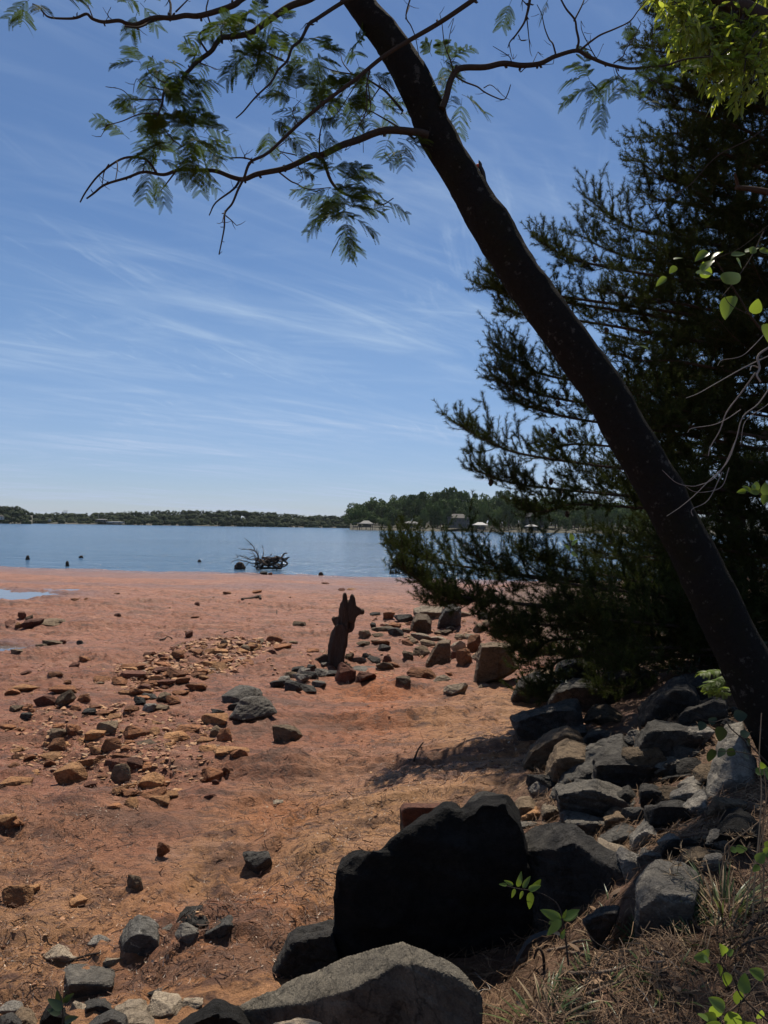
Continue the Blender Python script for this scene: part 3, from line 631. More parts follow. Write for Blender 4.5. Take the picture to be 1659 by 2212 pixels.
 ('S', 722, 302, 124, 52, 'l', 'pale flat rock below the big round brown boulder'), ('S', 830, 305, 130, 40, 'l', 'fan'), ('S', 770, 345, 110, 46, 'o', 'fan'), ('S', 720, 412, 124, 76, 'o', 'brown rock with a pale slanted top beside the tall tilted slab'), ('S', 632, 434, 72, 62, 'o', 'small upright brown rock left of the tilted slab'),
 ('S', 940, 427, 64, 52, 'e', 'fan'), ('S', 1015, 472, 106, 120, 'r', 'upright rough brown rock right of the tall tilted slab'), ('S', 970, 382, 112, 92, 'l', 'pale flat topped block behind the tilted slab'), ('S', 1080, 432, 52, 66, 'l', 'fan'),
 ('S', 1070, 382, 104, 122, 'r', 'reddish smooth boulder left of the big overhanging one'), ('S', 985, 300, 80, 40, 'o', 'fan'), ('S', 1050, 300, 80, 44, 'l', 'fan'), ('S', 1110, 255, 84, 64, 'o', 'fan'),
 ('S', 728, 557, 200, 76, 'r', 'low broad brown rock between the stump heap and the tilted slab'), ('S', 860, 577, 128, 52, 'l', 'pale brown rock right of the low broad one'), ('S', 905, 542, 54, 30, 'r', 'fan'), ('S', 605, 607, 98, 66, 'o', 'pointed grey brown rock at the near left of the low broad one'),
 ('S', 952, 670, 164, 92, 'l', 'pale faceted rock alone on the orange clay below the tilted slab'), ('S', 1140, 617, 84, 26, 'l', 'small whitish stone at the foot of the overhanging boulder'),
 ('S', 1342, 292, 96, 104, 'l', 'sunlit tan slab standing under the pine bough'), ('S', 1370, 362, 90, 72, 'o', 'und'), ('S', 1460, 412, 156, 112, 'e', 'und'), ('S', 1605, 402, 140, 92, 'e', 'und'), ('S', 1500, 602, 90, 80, 'o', 'und'), ('S', 1560, 640, 100, 60, 'd', 'und'), ('S', 1480, 270, 120, 80, 'l', 'und'),
 ('S', 1240, 270, 110, 90, 'r', 'und'), ('S', 1180, 210, 100, 60, 'o', 'und'), ('S', 1150, 170, 90, 50, 'd', 'und'), ('S', 1300, 190, 110, 60, 'o', 'und'), ('S', 1000, 150, 110, 60, 'o', 'und'), ('S', 900, 80, 90, 50, 'd', 'und'), ('S', 1570, 520, 110, 60, 'r', 'und'), ('S', 1640, 560, 120, 80, 'e', 'und'),
 # far flat
 ('4', 90, 621, 36, 30, 'e', 'dark upright rock topmost of the row by the upper pool'), ('4', 120, 629, 32, 26, 'o', 'pool'), ('4', 124, 663, 78, 46, 'e', 'dark red rock largest of the row by the upper pool'), ('4', 25, 661, 62, 36, 'e', 'pool'), ('4', 73, 661, 36, 26, 't', 'pool'), ('4', 200, 652, 122, 34, 'o', 'pool'), ('4', 240, 642, 52, 24, 'o', 'pool'),
 ('4', 105, 539, 46, 13, 'r', 'pool'), ('4', 318, 544, 32, 13, 'r', 'far'), ('4', 370, 539, 26, 11, 'r', 'far'), ('4', 850, 563, 27, 15, 'e', 'far'), ('4', 978, 516, 36, 13, 'r', 'far'), ('4', 1108, 509, 40, 13, 'r', 'far'), ('4', 1290, 651, 60, 25, 'o', 'olive brown rock alone on the clay left of the top of the stump'),
 ('4', 1138, 431, 32, 15, 'd', 'small black rock at the water edge in front of the driftwood'), ('4', 1168, 432, 18, 11, 'r', 'far'), ('4', 1405, 471, 34, 8, 'e', 'far'), ('4', 1475, 501, 32, 13, 'e', 'far'), ('4', 1520, 498, 46, 10, 't', 'far'), ('4', 500, 516, 28, 8, 'r', 'far'), ('4', 840, 622, 34, 14, 'r', 'far'), ('4', 505, 612, 30, 14, 'e', 'far'),
 # bottom left
 ('7', 700, 252, 52, 66, 'r', 'small upright rusty rock alone on the lower clay, left of the black one'), ('7', 1107, 327, 134, 114, 'd', 'dark peaked rock alone on the sandy clay, left of the giant boulder'), ('7', 572, 392, 80, 66, 'o', 'olive brown blocky rock alone on the lower clay'),
 ('7', 320, 472, 82, 50, 't', 'small tan sunlit rock alone on the lower clay'), ('7', 50, 452, 138, 86, 't', 'pale orange rock cut by the left edge on the lower clay'), ('7', 137, 410, 52, 38, 't', 'tan chip beside the pale orange rock at the left edge'),
 ('7', 822, 562, 136, 78, 'd', 'dark grey rock at the back of the trio beside the clay ledge'), ('7', 798, 610, 114, 78, 'g', 'grey rock with a lit top at the front of the trio by the clay ledge'), ('7', 718, 582, 66, 44, 'g', 'flat grey chip between the white streaked rock and the trio'),
 ('7', 425, 627, 106, 64, 'g', 'grey wedge rock left of the white streaked one'), ('7', 490, 708, 114, 52, 'l', 'flat pale grey rock behind the big flat faced grey one'), ('7', 75, 847, 106, 36, 'o', 'flat dark rock half sunk in the sand at lower left'),
 ('7', 320, 932, 80, 62, 'l', 'white flat stone wedged between dark rocks at the bottom left'), ('7', 685, 852, 104, 30, 'd', 'thin dark plate on top of the pale block at the bottom'), ('7', 820, 908, 96, 42, 'l', 'pale tan stone between the black rock and the pale block'),
 ('7', 40, 955, 110, 76, 'g', 'grey flat topped rock cut by the left edge at the bottom'), ('7', 700, 945, 160, 92, 'l', 'pale block with a dark cracked side at the bottom, right of the speckled one'),
]
for e in ROCKS:
    z, x, y, w, h, m, lab = e[:7]; kw = e[7] if len(e) > 7 else {}
    ox, oy, s_ = ZC[z]
    gl, gg = GRP.get(lab, (lab, None))
    rock(ox + x * s_, oy + y * s_, w * s_, h * s_, m, gl, gg, **kw)

# rubble: filling the gaps of the spread, each stone still its own object
def in_poly(x, y, P):
    c = False; n = len(P)
    for i in range(n):
        (x1, y1), (x2, y2) = P[i], P[(i + 1) % n]
        if (y1 > y) != (y2 > y) and x < (x2 - x1) * (y - y1) / (y2 - y1) + x1: c = not c
    return c
RUB = [(255, 1455), (330, 1425), (400, 1405), (470, 1392), (560, 1385), (640, 1395), (560, 1425), (520, 1455), (470, 1475), (400, 1500), (310, 1520), (250, 1500)]
cnt = 0
while cnt < 64:
    x, y = random.uniform(240, 650), random.uniform(1385, 1520)
    if not in_poly(x, y, RUB): continue
    w = random.uniform(16, 46) * (0.7 + (y - 1385) / 300)
    rock(x, y, w, w * random.uniform(0.35, 0.6), random.choice('rrttrrte'), *GRP['rub']); cnt += 1
LOWC = [(30, 1590), (110, 1560), (270, 1545), (420, 1580), (520, 1610), (470, 1690), (400, 1720), (250, 1720), (100, 1690), (10, 1650)]
cnt = 0
while cnt < 34:
    x, y = random.uniform(10, 520), random.uniform(1545, 1720)
    if not in_poly(x, y, LOWC): continue
    w = random.uniform(15, 30); rock(x, y, w, w * random.uniform(0.35, 0.6), random.choice('rrtt'), *GRP['mid']); cnt += 1

BANKP = [(1110, 1740), (1180, 1640), (1300, 1560), (1500, 1500), (1600, 1560), (1560, 1720), (1640, 1780), (1560, 1880), (1400, 1930), (1340, 1830), (1200, 1750)]
cnt = 0
while cnt < 46:
    x, y = random.uniform(1110, 1640), random.uniform(1500, 1930)
    if not in_poly(x, y, BANKP): continue
    w = random.uniform(28, 95); rock(x, y, w, w * random.uniform(0.4, 0.8), random.choice('ggddco'), 'dark or grey angular rock filling the gaps between the boulders heaped on the bank', 'filler rocks on the bank', tilt=random.uniform(-0.3, 0.3)); cnt += 1

# chips and gravel too many to count
def gravel(name, areas, label):
    mb = MB(); rg = np.random.default_rng(5)
    for poly, n, lo_, hi_ in areas:
        xs = [q[0] for q in poly]; ys = [q[1] for q in poly]; c = 0; X = []; 
        while c < n:
            x, y = rg.uniform(min(xs), max(xs)), rg.uniform(min(ys), max(ys))
            if in_poly(x, y, poly): X.append((x, y)); c += 1
        for x, y in X:
            d_ = 2.6 * F / max(y - 1136, 60)
            wx, wy = (x - 829.5) / F * d_, d_
            s_ = rg.uniform(lo_, hi_) * d_ / F; P = rg.normal(size=(8, 3)); P /= np.linalg.norm(P, axis=1)[:, None]
            P *= np.array([1, rg.uniform(0.6, 1), rg.uniform(0.35, 0.6)]) * s_ * 0.5
            cr, sr = math.cos(rg.uniform(0, 6)), math.sin(rg.uniform(0, 6)); V, Fc = hull_pts(P)
            V = V + np.array([wx, wy, hz(wx, wy) + s_ * 0.12]); mb.add(V, Fc, rg.random())
    t = NT('gravel'); col = t.ramp(t.attr('tint').outputs['Fac'], [(0, (0.16, 0.07, 0.04)), (0.4, (0.32, 0.16, 0.085)), (0.75, (0.42, 0.24, 0.12)), (1, (0.15, 0.10, 0.07))])
    t.l
    mat = t.done(t.bsdf(col, 0.85, t.bump(t.noise(t.pos(), 60, 4), 0.01)))
    o = link(name, mb.mesh(name), mat); tag(o, label, kind='stuff')
gravel('gravel', [(RUB, 1300, 5, 20), (LOWC, 1200, 4, 18), ([(0, 1450), (260, 1440), (260, 1560), (0, 1600)], 140, 4, 11), ([(560, 1440), (840, 1400), (860, 1480), (640, 1500)], 150, 5, 13),
    ([(800, 1330), (1050, 1320), (1120, 1420), (900, 1420)], 260, 5, 16), ([(0, 1700), (520, 1690), (900, 1500), (980, 1560), (500, 2000), (0, 1980)], 240, 3, 9),
    ([(0, 1980), (500, 1950), (480, 2180), (0, 2200)], 160, 4, 16), ([(0, 1300), (900, 1280), (900, 1400), (0, 1420)], 140, 3, 8)], 'loose chips and gravel strewn over the red clay')

# ---------------------------------------------------------------- large boulders with their own outlines
def C(z):
    if z == 'R': return lambda p: (1080 + p[0] * .349, 1458 + p[1] * .349)
    ox, oy, s_ = ZC[z]; return lambda p: (ox + p[0] * s_, oy + p[1] * s_)
def gd(px, py): return ground(px, py)[1]
# giant boulder and its neighbours
hero('boulder', 'giant black boulder in the foreground with a jagged crest, right of the sandy slope', [
    [(716, 2010), (722, 1940), (736, 1850), (760, 1835), (800, 1822), (850, 1830), (900, 2060), (760, 2090)],
    dict(p=[(790, 1830), (835, 1812), (870, 1795), (900, 1778), (935, 1752), (962, 1735), (1010, 1745), (1040, 1775), (1060, 2060), (820, 2080)], tf=0.04),
    dict(p=[(985, 1760), (1040, 1722), (1095, 1716), (1118, 1745), (1148, 1830), (1165, 1990), (1120, 2060), (980, 2060)], tf=0.04)],
    3.75, 0.5, 'b', tf=0.06, amp=0.045, vox=80, seed=3, shrink=0.93, strata=(0.2, 0.1, 1), sink=0.25)
hero('boulder', 'rounded dark stone resting on the crest of the giant black boulder', [[(1000, 1735), (1018, 1716), (1048, 1711), (1085, 1715), (1106, 1732), (1100, 1765), (1020, 1765)]], 4.35, 0.3, 'd', tf=0.3, amp=0.04, vox=40, seed=5)
def ledge(label, cols, zbot, mk, drop=0.02, thick=0.0, amp=0.02, vox=80, seed=1, mat=None, cut=0):
    """Flat topped block: each column is (px, y of the back edge, y of the front edge, distance of the back edge)."""
    hulls = []
    for a in range(len(cols) - 1):
        P = []
        for px, yb, yf, db in (cols[a], cols[a + 1]):
            B = at(px, yb, db); rf = ray(px, yf); df = (B[2] - drop - CAM_H) / rf[2]; Fp = at(px, yf, df); P += [B, Fp]
            P += [np.array([Fp[0], Fp[1] + 0.02, zbot]), np.array([Fp[0], Fp[1] - 0.02, (zbot + Fp[2]) / 2]), np.array([B[0], B[1] + 0.08 + thick, zbot])]
        hulls.append(hull_pts(np.array(P)))
    AP = np.vstack([h[0] for h in hulls]); size = (AP.max(0) - AP.min(0)).max()
    def fin(me):
        V = rough_up(me, amp * size, size * 0.7, seed, (0.2, 0.5, 1.0), 30); c = np.array([(V[:, 0].min() + V[:, 0].max()) / 2, (V[:, 1].min() + V[:, 1].max()) / 2, V[:, 2].min()])
        me.vertices.foreach_set('co', (V - c).ravel()); me.update(); me.name = 'boulder'; me.materials.append(mat or MATS[mk]); o = bpy.data.objects.new('boulder', me); COL.objects.link(o); o.location = c; tag(o, label, 'rock')
    remesh_later(hulls, size / vox, fin)
M_SLAB = mat_rock('slab_rock', (0.105, 0.092, 0.072), (0.165, 0.142, 0.106), (0.05, 0.045, 0.037), 0.12, (0.26, 0.21, 0.15), 0.85, 0.25)
ledge('long dark boulder with a ridged grey top, right behind the giant black one', [(1112, 1800, 1835, 4.05), (1160, 1782, 1838, 4.05), (1205, 1770, 1830, 4.0), (1240, 1775, 1818, 3.9), (1290, 1815, 1856, 3.75), (1345, 1842, 1884, 3.6), (1368, 1880, 1900, 3.5)], 0.15, 'c', amp=0.035, vox=70, seed=8, mat=M_CHAR)
ledge('long grey slab with a sunlit sloping top at the bottom of the picture', [(500, 2182, 2192, 3.35), (560, 2150, 2180, 3.38), (640, 2112, 2170, 3.4), (760, 2062, 2138, 3.3), (868, 2034, 2080, 3.15), (905, 2045, 2085, 3.05), (985, 2080, 2112, 2.9), (1042, 2152, 2166, 2.76)], 0.0, 'g', amp=0.02, vox=110, seed=12, mat=M_SLAB)
hero('boulder', 'dark brown boulder leaning under the left side of the giant black one', [[(570, 2125), (600, 2075), (622, 2015), (640, 2002), (690, 1992), (725, 1985), (745, 2050), (720, 2085), (640, 2110)]], gd(640, 2112), 0.35, 'd', tf=0.25, amp=0.045, vox=48, seed=14, mat=M_CHAR)
hero('boulder', 'big grey rock streaked with white mineral on the lower clay', [[C('7')(q) for q in ((515, 600), (530, 560), (560, 510), (600, 490), (655, 505), (690, 545), (697, 600), (680, 650), (610, 668), (530, 640))]], gd(303, 2062), 0.26, 'g', tf=0.5, amp=0.05, vox=44, seed=16, mat=M_STREAK)
hero('boulder', 'large grey rock with one broad flat face and dark underside, lower left', [[C('7')(q) for q in ((272, 735), (290, 705), (400, 702), (505, 702), (514, 765), (470, 800), (400, 846), (330, 850), (282, 800))]], gd(195, 2150), 0.34, 'g', tf=0.62, amp=0.03, vox=44, seed=18, shrink=0.8)
hero('boulder', 'light grey angular rock lying left of the grey wedge, lower left', [[C('7')(q) for q in ((183, 668), (250, 618), (300, 640), (343, 662), (320, 690), (262, 702), (200, 690))]], gd(130, 2078), 0.2, 'l', tf=0.6, amp=0.05, vox=36, seed=20)
hero('boulder', 'long dark rock sunk along the clay ledge behind the trio', [[C('7')(q) for q in ((850, 585), (920, 545), (975, 492), (1000, 495), (1017, 515), (960, 570), (880, 606))]], gd(465, 2030), 0.2, 'd', tf=0.4, amp=0.05, vox=36, seed=22)
hero('boulder', 'black peaked rock at the bottom edge, left of the long grey slab', [[C('7')(q) for q in ((735, 985), (850, 900), (925, 862), (1000, 880), (1060, 905), (1100, 945), (1080, 1040), (760, 1040))]], 3.15, 0.35, 'b', tf=0.35, amp=0.04, vox=46, seed=24, sink=0.2)
hero('boulder', 'pale rock with a dark hollow, left end of the long grey slab', [[C('7')(q) for q in ((920, 850), (965, 790), (1040, 760), (1100, 765), (1130, 790), (1060, 840), (990, 880))]], 3.75, 0.25, 'l', tf=0.5, amp=0.07, vox=40, seed=26)
hero('boulder', 'dark angular rock with a pointed top in the bottom left heap', [[C('7')(q) for q in ((350, 945), (365, 870), (440, 834), (495, 880), (480, 935), (380, 960))]], gd(212, 2190), 0.25, 'd', tf=0.35, amp=0.05, vox=36, seed=28)
hero('boulder', 'dark grey tilted slab rising from the bottom edge, left heap', [[C('7')(q) for q in ((350, 990), (420, 930), (490, 896), (545, 930), (560, 1010), (380, 1030))]], 3.25, 0.3, 'd', tf=0.35, amp=0.04, vox=40, seed=30, sink=0.1)
hero('boulder', 'speckled tan boulder with a rough lit face in the bottom left heap', [[C('7')(q) for q in ((480, 990), (492, 890), (560, 855), (630, 850), (690, 900), (690, 1000), (560, 1030))]], 3.4, 0.3, 'l', tf=0.62, amp=0.05, vox=44, seed=32, sink=0.1)
hero('boulder', 'brown pointed rock at the bottom left corner', [[C('7')(q) for q in ((50, 1000), (60, 920), (95, 892), (140, 910), (170, 960), (150, 1010))]], 3.5, 0.22, 'o', tf=0.5, amp=0.05, vox=36, seed=34, sink=0.1)
hero('boulder', 'black broken rock behind the small leafy sprig at the bottom left', [[C('7')(q) for q in ((165, 985), (180, 920), (215, 872), (270, 880), (310, 930), (310, 1000))]], 3.45, 0.28, 'b', tf=0.3, amp=0.06, vox=36, seed=36, sink=0.1)
hero('boulder', 'pale low boulder cut by the bottom edge below the long slab', [[(560, 2230), (590, 2206), (640, 2198), (690, 2205), (720, 2240)]], 2.5, 0.25, 'l', tf=0.6, amp=0.05, vox=36, seed=38, sink=0.2)
hero('boulder', 'small dark broken rock at the very bottom left corner, under the brown pointed one', [[(-10, 2212), (0, 2195), (25, 2185), (50, 2205), (45, 2235)]], 3.3, 0.2, 'd', tf=0.4, amp=0.05, vox=30, seed=39, sink=0.2)
# middle distance boulders by the pine
dS = lambda x, y: gd(675 + x * .3255, 1285 + y * .3255)
hS = lambda lab, pts, yb, T, mk, **k: hero('boulder', lab, [[C('S')(q) for q in pts]], dS(sum(q[0] for q in pts) / len(pts), yb), T, mk, **k)
hS('big round brown boulder with a rough top behind the rock fan', ((640, 262), (648, 200), (665, 150), (700, 122), (760, 125), (790, 170), (790, 250), (760, 262)), 262, 0.8, 'o', tf=0.3, seed=40)
hS('pale flat sunlit ledge of rock behind the big round brown boulder', ((668, 125), (670, 90), (740, 70), (865, 78), (870, 125), (830, 150), (700, 150)), 160, 0.8, 'l', tf=0.55, seed=41)
hS('dark rounded boulder under the tip of the pine bough', ((825, 215), (840, 150), (880, 75), (920, 55), (985, 70), (985, 180), (900, 222)), 222, 0.8, 'd', tf=0.2, seed=42)
hS('tall tilted brown slab standing on the clay right of the stump', ((750, 455), (790, 370), (840, 300), (918, 296), (918, 445), (905, 466), (790, 468)), 468, 0.45, 'o', tf=0.12, seed=43, strata=(1, 0, 1))
hS('big overhanging boulder with a flat dark top, in front of the pine', ((1060, 590), (1085, 430), (1110, 318), (1200, 312), (1320, 318), (1330, 380), (1370, 470), (1340, 505), (1180, 565), (1100, 596)), 590, 0.75, 'o', tf=0.1, seed=44, amp=0.04, vox=60)
# riprap on the bank
def bank_d(pts, T):
    P = [C('R')(q) for q in pts]; yb = max(q[1] for q in P); xs = [q[0] for q in P if q[1] > yb - 18]
    return ground(sum(xs) / len(xs), yb - 4)[1]
hR = lambda lab, pts, d, T, mk, **k: hero('boulder', lab, [[C('R')(q) for q in pts]], bank_d(pts, T), T, mk, **{**dict(amp=0.05, vox=56, shrink=0.93, sink=0.25), **k})
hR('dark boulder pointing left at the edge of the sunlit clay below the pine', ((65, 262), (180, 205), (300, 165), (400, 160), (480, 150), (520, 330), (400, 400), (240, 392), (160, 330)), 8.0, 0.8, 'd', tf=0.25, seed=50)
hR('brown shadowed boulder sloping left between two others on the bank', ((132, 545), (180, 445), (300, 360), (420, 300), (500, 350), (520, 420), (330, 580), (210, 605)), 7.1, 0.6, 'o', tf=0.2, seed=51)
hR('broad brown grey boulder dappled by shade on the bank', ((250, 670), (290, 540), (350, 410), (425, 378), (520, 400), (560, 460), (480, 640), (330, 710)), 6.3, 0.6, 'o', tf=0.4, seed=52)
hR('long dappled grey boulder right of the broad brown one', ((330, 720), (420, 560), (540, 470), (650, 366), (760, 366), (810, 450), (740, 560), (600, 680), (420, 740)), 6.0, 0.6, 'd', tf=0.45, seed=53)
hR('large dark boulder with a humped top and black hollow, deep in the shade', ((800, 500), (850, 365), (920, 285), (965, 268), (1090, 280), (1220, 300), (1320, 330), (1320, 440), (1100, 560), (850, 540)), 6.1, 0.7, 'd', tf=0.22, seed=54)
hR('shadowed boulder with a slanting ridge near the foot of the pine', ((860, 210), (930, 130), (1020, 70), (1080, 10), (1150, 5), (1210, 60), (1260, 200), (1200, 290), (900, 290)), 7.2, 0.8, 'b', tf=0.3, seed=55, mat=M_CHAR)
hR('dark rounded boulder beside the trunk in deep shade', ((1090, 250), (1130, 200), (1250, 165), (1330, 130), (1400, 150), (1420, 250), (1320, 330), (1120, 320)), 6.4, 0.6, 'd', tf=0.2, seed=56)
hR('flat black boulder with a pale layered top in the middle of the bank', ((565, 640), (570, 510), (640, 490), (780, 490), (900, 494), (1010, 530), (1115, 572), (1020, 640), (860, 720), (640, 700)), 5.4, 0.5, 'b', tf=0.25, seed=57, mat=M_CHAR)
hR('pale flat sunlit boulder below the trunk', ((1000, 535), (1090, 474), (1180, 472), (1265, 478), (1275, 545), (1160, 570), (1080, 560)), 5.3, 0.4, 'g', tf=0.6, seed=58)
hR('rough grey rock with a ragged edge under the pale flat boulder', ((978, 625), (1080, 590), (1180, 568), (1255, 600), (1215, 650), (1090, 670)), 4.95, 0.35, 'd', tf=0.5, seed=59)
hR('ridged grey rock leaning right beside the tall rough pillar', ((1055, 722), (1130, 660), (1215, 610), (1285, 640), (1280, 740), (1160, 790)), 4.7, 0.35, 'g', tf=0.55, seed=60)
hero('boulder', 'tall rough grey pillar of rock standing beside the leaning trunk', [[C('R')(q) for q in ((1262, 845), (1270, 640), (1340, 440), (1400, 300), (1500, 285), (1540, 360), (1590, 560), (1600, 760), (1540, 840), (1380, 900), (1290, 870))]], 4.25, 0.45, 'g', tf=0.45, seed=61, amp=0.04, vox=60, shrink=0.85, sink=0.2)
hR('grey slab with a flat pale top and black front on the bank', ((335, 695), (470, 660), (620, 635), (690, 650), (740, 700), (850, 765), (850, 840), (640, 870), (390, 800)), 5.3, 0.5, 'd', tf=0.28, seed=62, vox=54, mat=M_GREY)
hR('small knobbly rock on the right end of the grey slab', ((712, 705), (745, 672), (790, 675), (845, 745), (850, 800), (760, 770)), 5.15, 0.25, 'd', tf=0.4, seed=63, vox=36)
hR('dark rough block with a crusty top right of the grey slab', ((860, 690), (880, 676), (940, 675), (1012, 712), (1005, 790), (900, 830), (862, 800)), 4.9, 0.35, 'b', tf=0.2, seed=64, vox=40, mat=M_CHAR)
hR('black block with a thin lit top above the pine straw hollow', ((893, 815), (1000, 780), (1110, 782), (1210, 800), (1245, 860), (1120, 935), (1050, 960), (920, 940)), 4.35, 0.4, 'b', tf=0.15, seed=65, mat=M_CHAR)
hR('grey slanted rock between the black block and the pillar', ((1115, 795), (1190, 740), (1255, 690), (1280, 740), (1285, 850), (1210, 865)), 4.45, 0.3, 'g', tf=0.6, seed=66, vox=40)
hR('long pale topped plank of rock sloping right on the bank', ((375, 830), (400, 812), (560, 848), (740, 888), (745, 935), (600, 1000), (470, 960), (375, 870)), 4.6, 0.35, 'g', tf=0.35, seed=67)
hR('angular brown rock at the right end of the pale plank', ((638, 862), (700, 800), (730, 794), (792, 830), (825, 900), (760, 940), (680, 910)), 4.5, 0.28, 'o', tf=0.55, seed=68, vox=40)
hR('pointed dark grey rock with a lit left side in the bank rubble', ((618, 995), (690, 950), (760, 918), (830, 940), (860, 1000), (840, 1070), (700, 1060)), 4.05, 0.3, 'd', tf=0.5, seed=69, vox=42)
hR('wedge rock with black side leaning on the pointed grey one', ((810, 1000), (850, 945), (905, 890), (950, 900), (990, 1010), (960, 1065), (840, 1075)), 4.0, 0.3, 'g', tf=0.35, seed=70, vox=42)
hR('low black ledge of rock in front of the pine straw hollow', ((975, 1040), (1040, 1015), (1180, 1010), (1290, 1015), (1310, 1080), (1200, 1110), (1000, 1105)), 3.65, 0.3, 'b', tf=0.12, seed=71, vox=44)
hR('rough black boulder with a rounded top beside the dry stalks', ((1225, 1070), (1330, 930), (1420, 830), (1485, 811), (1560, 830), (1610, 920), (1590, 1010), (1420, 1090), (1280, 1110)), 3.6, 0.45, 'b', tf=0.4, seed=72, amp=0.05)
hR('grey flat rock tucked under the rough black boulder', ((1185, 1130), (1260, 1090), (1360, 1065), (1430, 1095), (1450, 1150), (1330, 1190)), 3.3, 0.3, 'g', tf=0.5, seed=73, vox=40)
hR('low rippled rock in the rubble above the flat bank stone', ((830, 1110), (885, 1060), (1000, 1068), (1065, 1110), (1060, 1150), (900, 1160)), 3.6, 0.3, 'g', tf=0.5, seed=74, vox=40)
hero('boulder', 'big flat grey stone with a cracked top at the head of the grass tuft', [[(1368, 1965), (1372, 1900), (1396, 1872), (1416, 1856), (1460, 1860), (1516, 1875), (1500, 1900), (1482, 1925), (1478, 1950), (1420, 1975)]], 2.9, 0.35, 'g', tf=0.68, seed=75, amp=0.03, vox=46, sink=0.15)
hR('brown pale rock at the left of the small bank rubble heap', ((60, 800), (120, 755), (190, 748), (230, 800), (200, 870), (110, 880)), 4.75, 0.25, 'o', tf=0.5, seed=76, vox=36)
hR('warm tan ridged rock in the middle of the small bank rubble heap', ((125, 860), (170, 815), (225, 795), (290, 840), (305, 890), (180, 900)), 4.6, 0.25, 't', tf=0.55, seed=77, vox=36)
hR('pale brown rock at the right of the small bank rubble heap', ((255, 800), (300, 775), (345, 772), (388, 810), (380, 880), (300, 890)), 4.7, 0.25, 'l', tf=0.5, seed=78, vox=36)
hR('low grey flake in front of the small bank rubble heap', ((105, 915), (180, 890), (300, 885), (330, 905), (250, 935), (120, 950)), 4.4, 0.25, 'g', tf=0.5, seed=79, vox=36)
hR('thin pale slope of rock right of the long dark ridged boulder', ((600, 1000), (700, 1040), (790, 1080), (830, 1120), (760, 1150), (640, 1090)), 3.7, 0.25, 'l', tf=0.6, seed=80, vox=36)
hero('boulder', 'dark red wedge of rock at the edge of the shade below the pine', [[(1018, 1712), (1040, 1680), (1062, 1656), (1078, 1648), (1100, 1670), (1114, 1698), (1112, 1720), (1040, 1728)]], 6.3, 0.4, 'e', tf=0.12, seed=81, amp=0.04, vox=40)
hero('boulder', 'box shaped reddish block with a flat top behind the giant black boulder', [[(864, 1745), (872, 1735), (955, 1735), (985, 1745), (975, 1790), (930, 1800), (878, 1795)]], 5.4, 0.4, 'e', tf=0.14, seed=82, amp=0.025, vox=40, shrink=0.95)
hR('dark rock filling the shade behind the broad brown boulder', ((505, 400), (540, 340), (620, 330), (700, 360), (690, 470), (560, 480)), 6.9, 0.5, 'd', tf=0.2, seed=83, vox=36)
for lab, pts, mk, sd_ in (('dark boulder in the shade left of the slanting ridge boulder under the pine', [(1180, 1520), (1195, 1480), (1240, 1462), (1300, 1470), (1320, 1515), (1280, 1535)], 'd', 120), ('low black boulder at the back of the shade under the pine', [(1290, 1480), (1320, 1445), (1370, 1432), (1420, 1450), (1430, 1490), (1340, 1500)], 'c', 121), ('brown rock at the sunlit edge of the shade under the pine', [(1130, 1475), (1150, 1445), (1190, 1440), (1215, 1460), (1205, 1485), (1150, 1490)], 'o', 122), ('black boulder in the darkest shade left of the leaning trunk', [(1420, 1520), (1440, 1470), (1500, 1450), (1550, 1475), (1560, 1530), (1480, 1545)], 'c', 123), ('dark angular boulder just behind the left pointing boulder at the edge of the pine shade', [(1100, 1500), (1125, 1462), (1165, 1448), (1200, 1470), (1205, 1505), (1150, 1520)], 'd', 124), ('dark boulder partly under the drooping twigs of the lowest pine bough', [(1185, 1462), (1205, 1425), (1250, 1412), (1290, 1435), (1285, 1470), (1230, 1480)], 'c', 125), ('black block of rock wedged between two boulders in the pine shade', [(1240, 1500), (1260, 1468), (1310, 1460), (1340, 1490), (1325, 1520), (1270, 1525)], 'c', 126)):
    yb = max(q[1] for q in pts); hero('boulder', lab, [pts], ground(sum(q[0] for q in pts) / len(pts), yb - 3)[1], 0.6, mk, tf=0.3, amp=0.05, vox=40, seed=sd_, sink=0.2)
hero('boulder', 'dark stone lying in the shadow hole right of the giant black boulder', [[(1255, 1985), (1300, 1955), (1340, 1950), (1330, 1985), (1290, 2000)]], 2.95, 0.25, 'd', tf=0.4, seed=84, amp=0.05, vox=30)
flush()
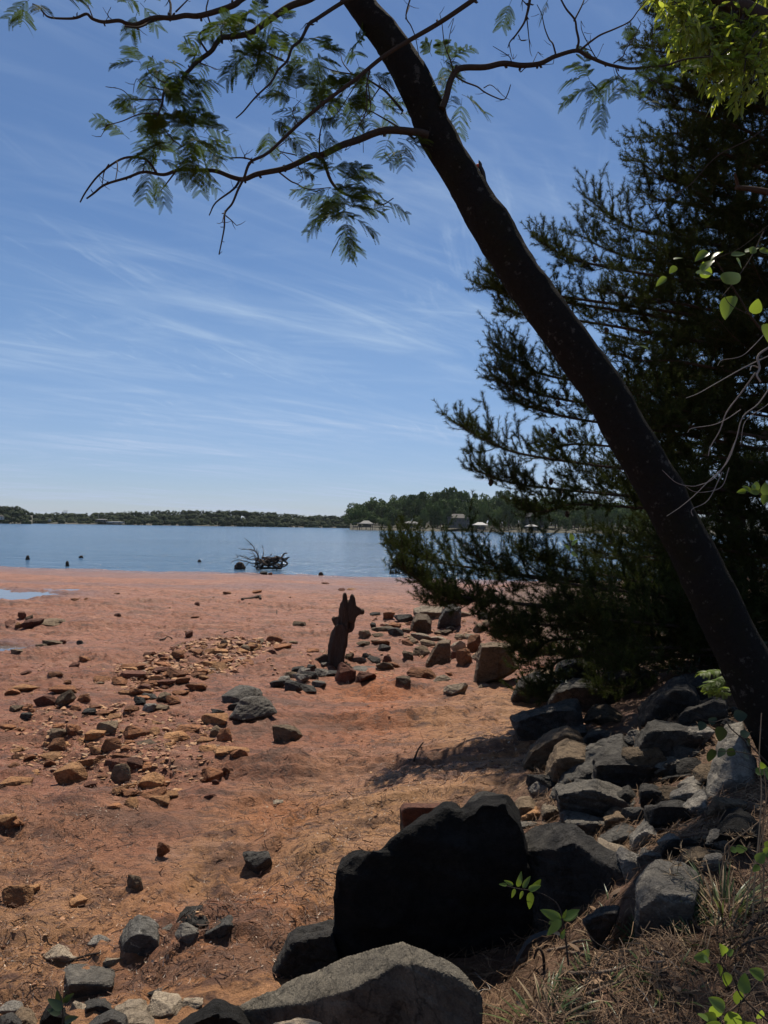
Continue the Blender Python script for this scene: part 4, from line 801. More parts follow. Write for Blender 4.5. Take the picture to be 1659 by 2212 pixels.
# ---------------------------------------------------------------- wood and leaf materials
def mat_bark(name, c1, c2, spot=(0.3, 0.31, 0.28), spots=0.0, sc=1.0, bump=0.01, moss=None, grain=False):
    t = NT(name); p = t.pos(); p = stretch(t, p, (1.6, 1.6, 0.22)) if grain else p; a = t.noise(p, 5 * sc, 5, 0.6); b = t.noise(p, 38 * sc, 5, 0.65); c = t.noise(p, 160 * sc, 3, 0.6)
    col = t.mix(b, c1, c2)
    if spots:
        v = t.n('ShaderNodeTexVoronoi'); v.inputs['Scale'].default_value = 17; v.inputs['Randomness'].default_value = 1; t.l(p, v.inputs['Vector'])
        m = t.ramp(t.math('ADD', v.outputs['Distance'], t.math('MULTIPLY', b, 0.55)), [(0.30, 0.8), (0.44, 0.0)])
        m = t.math('MULTIPLY', m, t.ramp(a, [(0.40, 0.0), (0.64, 1.0)]))
        col = t.mix(t.math('MULTIPLY', m, spots), col, spot)
        m2 = t.ramp(t.noise(p, 14, 5, 0.7), [(0.60, 0.0), (0.66, 1.0)]); col = t.mix(t.math('MULTIPLY', m2, spots * 0.45), col, spot)
    if moss: col = t.mix(t.ramp(a, [(0.5, 0.0), (0.7, 0.6)]), col, moss)
    n = t.bump(b, bump, 0.9); n = t.bump(c, bump * 0.5, 1.0, n)
    return t.done(t.bsdf(col, 0.95, n, 0.06))
M_BARK = mat_bark('silk_tree_bark', (0.014, 0.0135, 0.0125), (0.031, 0.029, 0.026), (0.17, 0.166, 0.148), 0.85, 1.0, 0.03, (0.026, 0.026, 0.014))
M_TWIG = mat_bark('twig_bark', (0.045, 0.036, 0.03), (0.08, 0.066, 0.055), sc=2)
M_PBARK = mat_bark('pine_bark', (0.05, 0.036, 0.028), (0.11, 0.08, 0.06), bump=0.02)
M_DEAD = mat_bark('weathered_wood', (0.024, 0.018, 0.014), (0.135, 0.102, 0.082), bump=0.03, grain=True)
M_DRIFT = mat_bark('driftwood', (0.05, 0.045, 0.04), (0.20, 0.18, 0.155), bump=0.01)
M_GREYTWIG = mat_bark('grey_twig', (0.16, 0.145, 0.13), (0.30, 0.275, 0.25), bump=0.003)
M_DRYSTALK = mat_strand('dry_stalk', (0.14, 0.09, 0.05), (0.36, 0.26, 0.15))
M_MIM = mat_leaf('silk_tree_leaf', (0.026, 0.040, 0.010), (0.06, 0.088, 0.02), (0.085, 0.13, 0.02), 0.35, 0.8, 0.08)
M_SPROUT = mat_leaf('sprout_leaf', (0.08, 0.13, 0.02), (0.13, 0.19, 0.03), (0.30, 0.38, 0.05), 0.5)
M_NEEDLE = mat_leaf('pine_needles', (0.018, 0.026, 0.009), (0.055, 0.068, 0.02), (0.06, 0.08, 0.014), 0.22, 0.8, 0.06)
M_OAK = mat_leaf('oak_leaf', (0.07, 0.11, 0.02), (0.12, 0.17, 0.028), (0.46, 0.52, 0.055), 0.58, 0.3, 0.5)
M_VINE = mat_leaf('vine_leaf', (0.06, 0.11, 0.02), (0.10, 0.16, 0.03), (0.26, 0.36, 0.035), 0.5, 0.28, 0.5)
M_GRASS = mat_leaf('grass_blade', (0.05, 0.08, 0.025), (0.14, 0.17, 0.06), (0.16, 0.2, 0.05), 0.35, 0.35)
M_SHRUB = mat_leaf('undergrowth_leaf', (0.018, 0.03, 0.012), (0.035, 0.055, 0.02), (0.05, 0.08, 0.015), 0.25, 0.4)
M_CONE = mat_plain('cone', (0.05, 0.035, 0.025), 0.9, 0.4, 60)

def nrmz(v): return v / (np.linalg.norm(v, axis=-1, keepdims=True) + 1e-9)

# ---------------------------------------------------------------- leaning silk tree
TRD = 4.45
def trd(y): return TRD + 0.35 * (1660 - y) / 1660.0       # leans a little away towards its top
TC = [(1742, 1720, 165), (1716, 1655, 150), (1690, 1600, 140), (1658, 1534, 135), (1567, 1343, 126), (1507, 1216, 121), (1464, 1134, 114), (1417, 1040, 113), (1349, 925, 110), (1294, 830, 109), (1186, 680, 104), (1123, 590, 102), (1056, 480, 105), (993, 375, 94), (940, 285, 94), (915, 220, 95), (866, 125, 84), (819, 60, 78), (773, 0, 73), (715, -90, 64), (650, -200, 52), (600, -330, 36), (590, -450, 18)]
tpts = np.array([at(x, y, trd(y)) for x, y, w in TC]); trad = np.array([w * 0.81 * trd(y) / F / 2 for x, y, w in TC])
base_z = hz(tpts[0][0], tpts[0][1])
tpts = np.vstack([[tpts[0] + np.array([0.06, 0, -0.25])], tpts]); trad = np.concatenate([[trad[0] * 1.35], trad])
silk = empty('silk_tree', (tpts[1][0], tpts[1][1], base_z), 'leaning tree with a dark bare trunk crossing the picture and feathery leaves at its top', 'tree')
mb = MB(); P2, R2 = spline(tpts, trad, 8)
kk = noise3(P2 * 3.1, 3); R2 = R2 * (1 + 0.035 * kk); mb.tube(P2, R2, 40, sub=1)
V = mb.v[0]; ctr = np.repeat(P2, 40, 0)
rr = fbm3(V * 9, 4, 4, 0.55) * 0.006 + fbm3(V * 40, 14, 2, 0.5) * 0.002
dV = nrmz(V - ctr); mb.v[0] = V + dV * rr[:, None]
trunk = obj('trunk', mb, M_BARK, silk, True)
# branches: layout-unit polylines with widths
def bline(pts, w0, w1, d0=None, d1=None):
    n = len(pts); out = []; rr_ = []
    for i, q in enumerate(pts):
        f_ = i / (n - 1); d = (d0 if d0 else trd(q[1])) * (1 - f_) + (d1 if d1 else trd(q[1])) * f_
        out.append(at(q[0], q[1], d)); rr_.append((w0 * (1 - f_) + w1 * f_) * d / F / 2)
    return np.array(out), np.array(rr_)
def jit(pts, a, seed):
    rg = np.random.default_rng(seed); P = pts.copy(); P[1:-1] += rg.normal(size=P[1:-1].shape) * a; return P
BR = [  # (polyline, start width, end width, near depth, far depth, side twigs)
 ([(925, 292), (900, 287), (830, 283), (770, 300), (740, 315), (700, 333), (680, 335), (650, 347), (610, 366), (555, 374), (530, 388), (505, 383), (465, 370), (430, 369), (385, 371), (350, 377), (310, 374), (270, 383), (230, 400), (205, 418), (187, 429)], 17, 3.5, 4.6, 4.3,
   [([(340, 377), (318, 348), (285, 340), (250, 346), (215, 380), (190, 412), (173, 437)], 6, 3), ([(380, 370), (362, 392), (344, 416)], 4, 2), ([(520, 385), (505, 408), (470, 438), (452, 465)], 6, 2.5), ([(252, 347), (252, 365), (250, 388)], 3, 2), ([(235, 355), (226, 375), (221, 396)], 3, 2),
    ([(690, 338), (702, 352), (714, 390), (740, 418), (775, 427), (800, 424), (828, 440), (850, 428)], 9, 2), ([(600, 370), (625, 385), (640, 398), (665, 408), (715, 405)], 4, 2), ([(640, 350), (650, 370), (655, 385)], 2.5, 1.5), ([(690, 330), (694, 290), (700, 262), (712, 230)], 4, 1.5), ([(640, 335), (600, 320), (625, 300)], 3, 1.5), ([(635, 352), (610, 330), (598, 345), (597, 340)], 2, 1.2)]),
 ([(1040, -15), (1020, 0), (950, 50), (880, 90), (825, 125), (770, 170), (700, 220), (640, 275), (580, 330), (548, 352), (528, 384), (510, 410), (497, 440), (488, 462), (485, 490), (480, 520), (473, 550)], 11, 2.5, 4.15, 4.25,
   [([(547, 346), (525, 342), (496, 341)], 4, 3), ([(530, 342), (528, 335)], 3, 2), ([(488, 466), (500, 476), (511, 487)], 3, 1.5), ([(486, 455), (480, 480)], 2.5, 1.5), ([(800, 145), (793, 190), (790, 240), (765, 290), (745, 325)], 4, 1.5), ([(785, 158), (760, 200), (730, 240), (700, 275)], 3, 1.2), ([(795, 180), (798, 230), (785, 262), (785, 330)], 3, 1.2), ([(645, 270), (632, 240), (650, 215)], 3, 1.2)]),
 ([(775, -10), (740, 5), (690, 40), (668, 52), (650, 85), (632, 105), (620, 130), (600, 155), (585, 178), (555, 212), (530, 240), (510, 255)], 9, 2.5, 4.6, 4.2, [([(690, 40), (668, 50), (660, 52)], 4, 2), ([(612, 130), (580, 115), (545, 95)], 4, 1.5), ([(560, 205), (552, 200)], 3, 2)]),
 ([(720, -40), (670, 0), (625, 15), (575, 50), (535, 70), (500, 78), (480, 80), (465, 95), (452, 110), (425, 137), (412, 152), (400, 165), (390, 180), (375, 187), (357, 202), (352, 225), (340, 250)], 15, 4, 4.7, 4.2,
   [([(447, 112), (430, 85), (436, 70), (452, 55), (448, 25), (450, 0)], 5, 3), ([(360, 196), (335, 190), (310, 183), (297, 170), (290, 182)], 3, 1.2), ([(350, 215), (290, 215), (285, 210), (262, 193), (228, 187)], 3.5, 1.2), ([(345, 245), (300, 250), (265, 262), (235, 270), (220, 280), (218, 295)], 3, 1.2), ([(340, 250), (355, 280), (375, 305), (400, 320)], 4, 2), ([(525, 75), (560, 100), (600, 128), (650, 135)], 5, 1.5), ([(378, 188), (340, 165), (318, 150), (330, 120)], 3, 1.2), ([(430, 135), (470, 150)], 3, 1.2), ([(290, 250), (290, 230), (285, 215)], 2, 1.2)]),
 ([(560, -25), (525, 0), (500, 15), (435, 30), (400, 36), (370, 35), (330, 43), (295, 53), (275, 50), (255, 47), (225, 42), (200, 37), (185, 32), (165, 38), (145, 41), (110, 37), (95, 27), (80, 15), (70, 8)], 13, 2.5, 4.7, 4.3, [([(295, 60), (330, 48), (358, 42)], 4, 2), ([(368, 35), (365, 0), (340, -15)], 6, 4), ([(380, 25), (405, 0)], 4, 2.5), ([(330, 43), (300, 62), (270, 57)], 5, 4), ([(200, 37), (192, 18), (178, 2)], 3, 2), ([(250, 47), (235, 35), (240, 15)], 2, 1.2)]),
 ([(955, 235), (965, 212), (974, 170), (995, 150), (1045, 142), (1090, 135), (1130, 139), (1165, 137), (1185, 127), (1200, 117), (1245, 110), (1270, 120), (1305, 137), (1335, 146), (1365, 148), (1405, 142), (1440, 137), (1480, 130), (1540, 122)], 15, 3, 4.65, 4.9,
   [([(1245, 110), (1250, 90), (1245, 65), (1240, 40), (1225, 20), (1210, -5)], 6, 3.5), ([(1255, 107), (1275, 90), (1300, 75), (1330, 62), (1360, 47), (1380, 22), (1400, -2)], 5, 2), ([(1325, 137), (1345, 122), (1355, 110), (1370, 80), (1385, 50)], 3, 1.5), ([(1200, 115), (1190, 98), (1187, 85), (1180, 60), (1165, 30), (1160, 10)], 4, 1.5), ([(1240, 45), (1260, 10), (1263, -10)], 4, 2.5),
    ([(985, 165), (1005, 178), (1030, 186), (1046, 200), (1065, 207), (1090, 214), (1100, 200), (1103, 183)], 4, 2), ([(1045, 190), (1060, 178), (1085, 205)], 2.5, 1.2), ([(980, 160), (975, 135), (962, 95), (955, 50), (950, 30)], 3.5, 1.2), ([(966, 110), (975, 70), (980, 42), (968, 60)], 2, 1), ([(1105, 134), (1100, 118), (1065, 100)], 2.5, 1.2), ([(1120, 138), (1126, 155), (1140, 145), (1195, 138)], 3, 1.2), ([(1150, 138), (1162, 112)], 2, 1), ([(1370, 147), (1390, 165), (1420, 175), (1450, 205)], 3, 1.2), ([(1330, 146), (1330, 165), (1350, 175)], 3, 1.2), ([(1290, 130), (1275, 105), (1262, 70), (1255, 45)], 2.5, 1.2), ([(1253, 100), (1280, 112), (1290, 125), (1303, 95)], 2, 1)]),
 ([(1150, -40), (1142, 0), (1138, 35), (1130, 50), (1112, 75), (1104, 88), (1097, 103)], 7, 2, 4.7, 4.6, [([(1120, 75), (1125, 88), (1137, 86)], 2.5, 1.2), ([(1138, 40), (1142, 80), (1145, 110)], 3, 1.5), ([(1100, 95), (1104, 118), (1108, 128)], 2, 1), ([(1140, 12), (1128, 0)], 3, 2)]),
 ([(890, -15), (877, 32), (890, 55), (898, 80), (905, 122)], 3.5, 1.5, 4.2, 4.3, [([(877, 32), (885, 12)], 3, 2)]),
 ([(870, 240), (840, 200), (820, 190), (790, 170), (760, 160), (720, 150), (690, 140)], 6, 2, 4.75, 4.9, [([(820, 190), (800, 220), (780, 250)], 3, 1.5), ([(760, 160), (740, 135), (735, 110)], 3, 1.5)]),
 ([(895, 300), (860, 270), (830, 255), (790, 235), (750, 230)], 5, 1.5, 4.7, 5.0, []),
]
for bi, (pts, w0, w1, d0, d1, sub_) in enumerate(BR):
    mb = MB(); P, rr_ = bline(pts, w0, w1, d0, d1); P = jit(P, 0.006, bi); mb.tube(P, rr_, 7, sub=5)
    Pp = np.array(pts, float)
    for si, (sp_, a0, a1) in enumerate(sub_):
        k = np.argmin(((Pp - np.array(sp_[0])) ** 2).sum(1)); f_ = k / (len(pts) - 1); dd = d0 * (1 - f_) + d1 * f_
        rg = np.random.default_rng(bi * 31 + si)
        Q_, q_ = bline(sp_, a0, a1, dd, dd + rg.uniform(-0.25, 0.25)); mb.tube(jit(Q_, 0.005, si), q_, 5, sub=4)
        # spur twigs
        for _ in range(2):
            j = rg.integers(1, len(Q_)); b0 = Q_[j]; dv = rg.normal(size=3) * np.array([1, 0.5, 0.8]); dv /= np.linalg.norm(dv)
            mb.tube([b0, b0 + dv * 0.03 + [0, 0, -0.005], b0 + dv * 0.06], [0.0022, 0.0018, 0.001], 4, sub=1)
    rg = np.random.default_rng(bi + 500)
    for _ in range(len(pts)):      # short stubs along the branch
        j = rg.integers(0, len(P)); dv = rg.normal(size=3) * np.array([1, 0.6, 1]); dv /= np.linalg.norm(dv)
        mb.tube([P[j], P[j] + dv * (rr_[j] + 0.015), P[j] + dv * (rr_[j] + 0.022) + [0.004, 0, 0.004]], [max(rr_[j] * 0.5, 0.0015)] * 2 + [0.001], 5, sub=1)
    obj('branch', mb, M_TWIG if bi not in (5,) else M_TWIG, silk, True)
# feathery leaves
def frond(mb, base, ax, L, rg, npair=8, pin=0.10, droop=0.5, tint=(0.2, 0.8)):
    ax = ax / np.linalg.norm(ax); up = np.array([0, 0, 1.0]); side = np.cross(ax, up); side /= np.linalg.norm(side) + 1e-9; nr_ = np.cross(side, ax)
    s_ = np.linspace(0, 1, 9); cur = base + ax * L * s_[:, None] + np.array([0, 0, -1]) * (droop * L * 0.5 * s_ ** 2)[:, None]
    mb.tube(cur, np.linspace(0.0016, 0.0008, 9), 3, tt_ := rg.uniform(*tint), sub=1, cap=False)
    for i in range(npair):
        f_ = 0.22 + 0.78 * (i + 0.5) / npair; c = base + ax * L * f_ + np.array([0, 0, -1]) * (droop * L * 0.5 * f_ ** 2)
        pl = pin * (0.65 + 0.5 * math.sin(math.pi * (0.15 + 0.75 * f_))) * rg.uniform(0.85, 1.1)
        for sg_ in (-1, 1):
            d = side * sg_ * 0.8 + ax * 0.65 + nr_ * rg.uniform(-0.1, 0.2) + rg.normal(size=3) * 0.06; d /= np.linalg.norm(d)
            n_ = 15; q = np.linspace(0.02, 1, n_); ax2 = c + d * pl * q[:, None] + np.array([0, 0, -1]) * (pl * rg.uniform(0.2, 0.65) * q ** 2)[:, None]
            tg = np.gradient(ax2, axis=0); tg = nrmz(tg); wv = nrmz(np.cross(tg, nr_ + 0.25 * rg.normal(size=3)))
            ll = 0.0078 * (0.55 + 0.9 * np.sin(np.pi * np.clip(q * 0.9 + 0.06, 0, 1))) ; hw = pl / n_ * 0.43
            for s2 in (-1, 1):
                a = ax2 - tg * hw; b = ax2 + tg * hw; o_ = wv * s2 * ll[:, None] + tg * hw * 0.9
                V = np.stack([a, b, b + o_ - tg * hw * 0.35, a + o_ + tg * hw * 0.1], 1).reshape(-1, 3)
                k = np.arange(n_)[:, None] * 4 + np.arange(4)
                mb.add(V, k, np.clip(tt_ + rg.normal() * 0.1, 0, 1))
FOL = [  # cluster centre, radius, fronds, depth, group key
 (395, 295, 78, 26, 4.25), (345, 320, 50, 7, 4.3), (430, 310, 52, 9, 4.25), (335, 345, 40, 5, 4.3), (370, 250, 45, 8, 4.25), (340, 175, 48, 8, 4.25), (325, 140, 36, 6, 4.3), (385, 170, 40, 6, 4.25), (350, 215, 42, 7, 4.25), (280, 292, 42, 4, 4.3), (300, 255, 34, 3, 4.3), (410, 205, 34, 4, 4.25),
 (470, 65, 45, 7, 4.35), (500, 35, 42, 7, 4.5), (545, 75, 45, 7, 4.4), (520, 115, 36, 8, 4.4), (560, 20, 40, 5, 4.5), (590, 95, 32, 4, 4.4), (450, 140, 30, 4, 4.3), (300, 5, 36, 5, 4.5), (600, 60, 30, 4, 4.5),
 (600, 125, 38, 6, 4.4), (690, 110, 40, 7, 4.5), (700, 150, 38, 6, 4.7), (660, 130, 30, 4, 4.6), (640, 215, 38, 6, 4.3), (685, 260, 46, 8, 4.4), (580, 268, 34, 4, 4.25), (620, 285, 30, 3, 4.3), (720, 220, 44, 7, 4.6), (750, 120, 38, 7, 4.7), (775, 165, 38, 7, 4.6), (800, 205, 38, 7, 4.8), (825, 235, 38, 7, 4.9), (780, 260, 34, 5, 4.8), (740, 190, 34, 5, 4.8), (855, 300, 40, 6, 4.8), (880, 325, 34, 4, 4.8),
 (745, 400, 60, 19, 4.45), (750, 450, 48, 18, 4.4), (775, 375, 36, 5, 4.5), (700, 400, 36, 5, 4.4), (805, 430, 34, 4, 4.45), (750, 490, 30, 4, 4.45),
 (955, 150, 36, 6, 4.9), (985, 195, 34, 5, 4.9), (935, 130, 30, 4, 5.0), (1295, 185, 50, 9, 4.9), (1270, 165, 36, 5, 4.85), (1350, 165, 40, 6, 4.9), (1400, 175, 40, 5, 4.95), (1440, 160, 40, 5, 5.0), (1410, 205, 34, 4, 4.95), (1395, 75, 34, 4, 4.9), (75, -8, 48, 6, 4.35), (120, -5, 34, 4, 4.35), (1115, -10, 30, 4, 4.6), (1190, -15, 30, 3, 4.6), (1290, -20, 30, 3, 4.6)]
regions = {}
for c in FOL: regions.setdefault((c[0] > 900, c[0] // 260), []).append(c)
for ri, (key, cl) in enumerate(sorted(regions.items())):
    mb = MB(); rg = np.random.default_rng(900 + ri)
    for cx, cy, r_, n, d in cl:
        for _ in range(int(n * 0.78 + .5)):
            a = rg.uniform(-math.pi, math.pi); ro = r_ * rg.uniform(0.0, 0.75)
            b = at(cx + math.cos(a) * ro, cy + math.sin(a) * ro * 0.8, d + rg.uniform(-0.15, 0.15))
            ax = rgt * (math.cos(a) + rg.normal() * 0.3) - upv * (math.sin(a) * 0.6 + 0.1) + fwd * rg.normal() * 0.9 + upv * rg.normal() * 0.35
            frond(mb, b, ax, (34 + r_ * 0.55) * d / F * rg.uniform(0.7, 1.25), rg, int(rg.integers(5, 8)), 0.074 * rg.uniform(0.85, 1.15), rg.uniform(0.1, 1.0))
    obj('foliage', mb, M_MIM, silk)

# sprout of feathery leaves at the foot of the trunk
spx = at(1585, 1470, 4.9); spr = empty('silk_tree_sprout', at(1600, 1545, 4.9), 'bright green feathery sprout growing left of the foot of the leaning trunk', 'plant')
mb = MB(); rg = np.random.default_rng(71)
for (x, y, a) in ((1575, 1445, 3.0), (1580, 1462, 3.25), (1590, 1485, 2.9), (1590, 1500, 3.1), (1585, 1452, 3.4)):
    frond(mb, at(x, y, 4.9), rgt * math.cos(a) * 1.0 + upv * 0.25 * rg.normal() - fwd * 0.2, 0.22, rg, 9, 0.062, 0.2, (0.4, 1.0))
obj('leaf', mb, M_SPROUT, spr); mb = MB(); mb.tube(atn([(1605, 1548), (1598, 1500), (1588, 1450)], 4.9), [0.006, 0.004, 0.003], 5); obj('stem', mb, M_TWIG, spr)

# ---------------------------------------------------------------- pines
def tw_needles(mb, base, dirs, lens, rg, per=46, nl=0.052, nw=0.0026):
    """bottle brush shoots: base (n,3), unit dirs (n,3), lens (n,)"""
    n = len(base); 
    if not n: return
    t_ = rg.uniform(0.0, 1.0, (n, per)) ; t_[:, : per // 6] = rg.uniform(0.85, 1.0, (n, per // 6))
    P0 = base[:, None] + dirs[:, None] * (lens[:, None] * t_)[..., None]
    rv = rg.normal(size=(n, per, 3)); rv -= dirs[:, None] * (rv * dirs[:, None]).sum(-1, keepdims=True); rv = nrmz(rv)
    D = nrmz(rv * rg.uniform(0.55, 1.0, (n, per, 1)) + dirs[:, None] * rg.uniform(0.45, 1.1, (n, per, 1)))
    L = nl * rg.uniform(0.65, 1.15, (n, per, 1)); sd = nrmz(np.cross(D, rg.normal(size=(n, per, 3))))
    W_ = nw * 0.5
    V = np.stack([P0 - sd * W_, P0 + sd * W_, P0 + D * L], 2).reshape(-1, 3)
    Fc = np.arange(len(V)).reshape(-1, 3)
    mb.add(V, Fc, np.repeat(np.clip(rg.normal(0.5, 0.25, n), 0, 1), per * 3))
def bough(tree, pts, r0_, seed, spread=1.0, dens=1.0, per=38, nl=0.058, nw=0.0042, start=0.1, tipup=0.3):
    """pts: world polyline from the trunk outwards. Side shoots lie mostly flat and turn upward at their ends."""
    rg = np.random.default_rng(seed); P, rr_ = spline(np.array(pts), np.linspace(r0_, 0.004, len(pts)), 10)
    wood = MB(); wood.tube(P, rr_, 6, sub=1); L = np.linalg.norm(np.diff(P, axis=0), axis=1).sum(); T = nrmz(np.gradient(P, axis=0))
    B, D, LN = [], [], []
    n = int(L / 0.085 * dens)
    for i in range(n):
        f_ = start + (1 - start) * (i + rg.random()) / n; k = min(int(f_ * (len(P) - 1)), len(P) - 2); b = P[k] + (P[k + 1] - P[k]) * (f_ * (len(P) - 1) - k)
        t_ = T[k]; sd = np.cross(t_, [0, 0, 1.0]); sd /= np.linalg.norm(sd) + 1e-9; s_ = rg.choice([-1, 1])
        l = spread * (0.14 + 0.62 * (1 - f_) ** 0.8 * (0.4 + 0.6 * min(1, f_ * 5))) * rg.uniform(0.55, 1.15)
        dv = t_ * rg.uniform(0.45, 0.95) + sd * s_ * rg.uniform(0.35, 0.9) + np.array([0, 0, rg.normal() * 0.34 + 0.05]); dv /= np.linalg.norm(dv)
        m = max(3, int(l / 0.07)); q = np.linspace(0, 1, m); C_ = b + dv * l * q[:, None] + np.array([0, 0, 1]) * (tipup * l * q ** 2.2)[:, None] + rg.normal(size=(m, 3)) * 0.006
        wood.tube(C_, np.linspace(0.004, 0.0018, m), 4, sub=1, cap=False)
        tg = nrmz(np.gradient(C_, axis=0))
        B.append(C_[:-1]); D.append(tg[:-1]); LN.append(np.full(m - 1, l / (m - 1) * 1.1))
        if l > 0.22:
            for _ in range(int(l / 0.11)):
                j = rg.integers(1, m); l3 = rg.uniform(0.08, 0.24) * min(1, spread); v3 = tg[j] * 0.6 + rg.normal(size=3) * np.array([0.7, 0.7, 0.5]) + np.array([0, 0, 0.15]); v3 /= np.linalg.norm(v3)
                q3 = np.linspace(0, 1, 4); C3 = C_[j] + v3 * l3 * q3[:, None] + np.array([0, 0, 1]) * (0.35 * l3 * q3 ** 2)[:, None]; t3 = nrmz(np.gradient(C3, axis=0))
                wood.tube(C3, np.linspace(0.0026, 0.0014, 4), 3, sub=1, cap=False); B.append(C3[:-1]); D.append(t3[:-1]); LN.append(np.full(3, l3 / 3 * 1.15))
        # tip shoot, pointing up
        for j in range(m):
            if j < m - 1 and rg.random() > 0.62 * (0.4 + q[j]): continue
            u_ = tg[j] * 0.7 + np.array([0, 0, 0.75]) + rg.normal(size=3) * 0.35; u_ /= np.linalg.norm(u_); sl = rg.uniform(0.05, 0.12)
            B.append(C_[j:j + 1]); D.append(u_[None]); LN.append(np.array([sl]))
            wood.tube([C_[j], C_[j] + u_ * sl * 1.12], [0.0022, 0.0013], 3, sub=1, cap=False)
    # needles along the outer axis itself
    k0 = int(len(P) * 0.45); B.append(P[k0:-1]); D.append(T[k0:-1]); LN.append(np.linalg.norm(np.diff(P[k0:], axis=0), axis=1))
    o = obj('bough', wood, M_PBARK, tree)
    nb = MB(); tw_needles(nb, np.vstack(B), np.vstack(D), np.concatenate(LN), rg, per, nl, nw)
    nd = nb.mesh('needles'); c = link('needles', nd, M_NEEDLE, o); c.matrix_parent_inverse = Matrix.Identity(4)
    return P
def px_bough(tree, tip, mid, root, r0_, seed, **k):
    """tip / mid / root = (px, py, depth)"""
    K_ = 1.28; a, m, b = at(*root), at(mid[0], mid[1], mid[2] * K_), at(tip[0], tip[1], tip[2] * K_)
    tp = b + nrmz(b - m) * 0.0
    return bough(tree, [a, a * 0.5 + m * 0.5 + np.array([0, 0, 0.03]), m, m * 0.45 + b * 0.55 + np.array([0, 0, -0.05]), b], r0_, seed, **k)
PX, PY = 5.6, 9.7
pz = hz(PX, PY)
pine = empty('pine_tree', (PX, PY, pz), 'tall dark pine with upturned bough tips behind the leaning trunk, nearest of the pines', 'tree', 'pines on the right bank')
mb = MB(); hh = np.linspace(0, 13, 16); tp = np.stack([PX + 0.12 * np.sin(hh * 0.6), PY + 0.08 * np.cos(hh * 0.5), pz - 0.15 + hh], 1); mb.tube(tp, np.linspace(0.17, 0.03, 16), 14, sub=3); obj('trunk', mb, M_PBARK, pine, True)
def tr(py, dx=0): return (1715, py, 9.7)
BGH = [  # tip, middle, root row
 ((838, 1172, 6.3), (1010, 1225, 6.6), 1330, 0), ((1010, 1190, 6.2), (1160, 1250, 6.5), 1340, 1), ((848, 1213, 6.0), (1000, 1290, 6.2), 1370, 2), ((1120, 1180, 6.7), (1240, 1230, 6.9), 1330, 3),
 ((930, 1290, 6.1), (1080, 1300, 6.3), 1400, 4), ((1060, 1345, 6.0), (1180, 1350, 6.2), 1430, 5), ((1150, 1500, 6.4), (1230, 1420, 6.5), 1420, 6), ((1110, 1400, 6.3), (1220, 1380, 6.4), 1400, 55), ((1240, 1330, 5.7), (1330, 1340, 6.0), 1390, 56), ((1330, 1440, 5.7), (1400, 1400, 6.2), 1420, 57),
 ((980, 912, 6.6), (1150, 985, 6.9), 1075, 7), ((1018, 1012, 6.4), (1190, 1055, 6.7), 1120, 8), ((1120, 1100, 6.6), (1250, 1090, 6.9), 1130, 9), ((1160, 955, 7.6), (1260, 960, 7.5), 1010, 10),
 ((1065, 742, 6.9), (1200, 815, 7.0), 900, 11), ((1068, 790, 6.7), (1200, 860, 6.9), 950, 12), ((1072, 818, 6.5), (1220, 900, 6.8), 985, 13),
 ((1030, 612, 7.0), (1200, 650, 7.1), 740, 14), ((1050, 580, 6.8), (1210, 640, 7.0), 720, 15), ((1085, 665, 7.3), (1230, 690, 7.3), 780, 16),
 ((1158, 518, 6.9), (1300, 575, 7.1), 660, 17), ((1265, 425, 7.0), (1390, 500, 7.2), 570, 18), ((1240, 500, 7.5), (1380, 560, 7.5), 620, 19),
 ((1378, 345, 7.0), (1480, 400, 7.2), 470, 20), ((1378, 408, 7.3), (1480, 440, 7.4), 520, 21), ((1390, 208, 7.3), (1500, 240, 7.4), 330, 22), ((1375, 100, 7.3), (1500, 110, 7.4), 200, 23), ((1440, 300, 7.0), (1530, 320, 7.3), 400, 24), ((1400, 20, 7.2), (1500, 40, 7.4), 110, 25), ((1430, 170, 6.9), (1520, 200, 7.2), 270, 26),
 ((1120, 1330, 8.6), (1330, 1340, 8.4), 1400, 60), ((1180, 1255, 8.8), (1380, 1280, 8.6), 1330, 61), ((1150, 1410, 8.2), (1350, 1400, 8.2), 1430, 62), ((1250, 1440, 7.6), (1420, 1420, 7.8), 1440, 63), ((1240, 1190, 8.8), (1420, 1210, 8.4), 1260, 64), ((1290, 1500, 7.0), (1420, 1450, 7.2), 1440, 65), ((1330, 1380, 8.2), (1500, 1380, 8.0), 1400, 66),  # rear boughs added so their shadow darkens the bank under the pine
 # towards the eye and to the right
 ((1300, 620, 6.2), (1440, 650, 6.8), 720, 30), ((1320, 760, 6.0), (1460, 780, 6.7), 840, 31), ((1340, 900, 5.9), (1470, 920, 6.6), 960, 32), ((1380, 1040, 5.9), (1490, 1050, 6.6), 1090, 33), ((1420, 1170, 5.8), (1500, 1180, 6.6), 1220, 34), ((1400, 520, 6.3), (1500, 560, 6.9), 640, 35), ((1520, 420, 6.3), (1570, 460, 7.0), 540, 36),
 ((1640, 700, 6.2), (1620, 720, 6.9), 760, 37), ((1690, 560, 6.6), (1650, 600, 7.1), 650, 38), ((1720, 860, 6.6), (1660, 880, 7.1), 920, 39), ((1700, 1010, 6.4), (1650, 1030, 7.0), 1060, 40), ((1720, 1160, 6.5), (1650, 1170, 7.1), 1200, 41), ((1700, 1290, 6.4), (1650, 1300, 7.0), 1320, 42), ((1560, 1330, 6.0), (1580, 1330, 6.8), 1350, 43), ((1460, 1290, 5.9), (1530, 1300, 6.7), 1330, 44), ((1700, 300, 6.9), (1650, 330, 7.2), 400, 45), ((1560, 180, 6.7), (1590, 210, 7.2), 280, 46), ((1700, 120, 7.0), (1650, 150, 7.3), 220, 47),
]
